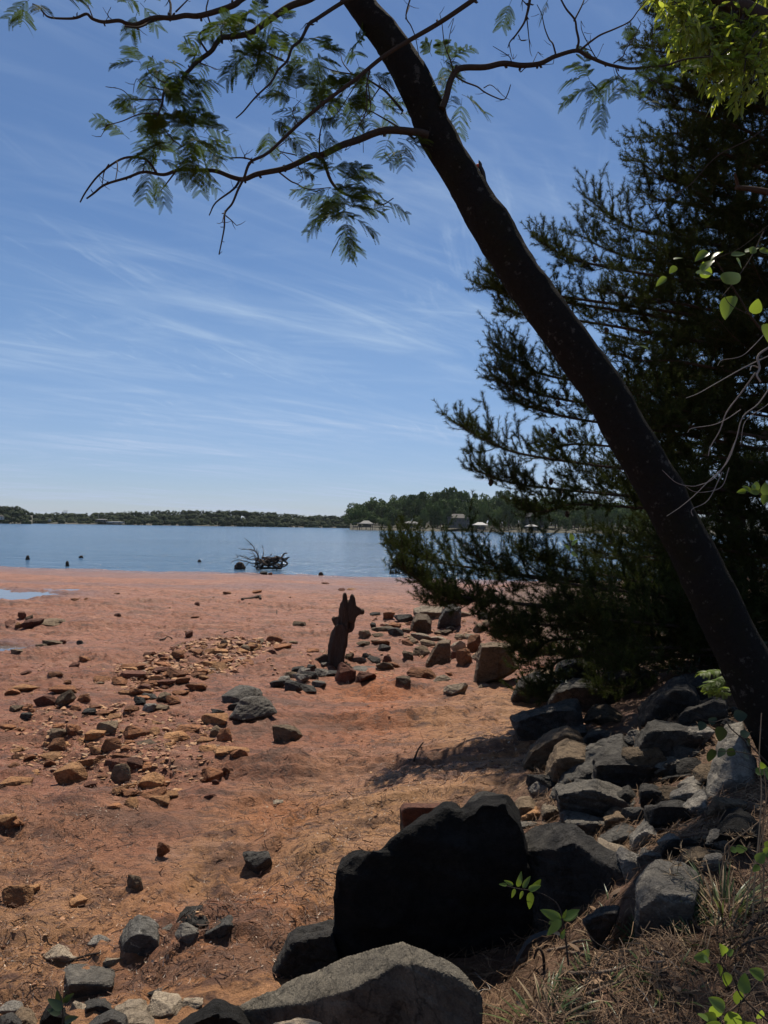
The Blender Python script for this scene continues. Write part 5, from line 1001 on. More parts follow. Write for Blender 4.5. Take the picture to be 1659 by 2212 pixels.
for tip, mid, ry, sd in BGH:
    px_bough(pine, tip, mid, tr(ry), 0.026, 2000 + sd, spread=1.15, dens=0.85)
rga = np.random.default_rng(88)
for i in range(64):
    f_ = (i + 0.5) / 64; zz_ = pz + 0.5 + 12 * f_; a = math.pi + rga.uniform(-1.5, 1.5) + (0.5 if i % 3 == 0 else 0); l = (1.25 + 2.0 * (1 - f_) ** 0.65) * rga.uniform(0.7, 1.1); dv_ = np.array([math.cos(a), math.sin(a), 0]); p0 = np.array([PX, PY, zz_])
    bough(pine, [p0, p0 + dv_ * l * 0.35 + [0, 0, 0.03], p0 + dv_ * l * 0.7 + [0, 0, -0.04], p0 + dv_ * l + [0, 0, 0.12]], 0.022, 7000 + i, spread=1.25, dens=0.8, per=26, nw=0.0065, nl=0.06)
# cones
rg = np.random.default_rng(4)
for (x, y, d) in ((1205, 872, 6.8), (1230, 935, 7.0), (1195, 930, 6.8), (1285, 560, 6.9), (1262, 570, 6.9), (1060, 1042, 6.6), (1210, 1065, 6.9), (1225, 1110, 6.9), (1190, 1040, 6.9), (1302, 790, 7), (1425, 650, 6.8), (1310, 715, 7)):
    c = at(x, y, d * 1.28); mb = MB(); bm = bmesh.new(); bmesh.ops.create_uvsphere(bm, u_segments=9, v_segments=8, radius=0.03)
    V = np.array([v.co[:] for v in bm.verts]); Fq = [[v.index for v in f.verts] for f in bm.faces]; bm.free()
    V[:, 2] *= 1.35; V *= (1 + 0.18 * np.sign(np.sin(np.arange(len(V)) * 2.4)))[:, None]
    for f in Fq: mb.f.append(np.array([f if len(f) == 4 else f + [f[2]]]) + 0) if False else None
    mb.add(V + c, [f if len(f) == 4 else [f[0], f[1], f[2], f[2]] for f in Fq if len(f) == 4]); 
    mb.add(V + c, [f for f in Fq if len(f) == 3]); obj('cone', mb, M_CONE, pine)
# second and third pine farther back, filling the right edge
def back_pine(x, y, h, seed, label, n=34, l0=2.3, skip=0.0):
    z = hz(x, y); t_ = empty('pine_tree', (x, y, z), label, 'tree', 'pines on the right bank'); rg = np.random.default_rng(seed)
    mb = MB(); hh = np.linspace(0, h, 12); mb.tube(np.stack([x + 0.1 * np.sin(hh), y + 0 * hh, z - 0.15 + hh], 1), np.linspace(0.16, 0.03, 12), 12, sub=2); obj('trunk', mb, M_PBARK, t_, True)
    for i in range(n):
        f_ = 0.06 + 0.92 * (i + 0.5) / n; zz_ = z + h * f_; a = i * 2.4 + rg.uniform(-0.4, 0.4); l = l0 * (1 - 0.75 * f_) * rg.uniform(0.8, 1.2) + 0.3
        d = np.array([math.cos(a), math.sin(a), 0]); p0 = np.array([x, y, zz_]); 
        bough(t_, [p0, p0 + d * l * 0.35 + [0, 0, 0.02], p0 + d * l * 0.7 + [0, 0, -0.03], p0 + d * l + [0, 0, 0.15]], 0.03, seed * 100 + i, spread=1.2, dens=0.9, per=30, nw=0.006, nl=0.065)
back_pine(7.6, 11.6, 12.0, 61, 'dense dark pine filling the right edge of the picture, behind the nearest pine', 40, 2.6)
back_pine(6.2, 12.6, 10.5, 63, 'dark pine directly behind the nearest pine, closing the gaps of its crown', 44, 2.4)
back_pine(6.6, 16.2, 7.5, 62, 'lower bushy pine farther along the bank, half hidden behind the nearest pine', 26, 2.2)

# ---------------------------------------------------------------- leafy undergrowth and other plants
def leaf(mb, b, d, nrm_, L, W_, tint, bend=0.2, heart=False, seg=6, fold=0.18):
    d = d / np.linalg.norm(d); s_ = np.cross(d, nrm_); s_ /= np.linalg.norm(s_) + 1e-9; n_ = np.cross(s_, d)
    q = np.linspace(0, 1, seg + 1)
    w = (np.sin(np.pi * np.clip(q, 0, 1) ** (0.62 if heart else 0.85)) ** (0.7 if heart else 0.9)) * W_ / 2; w[0] = W_ * (0.12 if heart else 0.02); w[-1] = 0.0005
    c = b + d * L * q[:, None] + n_ * (-bend * L * q ** 2)[:, None]
    l_ = c + s_ * w[:, None] + n_ * (fold * w)[:, None]; r_ = c - s_ * w[:, None] + n_ * (fold * w)[:, None]
    V = np.stack([l_, c, r_], 1).reshape(-1, 3); k = np.arange(seg)[:, None] * 3
    Q_ = np.vstack([k + [0, 1, 4, 3], k + [1, 2, 5, 4]]); mb.add(V, Q_, tint)
# oak limb at the upper right, sunlit
OX, OY = 4.55, 5.7
oz = hz(OX, OY)
oak = empty('oak_tree', (OX, OY, oz), 'oak at the upper right corner with a thick dark limb and sunlit yellow green leaves', 'tree')
mb = MB(); top = at(1790, 95, 5.9); mb.tube([[OX, OY, oz - 0.2], [OX + 0.05, OY, oz + 2], [OX - 0.03, OY + 0.05, oz + 4], [OX, OY, oz + 7.5], [OX + .1, OY, oz + 9.5]], [0.2, 0.17, 0.14, 0.10, 0.03], 14); obj('trunk', mb, M_TWIG, oak, True)
tz = np.array([OX, OY, oz + 4.9]); limb = [tz, at(1720, 85, 5.8), at(1659, 48, 5.8), at(1610, 22, 5.8), at(1560, 0, 5.8), at(1480, -50, 5.8), at(1400, -130, 5.8)]
mb = MB(); mb.tube(limb, [0.11, 0.085, 0.075, 0.07, 0.06, 0.04, 0.015], 12, sub=6); lm = obj('branch', mb, M_TWIG, oak, True)
rg = np.random.default_rng(19); tw = MB(); lf = MB()
SPR = [((1640, 38), (1560, 48), (1470, 60)), ((1600, 20), (1540, 60), (1480, 45)), ((1650, 50), (1590, 95), (1560, 190)), ((1659, 45), (1640, 110), (1625, 180)), ((1610, 25), (1570, 110), (1520, 120)), ((1580, 10), (1510, 20), (1440, 8)), ((1540, -10), (1490, 30), (1450, 30)), ((1680, 60), (1665, 120), (1660, 190)), ((1690, 60), (1690, 20), (1650, -5)), ((1640, 40), (1600, 70), (1500, 85)), ((1620, 30), (1600, 110), (1580, 150)), ((1659, 50), (1620, 90), (1600, 210)), ((1560, 0), (1470, -5), (1425, -20)), ((1550, 50), (1500, 100), (1470, 100)), ((1700, 70), (1680, 90), (1640, 95)), ((1590, 15), (1540, 90), (1530, 165))]
for (a, m, b) in SPR:
    d0 = 5.8; dd = rg.uniform(-0.5, 0.3); P, rr_ = spline(np.array([at(*a, d0), at(*m, d0 + dd * 0.6), at(*b, d0 + dd)]), np.array([0.012, 0.008, 0.003]), 8); tw.tube(P, rr_, 5, sub=1)
    for k in range(3, len(P)):
        for _ in range(3):
            b0 = P[k] + rg.normal(size=3) * 0.02; v = nrmz(np.array([rg.normal() * 0.9, rg.normal() * 0.6, -0.55 + rg.normal() * 0.6])); l = rg.uniform(0.06, 0.18)
            e = b0 + v * l; tw.tube([b0, e], [0.002, 0.001], 3, sub=1, cap=False)
            for j in range(4):
                p0 = b0 + (e - b0) * rg.uniform(0.2, 1); dv = nrmz(v * 0.5 + rg.normal(size=3) * 0.6 + np.array([0, 0, -0.45]))
                leaf(lf, p0, dv, rg.normal(size=3) * 0.5 + [0, 0, 0.8], rg.uniform(0.075, 0.12), rg.uniform(0.02, 0.032), rg.random(), rg.uniform(-0.1, 0.3), seg=4)
# unseen oak foliage overhead, added to dapple the bank with shade
rg = np.random.default_rng(23)
for k in range(60):
    c = np.array([rg.uniform(0.9, 5.0), rg.uniform(6.2, 9.2), 0]); c[2] = 3.3 + 0.77 * c[1] + rg.uniform(0, 2.0)
    if rg.random() < 0.5: tw.tube([[OX, OY, oz + 8.5], (c + np.array([OX, OY, oz + 8.5])) / 2 + rg.normal(size=3) * 0.15, c], [0.02, 0.012, 0.004], 5)
    for _ in range(36):
        leaf(lf, c + rg.normal(size=3) * np.array([0.34, 0.34, 0.2]), rg.normal(size=3), rg.normal(size=3) * 0.4 + [0, 0, 1], rg.uniform(0.1, 0.15), rg.uniform(0.035, 0.05), rg.random(), 0.1, seg=2)
obj('twig', tw, M_TWIG, oak); obj('foliage', lf, M_OAK, oak)

# greenbrier vines: stem + round leaves
def vine(label, stems, leaves, d, cat='vine', name='vine', mat=M_VINE, group=None, wmul=0.75, stemmat=None, base=None):
    allp = [q for s_ in stems for q in s_[0]]; bx = max(allp, key=lambda q: q[1]) if base is None else base
    root = empty(name, at(bx[0], bx[1], bx[2] if len(bx) > 2 else d), label, cat, group); rg = np.random.default_rng(int(bx[0] + bx[1]))
    for pts, w0, w1 in stems:
        mb = MB(); P, rr_ = bline([q[:2] for q in pts], w0, w1, pts[0][2] if len(pts[0]) > 2 else d, pts[-1][2] if len(pts[-1]) > 2 else d); mb.tube(P, rr_, 6, sub=5); obj('stem', mb, stemmat or M_TWIG, root, True)
    for i, (x, y, ang_, L, tip) in enumerate(leaves):
        mb = MB(); dd = d + rg.uniform(-0.06, 0.06); b = at(x, y, dd); l = L * dd / F
        l *= 0.88; dv = rgt * math.cos(ang_) + upv * math.sin(ang_) + fwd * rg.uniform(-0.4, 0.4)
        nm = -fwd * rg.uniform(0.3, 1.0) + upv * rg.uniform(0.2, 1.0) + rgt * rg.uniform(-0.5, 0.5)
        leaf(mb, b, dv, nm, l, l * wmul * rg.uniform(0.85, 1.15), rg.random(), rg.uniform(-0.1, 0.35), True, 9, rg.uniform(0.1, 0.4)); obj('leaf', mb, mat, root, True)
vine('thorny vine with large round backlit leaves hanging at the right edge, upper half', [([(1720, 900, 2.9), (1690, 800), (1660, 735), (1620, 680), (1590, 632), (1570, 600), (1545, 560, 2.7)], 7, 2), ([(1650, 500, 2.8), (1620, 560), (1585, 610), (1560, 640, 2.7)], 3, 2), ([(1620, 680), (1580, 660), (1565, 640)], 2, 1.2), ([(1600, 600), (1545, 605), (1500, 600)], 2, 1.2), ([(1680, 470), (1600, 535), (1540, 560)], 2, 1)],
     [(1566, 612, 0.75, 56, 0), (1528, 600, 1.9, 40, 0), (1535, 590, 3.3, 45, 0), (1515, 585, 0.9, 38, 0), (1585, 640, -2.0, 58, 0), (1630, 678, 1.5, 36, 0), (1652, 700, -1.4, 52, 0), (1460, 575, -2.3, 26, 0), (1440, 600, -2.6, 30, 0), (1455, 560, 0.2, 22, 0), (1560, 545, 3.5, 34, 0), (1580, 552, 0.1, 36, 0), (1610, 545, 0.3, 34, 0), (1622, 548, 1.0, 28, 0), (1590, 558, -0.9, 30, 0), (1640, 540, -0.4, 28, 0), (1530, 545, 3.6, 36, 0), (1400, 755, 2.6, 22, 0)], 2.75)
vine('small vine sprig with rounded green leaves at the right edge level with the lake', [([(1700, 1060, 2.9), (1650, 1070), (1620, 1058), (1602, 1052, 2.8)], 3, 1.2)], [(1612, 1060, 3.4, 22, 0), (1620, 1062, 2.4, 22, 0), (1632, 1060, 1.4, 24, 0), (1640, 1066, 2.6, 30, 0), (1650, 1070, 1.3, 34, 0), (1655, 1068, -1.9, 28, 0), (1625, 1055, 0.7, 18, 0)], 2.8)
vine('vine with drooping dark green leaves hanging across the foot of the leaning trunk', [([(1690, 1680, 3.2), (1650, 1640), (1615, 1605), (1580, 1575), (1565, 1555), (1540, 1560), (1502, 1548, 3.1)], 4, 1.3), ([(1640, 1635), (1600, 1625), (1545, 1622)], 2.5, 1.2), ([(1600, 1590), (1625, 1580)], 2, 1)],
     [(1520, 1560, -2.2, 24, 0), (1532, 1562, 0.6, 22, 0), (1560, 1570, -1.6, 40, 0), (1585, 1548, 0.1, 34, 0), (1535, 1618, -1.5, 38, 0), (1570, 1620, -0.5, 30, 0), (1600, 1588, 0.2, 28, 0), (1605, 1625, -0.8, 26, 0), (1565, 1618, -2.4, 26, 0), (1612, 1600, -0.6, 24, 0)], 3.1, mat=M_SHRUB)
vine('sprig with bright yellow green leaves among dry stalks at the right edge', [([(1690, 1720, 3.0), (1660, 1680), (1630, 1665), (1595, 1650, 3.0)], 2, 1)], [(1632, 1668, 0.3, 26, 0), (1645, 1672, 0.9, 24, 0), (1655, 1668, -1.2, 24, 0), (1668, 1672, 0.9, 30, 0), (1650, 1660, 2.1, 18, 0)], 2.9)
vine('vine with five bright round leaves hanging over the dry stalks right of the grass tuft', [([(1700, 1990, 2.4), (1665, 1905), (1640, 1860), (1600, 1830), (1575, 1828, 2.35)], 3, 1)], [(1578, 1838, 0.1, 24, 0), (1590, 1836, 0.35, 26, 0), (1635, 1862, 0.8, 30, 0), (1650, 1845, 0.5, 30, 0), (1655, 1832, 1.0, 26, 0), (1640, 1870, -2.5, 22, 0)], 2.35)
vine('thorny vine with big round green leaves at the bottom right corner', [([(1700, 2240, 1.95), (1640, 2190), (1600, 2150), (1585, 2115), (1560, 2085), (1555, 2060, 1.9)], 5, 1.5), ([(1680, 2090, 1.95), (1640, 2120), (1600, 2165), (1550, 2210)], 4, 2), ([(1560, 2270, 1.95), (1590, 2200), (1600, 2160)], 3, 2)],
     [(1605, 2145, 1.25, 44, 0), (1592, 2140, -1.5, 36, 0), (1565, 2180, 2.6, 46, 0), (1552, 2175, -1.9, 44, 0), (1575, 2185, -1.1, 54, 0), (1548, 2200, 2.9, 40, 0), (1560, 2225, 2.8, 46, 0), (1590, 2228, 0.2, 46, 0), (1610, 2210, -0.9, 46, 0), (1640, 2200, 1.6, 30, 0), (1558, 2105, 1.8, 30, 0), (1570, 2100, -1.7, 32, 0), (1565, 2060, 2.0, 30, 0), (1570, 2062, 0.7, 20, 0), (1525, 2068, 3.2, 28, 0), (1518, 2066, 0.9, 22, 0), (1520, 2070, -0.4, 24, 0), (1650, 2110, 2.8, 34, 0), (1665, 2105, 0.3, 34, 0), (1530, 2205, 2.6, 26, 0)], 1.92)
vine('young plant with pale serrated leaves in front of the giant black boulder', [([(1228, 2085, 2.32), (1222, 2030), (1215, 1985), (1205, 1955), (1185, 1938), (1155, 1925, 2.36), (1120, 1920), (1088, 1912, 2.38)], 4.5, 1.3), ([(1222, 2020), (1190, 1995), (1160, 1985)], 2, 1)],
     [(1150, 1922, 0.9, 34, 0), (1142, 1922, 0.5, 34, 0), (1130, 1918, 1.0, 34, 0), (1118, 1915, 1.2, 34, 0), (1108, 1912, 2.6, 26, 0), (1095, 1912, 3.0, 20, 0), (1112, 1920, -2.0, 22, 0), (1130, 1925, -2.0, 22, 0), (1148, 1928, -1.8, 42, 0), (1216, 1985, 0.4, 48, 0), (1216, 1985, 0.05, 48, 0), (1212, 1985, 2.9, 52, 0), (1212, 1988, -2.5, 50, 0), (1216, 1984, 1.2, 24, 0), (1185, 1995, 0.4, 18, 0), (1212, 2028, 1.1, 24, 0)], 2.34, cat='plant', name='seedling', wmul=0.42)
vine('small leafy sprig rising before the stones at the bottom left', [([(132, 2240, 1.55), (136, 2190), (130, 2150), (118, 2130, 1.55)], 4, 1.5), ([(136, 2180), (155, 2160)], 2, 1)], [(132, 2175, 1.9, 40, 0), (134, 2180, 2.4, 44, 0), (138, 2165, 0.7, 32, 0), (140, 2205, 0.5, 40, 0), (130, 2190, 2.9, 34, 0)], 1.55, cat='plant', name='seedling', mat=M_SHRUB, wmul=0.5)
vine('tiny sprig of green leaves poking above the low pine bough', [([(1228, 1215, 6.2), (1232, 1185), (1236, 1160, 6.2)], 2, 1)], [(1232, 1190, 2.2, 22, 0), (1235, 1178, 0.9, 22, 0), (1236, 1168, 1.7, 20, 0), (1234, 1195, -0.3, 20, 0)], 6.2, cat='plant', name='seedling')
# bare grey twigs at the right edge
def bare(label, lines, d, mat, name='dead_branch', cat='dead branch', n=6):
    rt = [q for l_ in lines for q in l_[0]]; bx = max(rt, key=lambda q: q[0]); root = empty(name, at(bx[0], bx[1], d), label, cat)
    mb = MB(); rg = np.random.default_rng(int(bx[1]))
    for pts, w0, w1 in lines: P, rr_ = bline(pts, w0, w1, d, d + rg.uniform(-0.12, 0.12)); mb.tube(P, rr_, n, sub=5)
    obj('twig', mb, mat, root, True)
bare('bare grey drooping twigs hanging in front of the dark pine at the right edge', [
 ([(1700, 730), (1640, 765), (1641, 795), (1635, 810), (1643, 825)], 5, 4), ([(1632, 805), (1600, 850), (1570, 890), (1555, 930), (1535, 965), (1530, 985)], 3.5, 2), ([(1680, 760), (1615, 790), (1570, 815), (1540, 832), (1508, 850), (1482, 860)], 3, 1.5), ([(1600, 885), (1570, 905), (1540, 918), (1495, 925), (1485, 935)], 2.5, 1.2),
 ([(1680, 810), (1640, 870), (1605, 900), (1590, 950), (1570, 1000), (1530, 1040), (1500, 1070), (1470, 1095), (1440, 1115)], 3, 1.2), ([(1590, 950), (1565, 1005), (1540, 1035), (1510, 1048), (1490, 1050), (1460, 1042), (1430, 1015)], 2.5, 1.2), ([(1575, 1010), (1560, 1050), (1530, 1062), (1500, 1062), (1480, 1050)], 2, 1),
 ([(1560, 1020), (1530, 1080), (1495, 1100), (1497, 1115)], 2, 1.4), ([(1690, 850), (1650, 880), (1610, 910), (1600, 960)], 2, 1), ([(1640, 795), (1625, 790), (1620, 800)], 3, 2), ([(1670, 700), (1630, 745), (1600, 770), (1560, 778), (1550, 790)], 2, 1)], 3.2, M_GREYTWIG)
bare('thin dark twig arching in front of the pine at the upper right', [([(1659, 270), (1620, 300), (1560, 330), (1530, 355), (1490, 400), (1440, 430), (1410, 470), (1395, 500)], 3, 1.5), ([(1690, 250), (1659, 270)], 3, 3)], 5.2, M_TWIG)
bare('broken dark limb stub poking out of the pine at the right edge', [([(1700, 425), (1659, 415), (1620, 408), (1590, 405)], 16, 9), ([(1595, 405), (1590, 385), (1588, 375)], 8, 4)], 6.3, M_PBARK)

# dark shrubs at the foot of the pines
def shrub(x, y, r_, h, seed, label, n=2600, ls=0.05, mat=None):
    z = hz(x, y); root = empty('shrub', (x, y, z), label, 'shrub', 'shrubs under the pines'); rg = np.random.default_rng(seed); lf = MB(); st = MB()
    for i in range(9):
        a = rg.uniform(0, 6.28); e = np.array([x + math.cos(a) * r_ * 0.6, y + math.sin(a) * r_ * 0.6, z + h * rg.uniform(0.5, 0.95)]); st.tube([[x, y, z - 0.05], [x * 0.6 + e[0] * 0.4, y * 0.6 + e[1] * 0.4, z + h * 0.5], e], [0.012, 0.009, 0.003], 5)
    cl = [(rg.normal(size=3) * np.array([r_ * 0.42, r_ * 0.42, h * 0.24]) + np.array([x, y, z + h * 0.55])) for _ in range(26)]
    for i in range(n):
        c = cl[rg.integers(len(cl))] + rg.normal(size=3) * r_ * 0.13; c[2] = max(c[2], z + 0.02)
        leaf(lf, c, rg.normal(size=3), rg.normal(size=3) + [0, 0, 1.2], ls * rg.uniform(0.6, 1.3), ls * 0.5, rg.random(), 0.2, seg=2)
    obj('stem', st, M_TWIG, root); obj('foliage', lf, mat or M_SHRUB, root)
shrub(4.6, 6.6, 1.0, 1.3, 1, 'dark leafy shrub behind the foot of the leaning trunk'); shrub(4.5, 9.6, 1.1, 1.1, 2, 'dark low shrub in the shade at the foot of the nearest pine'); shrub(6.0, 8.6, 1.3, 2.2, 3, 'tall dark shrub between the pines at the right edge', 3600); shrub(4.6, 12.0, 1.2, 1.4, 4, 'dark shrub beyond the nearest pine trunk'); shrub(3.35, 10.9, 0.9, 0.9, 7, 'dark low shrub filling the black shade under the bough at the edge of the sunlit clay', 2600); shrub(3.9, 11.8, 1.1, 1.1, 8, 'dark shrub filling the shade behind the low shrub at the edge of the sunlit clay', 2600); shrub(3.9, 5.4, 0.6, 0.8, 5, 'dark shrub right behind the leaning trunk at the right edge', 1500)  # the two by the sunlit clay are added to stand in for black shade
def horiz(x): return 1136 + 0.0145 * (x - 829)
def lake_d(x, y): return (CAM_H - WATER) * F / max(y - horiz(x), 1)

# ---------------------------------------------------------------- dead stump with torn spires
C4 = lambda q: (675 + q[0] * .0879, 1263.6 + q[1] * .0879)
sd_ = gd(735, 1437)
sp_loc = at(735, 1440, sd_)
stump = empty('tree_stump', (sp_loc[0], sp_loc[1], hz(sp_loc[0], sp_loc[1])), 'tall dead stump with two torn spires and a snout like snag, on the red clay', 'stump')
def D(p, T): return dict(p=p, T=T)
hero('trunk', None, [
    D([(350, 1740), (400, 1500), (470, 1300), (480, 1180), (560, 1000), (660, 950), (800, 950), (880, 1160), (850, 1300), (860, 1450), (830, 1620), (790, 1800), (780, 1950), (690, 2080), (400, 2090), (350, 1900)], 0.42),
    D([(540, 1050), (600, 850), (650, 740), (690, 540), (730, 400), (790, 190), (840, 190), (865, 300), (870, 420), (885, 700), (890, 900), (900, 1130), (560, 1170)], 0.26),
    D([(850, 480), (900, 360), (955, 240), (980, 238), (982, 380), (1030, 400), (1060, 500), (1100, 600), (1095, 740), (1060, 810), (1010, 900), (890, 910), (850, 700)], 0.2),
    D([(1040, 500), (1100, 580), (1160, 610), (1246, 632), (1246, 690), (1190, 722), (1110, 748), (1040, 800)], 0.2), D([(930, 860), (1008, 860), (1003, 1030), (985, 1100), (935, 1150), (925, 1010)], 0.1), D([(860, 1060), (990, 1060), (960, 1140), (850, 1180)], 0.12),
    D([(760, 1880), (860, 1950), (1010, 2040), (980, 2110), (740, 2090)], 0.3), D([(478, 830), (520, 775), (600, 765), (660, 780), (690, 900), (640, 980), (540, 990), (515, 960)], 0.2), D([(830, 1340), (870, 1340), (880, 1480), (862, 1560), (820, 1580)], 0.12)],
    sd_, 0.4, 'b', amp=0.022, vox=110, seed=91, wood=True, mat=M_DEAD, parent=stump, conv=C4)
hero('root', None, [D([(0, 1850), (150, 1800), (330, 1700), (420, 1720), (420, 1930), (250, 1960), (20, 1920)], 0.22)], sd_, 0.2, 'b', amp=0.03, vox=40, seed=92, wood=True, mat=M_DEAD, parent=stump, conv=C4)
# small stumps at the lake edge
def small_stump(x0, x1, y0, y1, label, seed, group=None):
    xc = (x0 + x1) / 2; w = (x1 - x0) / 2; d = lake_d(xc, y1)
    hero('tree_stump', label, [dict(p=[(x0, y1 + 2), (x0 + w * .15, y0 + (y1 - y0) * .45), (x0 + w * .5, y0 + (y1 - y0) * .2), (xc + w * .1, y0), (x1 - w * .3, y0 + (y1 - y0) * .3), (x1, y1 - (y1 - y0) * .3), (x1, y1 + 2)], T=(x1 - x0) * d / F)], d, 0.3, 'b', amp=0.09, vox=26, seed=seed, wood=True, mat=M_DEAD, cat='stump', group=group)
small_stump(55.5, 64, 1200, 1209, 'small black stump farthest left in the shallows', 93); small_stump(141.5, 149, 1212, 1223, 'slim black stump at the waterline, right of the farthest left one', 94); small_stump(170, 179.5, 1200.5, 1205, 'low black stump tip out in the water left of centre', 95)
small_stump(427, 434.5, 1209, 1214, 'tiny black stump tip in open water left of the driftwood', 96); small_stump(506.5, 529, 1215, 1229.5, 'black triangular stump standing beside the driftwood', 97); small_stump(688, 698, 1235.5, 1243, 'small black stump at the shore right of the driftwood', 98)
small_stump(841, 846, 1231, 1240, 'left of three black posts by the bough tip', 99, 'posts by the bough'); small_stump(847, 851, 1233, 1240, 'middle one of three short black posts by the pine bough tip', 100, 'posts by the bough'); small_stump(853, 858, 1231, 1240, 'right one of three short black posts by the pine bough tip', 101, 'posts by the bough')
flush()
# root ball driftwood in the shallows
C9 = lambda q: (486 + q[0] * .0977, 1150 + q[1] * .0977)
dd = lake_d(565, 1231)
drift = empty('driftwood', at(570, 1231, dd), 'uprooted dead tree with tangled roots and bare branches lying at the lake edge', 'driftwood')
def dcurve(mb, pts, w0, w1, dz=0.0, seed=0):
    rg = np.random.default_rng(seed + int(pts[0][0])); n = len(pts)
    P = np.array([at(*C9(q), dd + dz + rg.uniform(-0.3, 0.3)) for q in pts]); mb.tube(P, np.linspace(w0, w1, n) * .0977 * dd / F / 2, 6, sub=4)
mb = MB()
for pts, a, b in [([(790, 700), (745, 560), (710, 460), (640, 400), (540, 375), (440, 370), (370, 375), (310, 350)], 38, 10), ([(650, 400), (640, 330), (590, 270), (530, 210), (470, 160), (425, 125)], 26, 8), ([(780, 690), (740, 520), (730, 400)], 26, 8), ([(705, 450), (705, 350)], 18, 8), ([(830, 540), (855, 450), (840, 350), (818, 285)], 24, 8), ([(780, 690), (700, 600), (560, 600), (430, 550), (330, 520), (260, 495)], 26, 7),
    ([(760, 700), (600, 690), (530, 660), (400, 630), (300, 610), (220, 620), (120, 685)], 28, 7), ([(540, 660), (480, 720), (440, 775)], 16, 7), ([(300, 540), (230, 575), (170, 580)], 12, 5), ([(700, 560), (640, 480), (600, 430), (590, 400)], 16, 5), ([(650, 520), (560, 550), (480, 620), (400, 690)], 14, 5), ([(640, 480), (560, 465), (540, 460)], 12, 5), ([(560, 600), (440, 520), (410, 520)], 14, 5), ([(220, 620), (150, 640), (110, 625)], 10, 5), ([(930, 540), (1010, 520), (1030, 480), (1050, 470)], 20, 9), ([(1010, 490), (1000, 475)], 14, 8), ([(390, 345), (440, 365)], 10, 8)]: dcurve(mb, pts, a, b)
obj('branch', mb, M_DRIFT, drift)
mb = MB(); dcurve(mb, [(740, 825), (750, 780), (790, 720), (850, 660), (900, 620)], 46, 24, -0.3); obj('branch', mb, M_GREYTWIG, drift)
mb = MB(); rg = np.random.default_rng(8)
for i in range(60):
    x = rg.uniform(670, 1280); y = rg.uniform(560, 810); y2 = y + rg.uniform(-130, 90); x2 = x + rg.uniform(-160, 190)
    dcurve(mb, [(x, y), ((x + x2) / 2 + rg.uniform(-20, 20), (y + y2) / 2), (min(x2, 1330), min(max(y2, 545), 830))], rg.uniform(20, 46), rg.uniform(10, 24), rg.uniform(-0.3, 0.5), i)
for pts, a, b in [([(780, 700), (900, 640), (1050, 600), (1200, 570), (1320, 590), (1410, 550)], 130, 22), ([(700, 800), (900, 790), (1100, 790), (1230, 800)], 60, 50), ([(820, 560), (950, 570), (1100, 560), (1180, 540)], 60, 30), ([(1250, 560), (1290, 500), (1320, 465), (1370, 462)], 44, 26), ([(1330, 640), (1380, 580), (1430, 545)], 26, 12), ([(1270, 600), (1330, 640), (1380, 690), (1330, 740), (1260, 770), (1230, 810)], 44, 30), ([(1270, 640), (1230, 720), (1130, 790)], 40, 26), ([(800, 620), (870, 700), (1000, 720), (1120, 680), (1180, 620)], 90, 40), ([(680, 800), (760, 740), (900, 720)], 60, 40)]: dcurve(mb, pts, a, b, 0.1)
for i in range(46):
    x = rg.uniform(640, 1300); y = rg.uniform(560, 780); a = rg.uniform(-2.6, -0.4); l = rg.uniform(60, 170); dcurve(mb, [(x, y), (x + math.cos(a) * l * .5 + rg.uniform(-8, 8), y + math.sin(a) * l * .5 * 0.6), (x + math.cos(a) * l, max(y + math.sin(a) * l * 0.6, 500))], rg.uniform(10, 18), 4, rg.uniform(-0.3, 0.3), i)
for i in range(26):
    x, y = [(640, 400), (700, 560), (560, 600), (430, 550), (400, 630), (540, 660), (590, 270), (300, 540)][i % 8]; a = rg.uniform(2.2, 4.4); l = rg.uniform(60, 160); dcurve(mb, [(x, y), (x + math.cos(a) * l * .5, y + math.sin(a) * l * .45 + rg.uniform(-10, 10)), (x + math.cos(a) * l, y + math.sin(a) * l * .8)], 8, 3, 0, i)
obj('root', mb, M_DEAD, drift)

# ---------------------------------------------------------------- woodpecker on the trunk
BP = lambda q: (1004.4 + q[0] * .04557, 324 + q[1] * .04557)
bd = trd(375) - 0.005
bird = empty('woodpecker', at(*BP((640, 1000)), bd), 'small dark woodpecker with a red throat clinging upright to the leaning trunk', 'bird')
mb = MB(); pr = .04557 * bd / F
sp_ = [((652, 455), 8), ((668, 520), 30), ((695, 590), 62), ((715, 680), 92), ((735, 800), 88), ((790, 930), 100), ((845, 1080), 108), ((895, 1230), 92), ((940, 1370), 68), ((990, 1500), 46), ((1060, 1620), 36), ((1150, 1760), 26), ((1232, 1872), 10)]
mb.tube([at(*BP(q), bd) for q, r_ in sp_], np.array([r_ for q, r_ in sp_]) * pr, 14, sub=4)
bm = bmesh.new(); bmesh.ops.create_icosphere(bm, subdivisions=3, radius=112 * pr); V = np.array([v.co[:] for v in bm.verts]); Fc = np.array([[v.index for v in f.verts] for f in bm.faces]); bm.free()
thr = at(*BP((600, 765)), bd); mb.add(V + thr, Fc)
o = link('tmp', mb.mesh('tmp')); md = o.modifiers.new('r', 'REMESH'); md.mode = 'VOXEL'; md.voxel_size = 0.0022; md.use_smooth_shade = True
M_FEATH = mat_plain('dark_feathers', (0.035, 0.034, 0.032), 0.7, 0.5, 120); M_REDF = mat_plain('red_feathers', (0.42, 0.06, 0.03), 0.7, 0.25, 200)
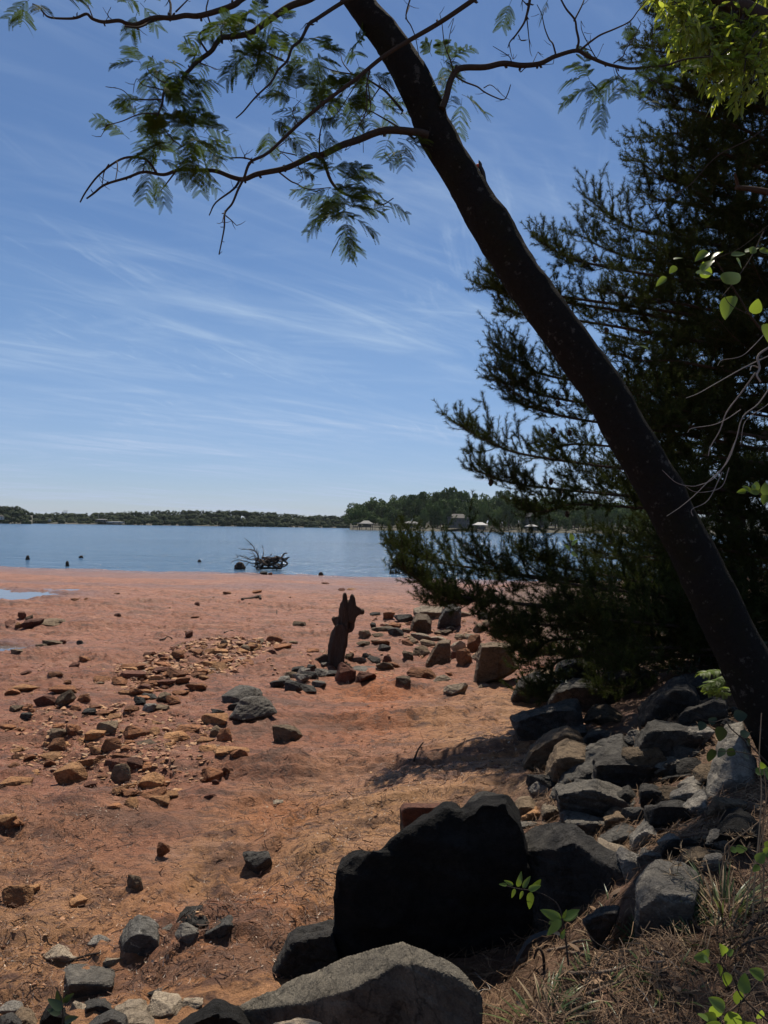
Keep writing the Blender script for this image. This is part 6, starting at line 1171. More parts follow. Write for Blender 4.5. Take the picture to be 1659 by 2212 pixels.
def finb(me):
    n = len(me.vertices); V = np.empty(n * 3); me.vertices.foreach_get('co', V); V = V.reshape(-1, 3)
    me.materials.append(M_FEATH); me.materials.append(M_REDF); dth = np.linalg.norm(V - thr, axis=1) < 126 * pr; left = (V - thr) @ rgt < 45 * pr
    mi = np.array([1 if all(dth[v] and left[v] for v in p.vertices) else 0 for p in me.polygons], dtype=np.int32); me.polygons.foreach_set('material_index', mi)
    me.polygons.foreach_set('use_smooth', np.ones(len(me.polygons), bool)); me.name = 'body'
    b = link('body', me, None, bird); b.matrix_parent_inverse = Matrix.Translation(-Vector(bird.location))
PENDING.append((o, finb)); flush()
for a, b in (((740, 930), (600, 920)), ((860, 1290), (850, 1330))):
    m_ = MB(); p0, p1 = at(*BP(a), bd), at(*BP(b), bd); m_.tube([p0, (p0 + p1) / 2 + [0, 0, .003], p1], [0.0035, 0.0025, 0.002], 6)
    for k in (-1, 0, 1): m_.tube([p1, p1 + np.array([-0.006, 0.003 * k, 0.005 * (1 - abs(k))])], [0.0015, 0.0008], 4, sub=1)
    obj('leg', m_, M_FEATH, bird)

# ---------------------------------------------------------------- ground cover on the bank and flat
def strands(name, label, n, sampler, Lr, Wr, mat, seed, lift=(0.0, 0.02), curl=0.3, dirf=None, cluster=0):
    rg = np.random.default_rng(seed); X, Y = sampler(rg, n); n = len(X)
    a = rg.uniform(0, 2 * np.pi, n) if dirf is None else dirf(rg, X, Y)
    L = rg.uniform(*Lr, n); W_ = rg.uniform(*Wr, n); k = 4; q = np.linspace(-0.5, 0.5, k)
    cu = rg.normal(size=n) * curl
    ang_ = a[:, None] + cu[:, None] * q[None] * 2
    dx = np.cos(ang_) * L[:, None] / (k - 1); dy = np.sin(ang_) * L[:, None] / (k - 1)
    PXs = X[:, None] + np.cumsum(dx, 1) - dx.sum(1, keepdims=True) / 2; PYs = Y[:, None] + np.cumsum(dy, 1) - dy.sum(1, keepdims=True) / 2
    Z = height(PXs.ravel(), PYs.ravel()).reshape(n, k)
    tilt = rg.uniform(*lift, n)[:, None] * (1 + rg.normal(size=(n, 1)) * 0.3) + np.abs(rg.normal(size=(n, 1))) * lift[1] * q[None] * 2 * rg.choice([-1, 1], (n, 1)); Z = Z + np.maximum(tilt, 0) + 0.008
    nx = -np.sin(ang_) * W_[:, None] / 2; ny = np.cos(ang_) * W_[:, None] / 2; nz_ = rg.normal(size=(n, 1)) * W_[:, None] * 0.4
    V = np.stack([np.stack([PXs + nx, PYs + ny, Z + nz_], -1), np.stack([PXs - nx, PYs - ny, Z - nz_], -1)], 2).reshape(-1, 3)
    b = np.arange(n)[:, None, None] * (2 * k) + np.arange(k - 1)[None, :, None] * 2 + np.array([0, 1, 3, 2])[None, None]
    mb = MB(); mb.add(V, b.reshape(-1, 4), np.repeat(rg.random(n), 2 * k)); o = link(name, mb.mesh(name), mat); return tag(o, label, kind='stuff')
M_STRAW = mat_strand('pine_straw', (0.05, 0.028, 0.015), (0.25, 0.155, 0.085))
M_LITTER = mat_strand('plant_litter', (0.055, 0.03, 0.02), (0.19, 0.105, 0.065)); M_PALEBIT = mat_strand('pale_bits', (0.34, 0.24, 0.16), (0.6, 0.5, 0.4))
def s_bank(rg, n):
    X = rg.uniform(-0.6, 4.2, n * 3); Y = rg.uniform(1.3, 7.0, n * 3); s_ = (X - np.interp(Y, TOE_Y, TOE_X)) * 0.85
    dens = sst(0.5, 1.4, s_) * np.where(Y < 3.1, 1.0, 0.55) * (0.35 + 0.65 * (noise2(X * 1.7, Y * 1.7, 51) > -0.15)); k = rg.random(n * 3) < dens; return X[k][:n], Y[k][:n]
strands('pine_straw', 'dry brown pine straw covering the bank at the lower right', 26000, s_bank, (0.06, 0.17), (0.0014, 0.003), M_STRAW, 1, (0.0, 0.028), 0.35)
def s_flat(rg, n):
    u = rg.uniform(0, 1659, n * 2); v = 1180 + 1030 * rg.random(n * 2) ** 1.1; d = 2.6 * F / (v - 1138); X = (u - 829.5) / F * d * 1.05; Y = d
    s_ = (X - np.interp(Y, TOE_Y, TOE_X)); k = (s_ < 0.9) & (Y > 2.2) & (Y < 36) & (noise2(X * 1.3, Y * 0.9, 61) + 0.6 * noise2(X * 4, Y * 3, 62) > rg.normal(size=n * 2) * 0.5 - 0.15); return X[k][:n], Y[k][:n]
strands('plant_litter', 'dark scraps of reed and twig scattered over the red clay', 16000, s_flat, (0.02, 0.09), (0.0018, 0.005), M_LITTER, 2, (0.0, 0.014), 0.8, lambda rg, X, Y: rg.normal(size=len(X)) * 0.7)
strands('dry_chips', 'pale dry specks of bark and shell over the red clay', 5000, s_flat, (0.008, 0.022), (0.002, 0.005), M_PALEBIT, 3, (0.0, 0.01), 0.6)

# fallen leaves
lb = MB(); rg = np.random.default_rng(44); X, Y = s_bank(rg, 620); Z = height(X, Y)
for x, y, z in zip(X, Y, Z):
    a = rg.uniform(0, 6.28); leaf(lb, np.array([x, y, z + rg.uniform(0.012, 0.03)]), np.array([math.cos(a), math.sin(a), rg.normal() * 0.25]), np.array([rg.normal() * 0.4, rg.normal() * 0.4, 1]), rg.uniform(0.03, 0.075), rg.uniform(0.014, 0.03), rg.random(), rg.uniform(-0.5, 0.5), seg=4, fold=rg.uniform(-0.5, 0.5))
tag(link('leaf_litter', lb.mesh('leaf_litter'), mat_strand('dead_leaf', (0.06, 0.034, 0.018), (0.27, 0.165, 0.09), 0.7, 0.3)), 'curled brown dead leaves fallen over the straw on the bank', kind='stuff')
# grass tufts
def tuft(x, y, n, L, spread, label, seed, dry=0.3, wide=0.012, name='grass_tuft', upb=0.8, mat=None):
    p, d = ground(x, y); root = empty(name, p, label, 'grass tuft', 'grass tufts on the bank'); rg = np.random.default_rng(seed); mb = MB(); db = MB()
    for i in range(n):
        a = rg.uniform(0, 6.28); r_ = spread * math.sqrt(rg.random()) * 0.4; b = p + np.array([math.cos(a) * r_, math.sin(a) * r_, -0.01]); b[2] = hz(b[0], b[1]) - 0.01
        dv = np.array([math.cos(a) * rg.uniform(0.2, 1.0), math.sin(a) * rg.uniform(0.2, 1.0), upb * rg.uniform(0.5, 1.3)])
        t_ = db if rg.random() < dry else mb
        leaf(t_, b, dv, np.array([math.cos(a) * -0.6, math.sin(a) * -0.6, 0.8]), L * rg.uniform(0.5, 1.1), wide * rg.uniform(0.5, 1.2), rg.random(), rg.uniform(0.15, 0.6), seg=6)
    obj('blades', mb, mat or M_GRASS, root)
    if db.v: obj('dry_blades', db, M_DRYSTALK, root)
tuft(1405, 2030, 70, 0.11, 0.24, 'low broad leaved grass tuft among straw, below the flat grey stone', 1); tuft(1180, 2195, 70, 0.12, 0.24, 'wide leafed grass tuft at the bottom edge beside the long slab', 2, 0.2, 0.012)
tuft(1560, 1970, 70, 0.19, 0.2, 'tall green grass tuft by the dry stalks on the right', 3, 0.25, 0.011, upb=1.4); tuft(1330, 1985, 36, 0.12, 0.25, 'sparse thin grass tuft left of the flat grey stone', 4, 0.5, 0.007); tuft(1450, 2015, 45, 0.1, 0.28, 'half dried grass tuft right of the low broad leaved one', 5, 0.6, 0.008)
tuft(168, 2130, 26, 0.05, 0.1, 'tiny green weed beside the large flat faced grey rock', 6, 0.2, 0.012, upb=0.5); tuft(1590, 2020, 45, 0.15, 0.3, 'dry straw coloured grass tuft at the right edge', 7, 0.9, 0.006, upb=1.0); tuft(700, 1410, 14, 0.12, 0.2, 'thin green grass tuft growing among the stump rocks', 8, 0.2, 0.012); tuft(1520, 2080, 40, 0.13, 0.35, 'dry grass tuft left of the thorny vine at the bottom', 9, 0.95, 0.005)
tuft(1535, 2045, 50, 0.12, 0.22, 'green grass tuft between the dry tuft and the thorny vine', 11, 0.15, 0.012); tuft(1285, 2125, 30, 0.09, 0.2, 'small green grass tuft in the straw beside the long brown roots', 12, 0.2, 0.01); tuft(1440, 2120, 34, 0.09, 0.24, 'small green weed tuft in the straw left of the thorny vine', 13, 0.2, 0.013)
# dry stalks at the right edge
def stalks(lines, label, name='dry_stalk', star=()):
    q = max((p for l_ in lines for p in l_[0]), key=lambda p: p[1]); p0, d0 = ground(q[0], q[1]); d0 = min(d0, 3.2); root = empty(name, at(q[0], q[1], d0), label, 'dry stalks'); mb = MB(); rg = np.random.default_rng(int(q[0]))
    for pts, w0, w1 in lines: P, rr_ = bline(pts, w0, w1, d0, d0 + rg.uniform(-0.2, 0.2)); mb.tube(P, rr_, 5, rg.random(), sub=4)
    obj('stem', mb, M_DRYSTALK, root)
    if star:
        lb = MB()
        for x, y in star:
            c = at(x, y, d0)
            for k in range(16):
                dv = rg.normal(size=3); dv[2] = abs(dv[2]) * 0.6; leaf(lb, c, dv, rg.normal(size=3), rg.uniform(0.02, 0.05), 0.004, rg.random(), 0.3, seg=3)
        obj('seed_head', lb, M_DRYSTALK, root)
stalks([([(1625, 2010), (1630, 1900), (1640, 1800), (1645, 1700), (1640, 1640), (1645, 1540)], 4, 2), ([(1640, 2000), (1650, 1900), (1648, 1800), (1655, 1720), (1650, 1660)], 4, 2), ([(1610, 1990), (1620, 1900), (1640, 1830), (1670, 1740)], 3, 1.5), ([(1600, 1950), (1640, 1890), (1680, 1830)], 3, 1.5), ([(1655, 1990), (1640, 1850), (1660, 1700)], 3, 1.5)], 'cluster of tall orange brown dry stalks at the right edge')
stalks([([(1555, 1900), (1565, 1850), (1570, 1825), (1600, 1805), (1640, 1775), (1680, 1740)], 4, 2.5), ([(1640, 1960), (1600, 1890), (1580, 1850), (1572, 1815)], 3, 1.5), ([(1555, 1860), (1600, 1800)], 2, 1.2)], 'grey weed stalk with spiky dry star shaped heads right of the rough black boulder', star=((1578, 1806), (1605, 1808), (1620, 1803), (1612, 1832), (1570, 1862)))
stalks([([(1520, 1915), (1515, 1885), (1490, 1855), (1470, 1840)], 3, 1.5), ([(1435, 1990), (1450, 1940), (1460, 1900), (1470, 1842)], 2, 1.2), ([(1400, 1950), (1430, 1900), (1470, 1845)], 2, 1), ([(1515, 1890), (1483, 1905)], 2.2, 1.5), ([(1540, 1920), (1500, 1880)], 2, 1.2)], 'dry bent weed with spiky leaves leaning over the flat grey stone', star=((1470, 1835), (1445, 1860), (1465, 1870), (1510, 1868), (1490, 1856), (1450, 1890), (1425, 1905), (1440, 1935)))

# sticks and roots
C2 = lambda q: (1026 + q[0] * .2278, 1836 + q[1] * .2278); C1 = lambda q: (1350 + q[0] * .1942, 1782 + q[1] * .1942)
def stick(pts, w0, w1, label, conv=None, name='stick', mat=None, lift=0.012, upright=None, cat='stick'):
    pts = [conv(q) if conv else q for q in pts]; P = []; R_ = []
    g0, d0 = ground(*pts[0])
    for i, q in enumerate(pts):
        if upright: P.append(at(q[0], q[1], d0 + (upright * i / len(pts)))); d = d0
        else:
            g_, d = ground(*q); g_ = g_.copy(); g_[2] += lift; P.append(g_)
        R_.append((w0 + (w1 - w0) * i / (len(pts) - 1)) * d / F / 2)
    mb = MB(); mb.tube(np.array(P), np.array(R_), 8, sub=5); o = obj(name, mb, mat or M_TWIG, None, True); return tag(o, label, cat)
M_ROOTB = mat_bark('brown_root', (0.09, 0.065, 0.05), (0.22, 0.17, 0.13), bump=0.006)
stick([(690, 995), (870, 960), (960, 910), (1150, 905), (1230, 960), (1370, 1090)], 7, 4, 'arched brown root on the straw behind the seedling stem', C2, 'root', M_ROOTB, 0.02, cat='root')
stick([(870, 1000), (1080, 1030), (1250, 1055), (1659, 1100), (1800, 1090)], 8, 4, 'long straight brown root lying across the straw, upper one', C2, 'root', M_ROOTB, 0.015, cat='root')
stick([(820, 1215), (1100, 1212), (1300, 1190), (1450, 1150), (1659, 1170)], 9, 4, 'long thick brown root lying across the straw, lower one', C2, 'root', M_ROOTB, 0.018, cat='root')
stick([(1080, 890), (1200, 885), (1400, 878), (1450, 880)], 5, 2.5, 'thin straight root on the sunlit bare soil of the bank', C2, 'root', M_ROOTB, cat='root')
stick([(980, 1400), (1080, 1200), (1170, 1050), (1240, 960), (1310, 905)], 4, 1.5, 'thin dark twig rising at a slant from the bottom grass tuft', C2, upright=0.25)
stick([(1450, 1140), (1280, 960), (1150, 880), (1050, 770)], 3.5, 1.5, 'thin dark twig leaning over the sunlit bare soil', C2, upright=0.1)
stick([(650, 1180), (655, 1080), (640, 980), (600, 935), (560, 1030)], 7, 5, 'short bent broken root with a pale torn end at the edge of the bank', C2, 'root', M_DEAD, upright=0.05, cat='root')
stick([(1050, 1400), (1200, 1340), (1380, 1280), (1480, 1240)], 6, 3, 'short root in the straw right of the bottom grass tuft', C2, 'root', M_ROOTB, cat='root')
stick([(1700, 1580), (1600, 1400), (1540, 1350), (1500, 1330)], 4, 2, 'pale forked twig on the straw near the bottom edge', C2, mat=M_GREYTWIG); stick([(0, 1420), (70, 1390), (140, 1370), (0, 1220)], 3, 1.5, 'pale thin twig at the right end of the long slab', C2, mat=M_GREYTWIG, lift=0.03)
stick([(600, 1640), (470, 1530), (300, 1430), (0, 1420)], 3.5, 2, 'pale crooked twig on the straw below the low grass tuft', C1, mat=M_GREYTWIG)
stick([(1650, 1090), (1500, 1150), (1420, 1250), (1360, 1370), (1320, 1430)], 14, 9, 'thick black root arching at the right edge near the bottom', C1, 'root', M_DEAD, 0.06, cat='root'); stick([(1650, 1395), (1500, 1410), (1400, 1440), (1270, 1510), (1230, 1600)], 7, 4, 'thin grey black root curving under the thick black one', C1, 'root', M_TWIG, 0.05, cat='root')
stick([(893, 1645), (898, 1632), (904, 1618), (914, 1604)], 5, 2.5, 'short curved stick poking up from the open clay', upright=0.05, mat=M_DEAD); stick([(523, 1297), (545, 1294), (560, 1290), (563, 1296)], 6, 5, 'small dark driftwood log on the far clay below the uprooted tree', mat=M_DEAD, lift=0.04); stick([(597, 1334), (598, 1326), (598, 1318)], 2.5, 1.5, 'small upright twig on the far clay left of the stump', upright=0.0)
stick([(485, 1369), (492, 1366), (500, 1364), (507, 1367)], 4, 2.5, 'short dark stick lying above the rubble spread', mat=M_DEAD, lift=0.02); stick([(345, 1385), (355, 1383), (362, 1378), (372, 1382)], 3.5, 2, 'curled dark twig lying on the clay above the rubble spread', mat=M_DEAD, lift=0.03)
stick([(150, 2083), (185, 2072), (215, 2066)], 6, 4, 'short dark stick beside the grey wedge rock at the lower left', mat=M_DEAD, lift=0.02)
# strip of landscape cloth exposed along the cut edge of the bank
cl = [(390, 1040), (440, 950), (480, 880), (540, 825), (620, 790), (720, 765), (800, 790)]; mb = MB(); A_ = []; B_ = []
for q in cl:
    x, y = C2(q); g_, d = ground(x, y); d = min(d, 2.75); A_.append(at(x, y - 2, d + 0.03)); B_.append(at(x + 2, y + 6, d))
A_, B_ = np.array(A_), np.array(B_); m_ = len(cl); mb.add(np.vstack([A_, B_, A_ + fwd * 0.01 + [0, 0, -0.004], B_ + fwd * 0.01 + [0, 0, -0.004]]), [[i, i + 1, m_ + i + 1, m_ + i] for i in range(m_ - 1)] + [[2 * m_ + i, 3 * m_ + i, 3 * m_ + i + 1, 2 * m_ + i + 1] for i in range(m_ - 1)])
tag(obj('landscape_fabric', mb, mat_plain('grey_cloth', (0.009, 0.009, 0.0095), 0.8, 0.2, 40)), 'torn strip of grey landscape fabric showing along the cut edge of the bank', 'fabric')
rock(572, 1751, 13, 8, 'l', 'tiny white stone on the clay below the rubble, beside a dark hollow'); rock(600, 1740, 22, 12, 'l', 'small pale stone on the clay above the tiny white one')

# ---------------------------------------------------------------- far shores
t = NT('far_soil'); p = t.pos(); far_soil = t.done(t.bsdf(t.mix(t.noise(p, 0.1, 5), (0.028, 0.032, 0.018), (0.055, 0.045, 0.028)), 0.9))
def shore(name, xs, d0, rise, label):
    rows = [(0, -3), (4, 0.1), (12, 1.2), (60, rise * 0.6), (160, rise), (500, rise * 1.2), (520, -3)]; V = []
    rg = np.random.default_rng(3)
    for i, x in enumerate(xs):
        w = noise2(np.array([x / 40.0]), np.array([1.0]), 5)[0] * 8
        for dy, z in rows:
            q = at(x, 1136, d0 + w + dy); V.append([q[0], q[1], WATER + z])
    m = len(rows); Fq = [[i * m + j, (i + 1) * m + j, (i + 1) * m + j + 1, i * m + j + 1] for i in range(len(xs) - 1) for j in range(m - 1)]
    mb = MB(); mb.add(V, Fq); o = link(name, mb.mesh(name, True), far_soil); return tag(o, label, kind='structure')
PD, FD, LD = 440.0, 735.0, 620.0
shore('far_land', np.linspace(756, 2400, 80), PD, 7, 'low wooded point across the lake'); shore('far_land', np.linspace(-400, 1100, 60), FD, 8, 'far wooded shore across the lake'); shore('far_land', np.linspace(-500, 70, 20), LD, 9, 'wooded rise on the far shore at the left edge')
M_TREES = []
for i, (a, b) in enumerate((((0.05, 0.088, 0.024), (0.095, 0.14, 0.038)), ((0.04, 0.07, 0.022), (0.075, 0.11, 0.032)), ((0.065, 0.105, 0.028), (0.12, 0.165, 0.042)))): M_TREES.append(mat_leaf('far_leaves', a, b, (0.05, 0.08, 0.02), 0.2, 0.7, 0.15))
def crown_mesh(seed, n=2600, lobes=22, fs=0.045):
    rg = np.random.default_rng(seed); c = rg.normal(size=(lobes, 3)) * np.array([0.24, 0.24, 0.2]); c[:, 2] = np.clip(c[:, 2] + 0.05, -0.36, 0.36); r_ = rg.uniform(0.11, 0.2, lobes); tn = rg.uniform(0, 1, lobes)
    k = rg.integers(0, lobes, n); u = nrmz(rg.normal(size=(n, 3))); P = c[k] + u * (r_[k] * rg.uniform(0.7, 1.05, n))[:, None]
    a = nrmz(rg.normal(size=(n, 3))); N = nrmz(u + 0.7 * rg.normal(size=(n, 3))); a = nrmz(np.cross(N, a)); b = np.cross(N, a); s_ = fs * rg.uniform(0.5, 1.2, (n, 1))
    V = np.stack([P - a * s_, P + b * s_ * .7, P + a * s_, P - b * s_ * .7], 1).reshape(-1, 3)
    mb = MB(); mb.add(V, np.arange(n * 4).reshape(-1, 4), np.repeat(np.clip(tn[k] * 0.7 + rg.uniform(0, 0.3, n), 0, 1), 4)); return mb.mesh('crown')
CR = [[], [], []]
for s_ in range(5):
    for j in range(3):
        m = crown_mesh(s_ * 7 + 1, 2400); m.materials.append(M_TREES[j]); CR[j].append(m)
tb = MB(); tb.tube([[0, 0, -0.05], [0.01, 0, 0.25], [0, 0.01, 0.62]], [0.022, 0.017, 0.008], 6); TM = tb.mesh('trunk', True); TM.materials.append(M_PBARK)
SKYX = [752, 757, 775, 792, 815, 834, 855, 880, 909, 949, 989, 1007, 1017, 1031, 1050, 1073, 1085, 1111, 1130, 1145, 1170, 1200, 1260, 1330, 1500]
SKYY = [1112, 1098, 1084, 1084, 1080, 1077, 1075, 1070, 1071, 1063, 1058, 1068, 1077, 1068, 1069, 1077, 1063, 1062, 1075, 1080, 1078, 1074, 1082, 1086, 1088]
def far_tree(px, ytop, d, wpx, j, lab, grp, rg):
    q = at(px, 1136, d); zb = WATER + float(np.interp(d - PD, [0, 4, 12, 60, 160], [-0.5, 0.1, 1.2, 4.2, 7])); zt = at(px, ytop, d)[2]; h = zt - zb; w = wpx * d / F
    r_ = empty('tree', (q[0], q[1], zb), lab, 'tree', grp); t_ = link('trunk', TM, None, r_); t_.scale = (h, h, h)
    c = link('crown', CR[j][rg.integers(5)], None, r_); c.location = (0, 0, h * 0.53); c.scale = (w * 1.2, w * 1.2, h * 1.12); c.rotation_euler = (0, 0, rg.uniform(0, 6.28))
rg = np.random.default_rng(12); L_ = ['tall rounded green tree of the skyline row on the wooded point across the lake', 'dark dense tree of the middle row on the wooded point across the lake', 'lighter green tree of the front row at the water on the wooded point']
G_ = ['skyline trees on the point', 'middle trees on the point', 'front trees on the point']
for x in np.arange(764, 1420, 17.0):
    px = x + rg.uniform(-4, 4); yt = np.interp(px, SKYX, SKYY) + rg.uniform(-1, 6); far_tree(px, yt, PD + rg.uniform(70, 120), rg.uniform(30, 44), int(rg.integers(0, 2)), L_[0], G_[0], rg)
for x in np.arange(760, 1420, 17.0):
    px = x + rg.uniform(-5, 5); yt = np.interp(px, SKYX, SKYY); yt = yt + (1140 - yt) * rg.uniform(0.12, 0.42); far_tree(px, yt, PD + rg.uniform(32, 60), rg.uniform(22, 34), int(rg.integers(0, 2)), L_[1], G_[1], rg)
for x in np.arange(765, 1420, 22.0):
    px = x + rg.uniform(-7, 7); yt = np.interp(px, SKYX, SKYY); yt = yt + (1140 - yt) * rg.uniform(0.3, 0.68)
    if 966 < px < 1012 and int(px) % 3: continue
    far_tree(px, yt, PD + rg.uniform(14, 28), rg.uniform(15, 25), int(rg.integers(0, 3)), L_[2], G_[2], rg)
for px, yt in ((966, 1096), (981, 1112), (1012, 1098)): far_tree(px, yt, PD + 9, 15, 1, L_[2], G_[2], rg)
# woods on the far shore read as one mass
mb = MB(); rg = np.random.default_rng(33)
LX = [-300, 0, 35, 53, 74, 127, 195, 240, 323, 390, 480, 575, 650, 750, 1100]; LY = [1092, 1093.6, 1092.7, 1099.5, 1109, 1107, 1109, 1107, 1104, 1102.5, 1103, 1106, 1113, 1115, 1120]
Vc = [];
def far_crown(px, yt, yb, d, w, tn):
    c = at(px, (yt + yb) / 2, d); n = 70; u = nrmz(rg.normal(size=(n, 3))); u[:, 1] = -np.abs(u[:, 1]); rx, rz = w * d / F / 2, (yb - yt) * d / F / 2
    P = c + u * np.array([rx, rx, rz]) * (0.85 + 0.25 * rg.random((n, 1))) ; a = nrmz(np.cross(u, rg.normal(size=(n, 3)))); b = np.cross(u, a); s_ = rx * 0.42 * rg.uniform(0.6, 1.2, (n, 1))
    mb.add(np.stack([P - a * s_, P + b * s_ * .8, P + a * s_, P - b * s_ * .8], 1).reshape(-1, 3), np.arange(n * 4).reshape(-1, 4), np.repeat(np.clip(tn + rg.normal(size=n) * 0.2, 0, 1), 4))
for row, (dd_, n, fr) in enumerate(((95, 190, 0.0), (60, 200, 0.22), (34, 220, 0.45), (14, 220, 0.68))):
    for i in range(n):
        px = -60 + 900 * (i + rg.random()) / n; left = px < 62; d = (LD if left else FD) + dd_ + rg.uniform(-12, 12); yt = np.interp(px, LX, LY); yb = horiz(px) + 6; yt = yt + (yb - yt) * np.clip(fr + rg.normal() * (0.1 if row else 0.02), 0, 0.8) + rg.uniform(-1.6, 2.5); far_crown(px, yt, min(yt + rg.uniform(10, 24), yb + 3), d, rg.uniform(7, 17), rg.random() * 0.8)
tag(link('far_woodland', mb.mesh('far_woodland'), mat_leaf('woodland_leaves', (0.02, 0.032, 0.014), (0.042, 0.058, 0.022), (0.03, 0.05, 0.012), 0.15, 0.8, 0.1)), 'dark band of far woods along the opposite shore', kind='stuff')

# boathouses, houses, pylon
M_ROOFG = mat_plain('grey_roof', (0.10, 0.10, 0.098), 0.7, 0.1, 2); M_ROOFW = mat_plain('white_roof', (0.2, 0.2, 0.195), 0.6, 0.06, 2); M_WOODD = mat_plain('dock_wood', (0.09, 0.075, 0.06), 0.85, 0.3, 1); M_WALLB = mat_plain('beige_wall', (0.13, 0.115, 0.095), 0.8, 0.1, 1); M_WALLW = mat_plain('white_wall', (0.38, 0.375, 0.36), 0.7, 0.05, 1); M_GLASS = mat_plain('dark_glass', (0.02, 0.022, 0.025), 0.15, 0.1, 1, 0.5); M_ROOFD = mat_plain('brown_roof', (0.05, 0.046, 0.042), 0.8, 0.2, 2)
def hip(mb, c, w, dp, h, ridge=0.35, th=0.25):
    x, y, z = c; a, b = w / 2, dp / 2; r_ = w * ridge / 2
    V = [[x - a, y - b, z], [x + a, y - b, z], [x + a, y + b, z], [x - a, y + b, z], [x - r_, y, z + h], [x + r_, y, z + h], [x - a, y - b, z - th], [x + a, y - b, z - th], [x + a, y + b, z - th], [x - a, y + b, z - th]]
    mb.add(V, [[0, 1, 5, 4], [2, 3, 4, 5], [6, 7, 1, 0], [7, 8, 2, 1], [8, 9, 3, 2], [9, 6, 0, 3], [9, 8, 7, 6]]); mb.add(V, [[1, 2, 5], [3, 0, 4]])
def boathouse(x0, x1, yap, yev, ydeck, d, label, roofmat, deck=None, annex=None):
    xc = (x0 + x1) / 2; c = at(xc, yev, d); w = (x1 - x0) * d / F; zdk = at(xc, ydeck, d)[2]; dp = w * 0.8
    r_ = empty('boathouse', (c[0], c[1], WATER), label, 'boathouse', 'boathouses on the point')
    mb = MB(); hip(mb, c, w, dp, (yev - yap) * d / F, 0.3); obj('roof', mb, roofmat, r_)
    for sx in (-0.44, 0, 0.44):
        for sy in (-0.42, 0.42): mb = MB(); mb.tube([[c[0] + sx * w, c[1] + sy * dp, WATER - 1.5], [c[0] + sx * w, c[1] + sy * dp, c[2] - 0.2]], [0.16, 0.14], 8, sub=1); obj('post', mb, M_WOODD, r_)
    mb = MB(); a, b = deck or (x0, x1); wa = (b - a) * d / F; ca = at((a + b) / 2, ydeck, d); mb.box((ca[0], ca[1] - 0.3, zdk), (wa, dp * 1.05, 0.3)); obj('deck', mb, M_WOODD, r_)
    mb = MB(); n = max(3, int(wa / 2.5))
    for i in range(n + 1): mb.box((ca[0] - wa / 2 + wa * i / n, ca[1] - 0.3 - dp * 0.5, zdk + 0.55), (0.1, 0.1, 0.8))
    mb.box((ca[0], ca[1] - 0.3 - dp * 0.5, zdk + 1.0), (wa, 0.12, 0.1)); obj('railing', mb, M_WOODD, r_)
    for i in range(n + 1): mb = MB(); mb.tube([[ca[0] - wa / 2 + wa * i / n, ca[1] - dp * 0.45, WATER - 1.5], [ca[0] - wa / 2 + wa * i / n, ca[1] - dp * 0.45, zdk - 0.15]], [0.17, 0.15], 8, sub=1); obj('piling', mb, M_WOODD, r_)
    mb = MB(); mb.box((c[0] + w * 0.1, c[1] + dp * 0.1, (zdk + c[2]) / 2 - 0.2), (w * 0.5, dp * 0.4, (c[2] - zdk) * 0.62)); obj('boat_lift', mb, M_GLASS if annex is None else M_WALLB, r_)
    if annex:
        a, b, ya = annex; ca2 = at((a + b) / 2, ya, d); wa2 = (b - a) * d / F; mb = MB(); mb.box((ca2[0], ca2[1], ca2[2]), (wa2, dp * 0.8, 0.35)); obj('annex_roof', mb, roofmat, r_)
        for k in (-0.45, 0.45): mb = MB(); mb.tube([[ca2[0] + k * wa2, ca2[1] - dp * 0.35, zdk], [ca2[0] + k * wa2, ca2[1] - dp * 0.35, ca2[2]]], [0.14, 0.14], 6, sub=1); obj('post', mb, M_WOODD, r_)
boathouse(775, 807, 1124.5, 1131, 1138.5, 428, 'grey boathouse with flat roofed annex at the left tip of the wooded point', M_ROOFG, (763, 848), (763.5, 781, 1129.5))
boathouse(868, 909.5, 1126, 1130.5, 1140.5, 430, 'wide boathouse with a low pale roof, second from the tip of the wooded point', M_ROOFG, (866, 912)); boathouse(1021, 1053, 1128, 1134, 1144.5, 424, 'boathouse with a pale pointed roof right of the columned house', M_ROOFW, (1018, 1058)); boathouse(1135, 1161, 1132.5, 1137, 1146, 420, 'boathouse with a white roof glimpsed between pine boughs', M_ROOFW)
def house(x0, x1, yr, ye, yb, d, label, wall, roof, cols=0, wins=4, name='house'):
    xc = (x0 + x1) / 2; c = at(xc, ye, d); w = (x1 - x0) * d / F; zb = at(xc, yb, d)[2]; dp = min(w * 0.7, 12); r_ = empty(name, (c[0], c[1], zb), label, 'house')
    mb = MB(); mb.box((c[0], c[1], (zb + c[2]) / 2), (w * 0.94, dp, c[2] - zb)); obj('wall', mb, wall, r_)
    mb = MB(); hip(mb, (c[0], c[1], c[2] + 0.25), w * 1.04, dp * 1.1, (ye - yr) * d / F, 0.45); obj('roof', mb, roof, r_)
    for i in range(wins):
        for fl in ((0.28, 0.72) if c[2] - zb > 4 else (0.5,)):
            mb = MB(); mb.box((c[0] - w * 0.40 + w * 0.80 * i / max(1, wins - 1), c[1] - dp / 2 - 0.03, zb + (c[2] - zb) * fl), (w * 0.11, 0.1, (c[2] - zb) * (0.28 if c[2] - zb > 4 else 0.4))); obj('window', mb, M_GLASS, r_)
    for i in range(cols):
        xx = c[0] - w * 0.3 + w * 0.6 * i / (cols - 1); mb = MB(); mb.tube([[xx, c[1] - dp / 2 - 1.2, zb], [xx, c[1] - dp / 2 - 1.2, c[2]]], [0.22, 0.2], 8, sub=1); obj('column', mb, wall, r_)
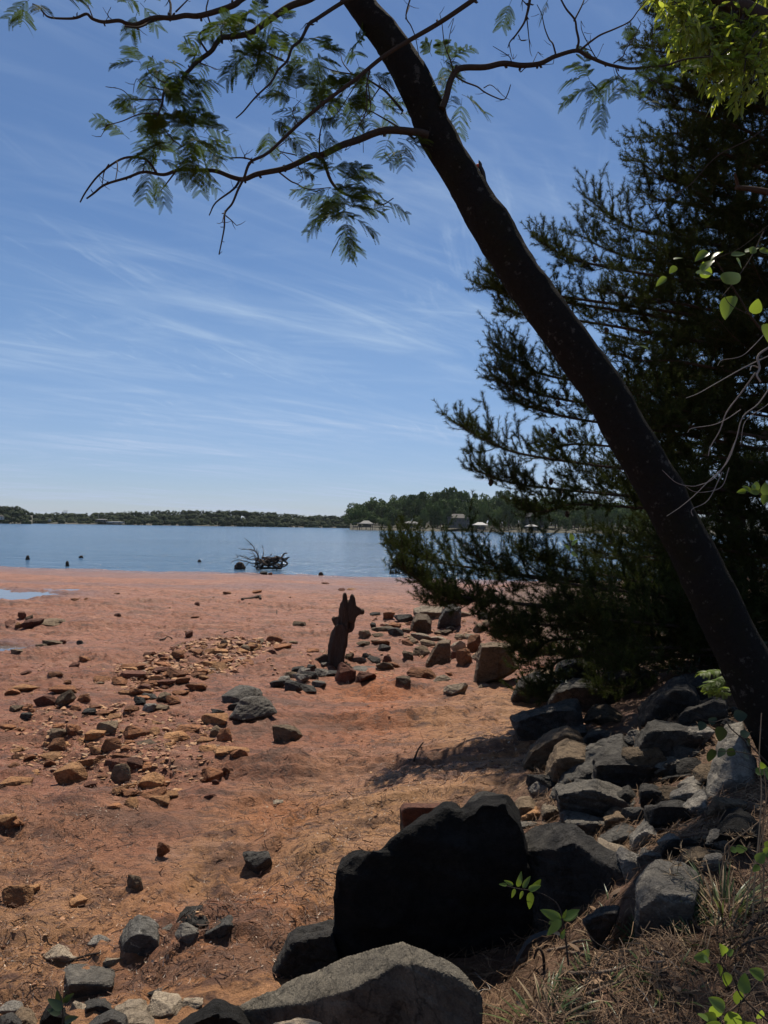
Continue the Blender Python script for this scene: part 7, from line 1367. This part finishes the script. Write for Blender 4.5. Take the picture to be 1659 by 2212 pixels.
house(965, 1014, 1111, 1120, 1141, 452, 'beige two storey house with white columns among the trees on the wooded point', M_WALLB, M_ROOFD, 4, 5); house(1134, 1172, 1100, 1118, 1140, 462, 'house with a grey pointed roof behind the pine boughs on the point', M_WALLB, M_ROOFG, 0, 4)
house(-6, 7, 1112.5, 1116, 1122.5, 628, 'small white house at the left edge on the far shore', M_WALLW, M_ROOFD, 0, 2); house(209, 231, 1121.5, 1123, 1128, 742, 'low dark roofed house in front of the far woods, left of centre', M_WALLB, M_ROOFG, 0, 4); house(105, 110, 1121, 1123, 1127, 742, 'tiny pale shed in front of the far woods at the left', M_WALLW, M_ROOFG, 0, 1); house(137, 140.5, 1123.5, 1125, 1128, 742, 'tiny white shed between the pale shed and the low house on the far shore', M_WALLW, M_ROOFG, 0, 1); house(233, 266, 1126.8, 1127.6, 1130.3, 738, 'long low white dock shed at the water of the far shore', M_WALLW, M_ROOFW, 0, 3)
py = empty('power_pylon', at(262 * .54, 1112, 1400), 'faint lattice power pylon rising above the far woods', 'pylon'); mb = MB(); d = 1400; k = 0.108 * 0.54
Pq = lambda x, y: at(x, y, d)
for a, b in (((139.5, 1115), (140.5, 1102.5)), ((144, 1115), (143, 1102.5)), ((136, 1107), (147.5, 1107)), ((137, 1104), (146.5, 1104)), ((139.5, 1110), (144, 1107)), ((144, 1110), (139.5, 1107)), ((138.5, 1102.2), (138.5, 1104)), ((145.5, 1102.2), (145.5, 1104))): mb.tube([Pq(*a), Pq(*b)], [0.33, 0.33], 5, sub=1)
py.location = tuple(Pq(141.7, 1118)); obj('lattice', mb, mat_plain('steel', (0.2, 0.21, 0.22), 0.5, 0.05, 1), py)

# ---------------------------------------------------------------- air
t = NT('haze_air'); pv = t.n('ShaderNodeVolumePrincipled'); pv.inputs['Density'].default_value = 0.000035; pv.inputs['Color'].default_value = (0.82, 0.9, 1.0, 1); pv.inputs['Anisotropy'].default_value = 0.1; t.l(pv.outputs[0], t.out.inputs['Volume'])
mb = MB(); mb.box((0, 700, 22), (3600, 1640, 62)); hz_ = link('haze', mb.mesh('haze'), t.m); tag(hz_, 'thin summer haze over the lake', kind='stuff')
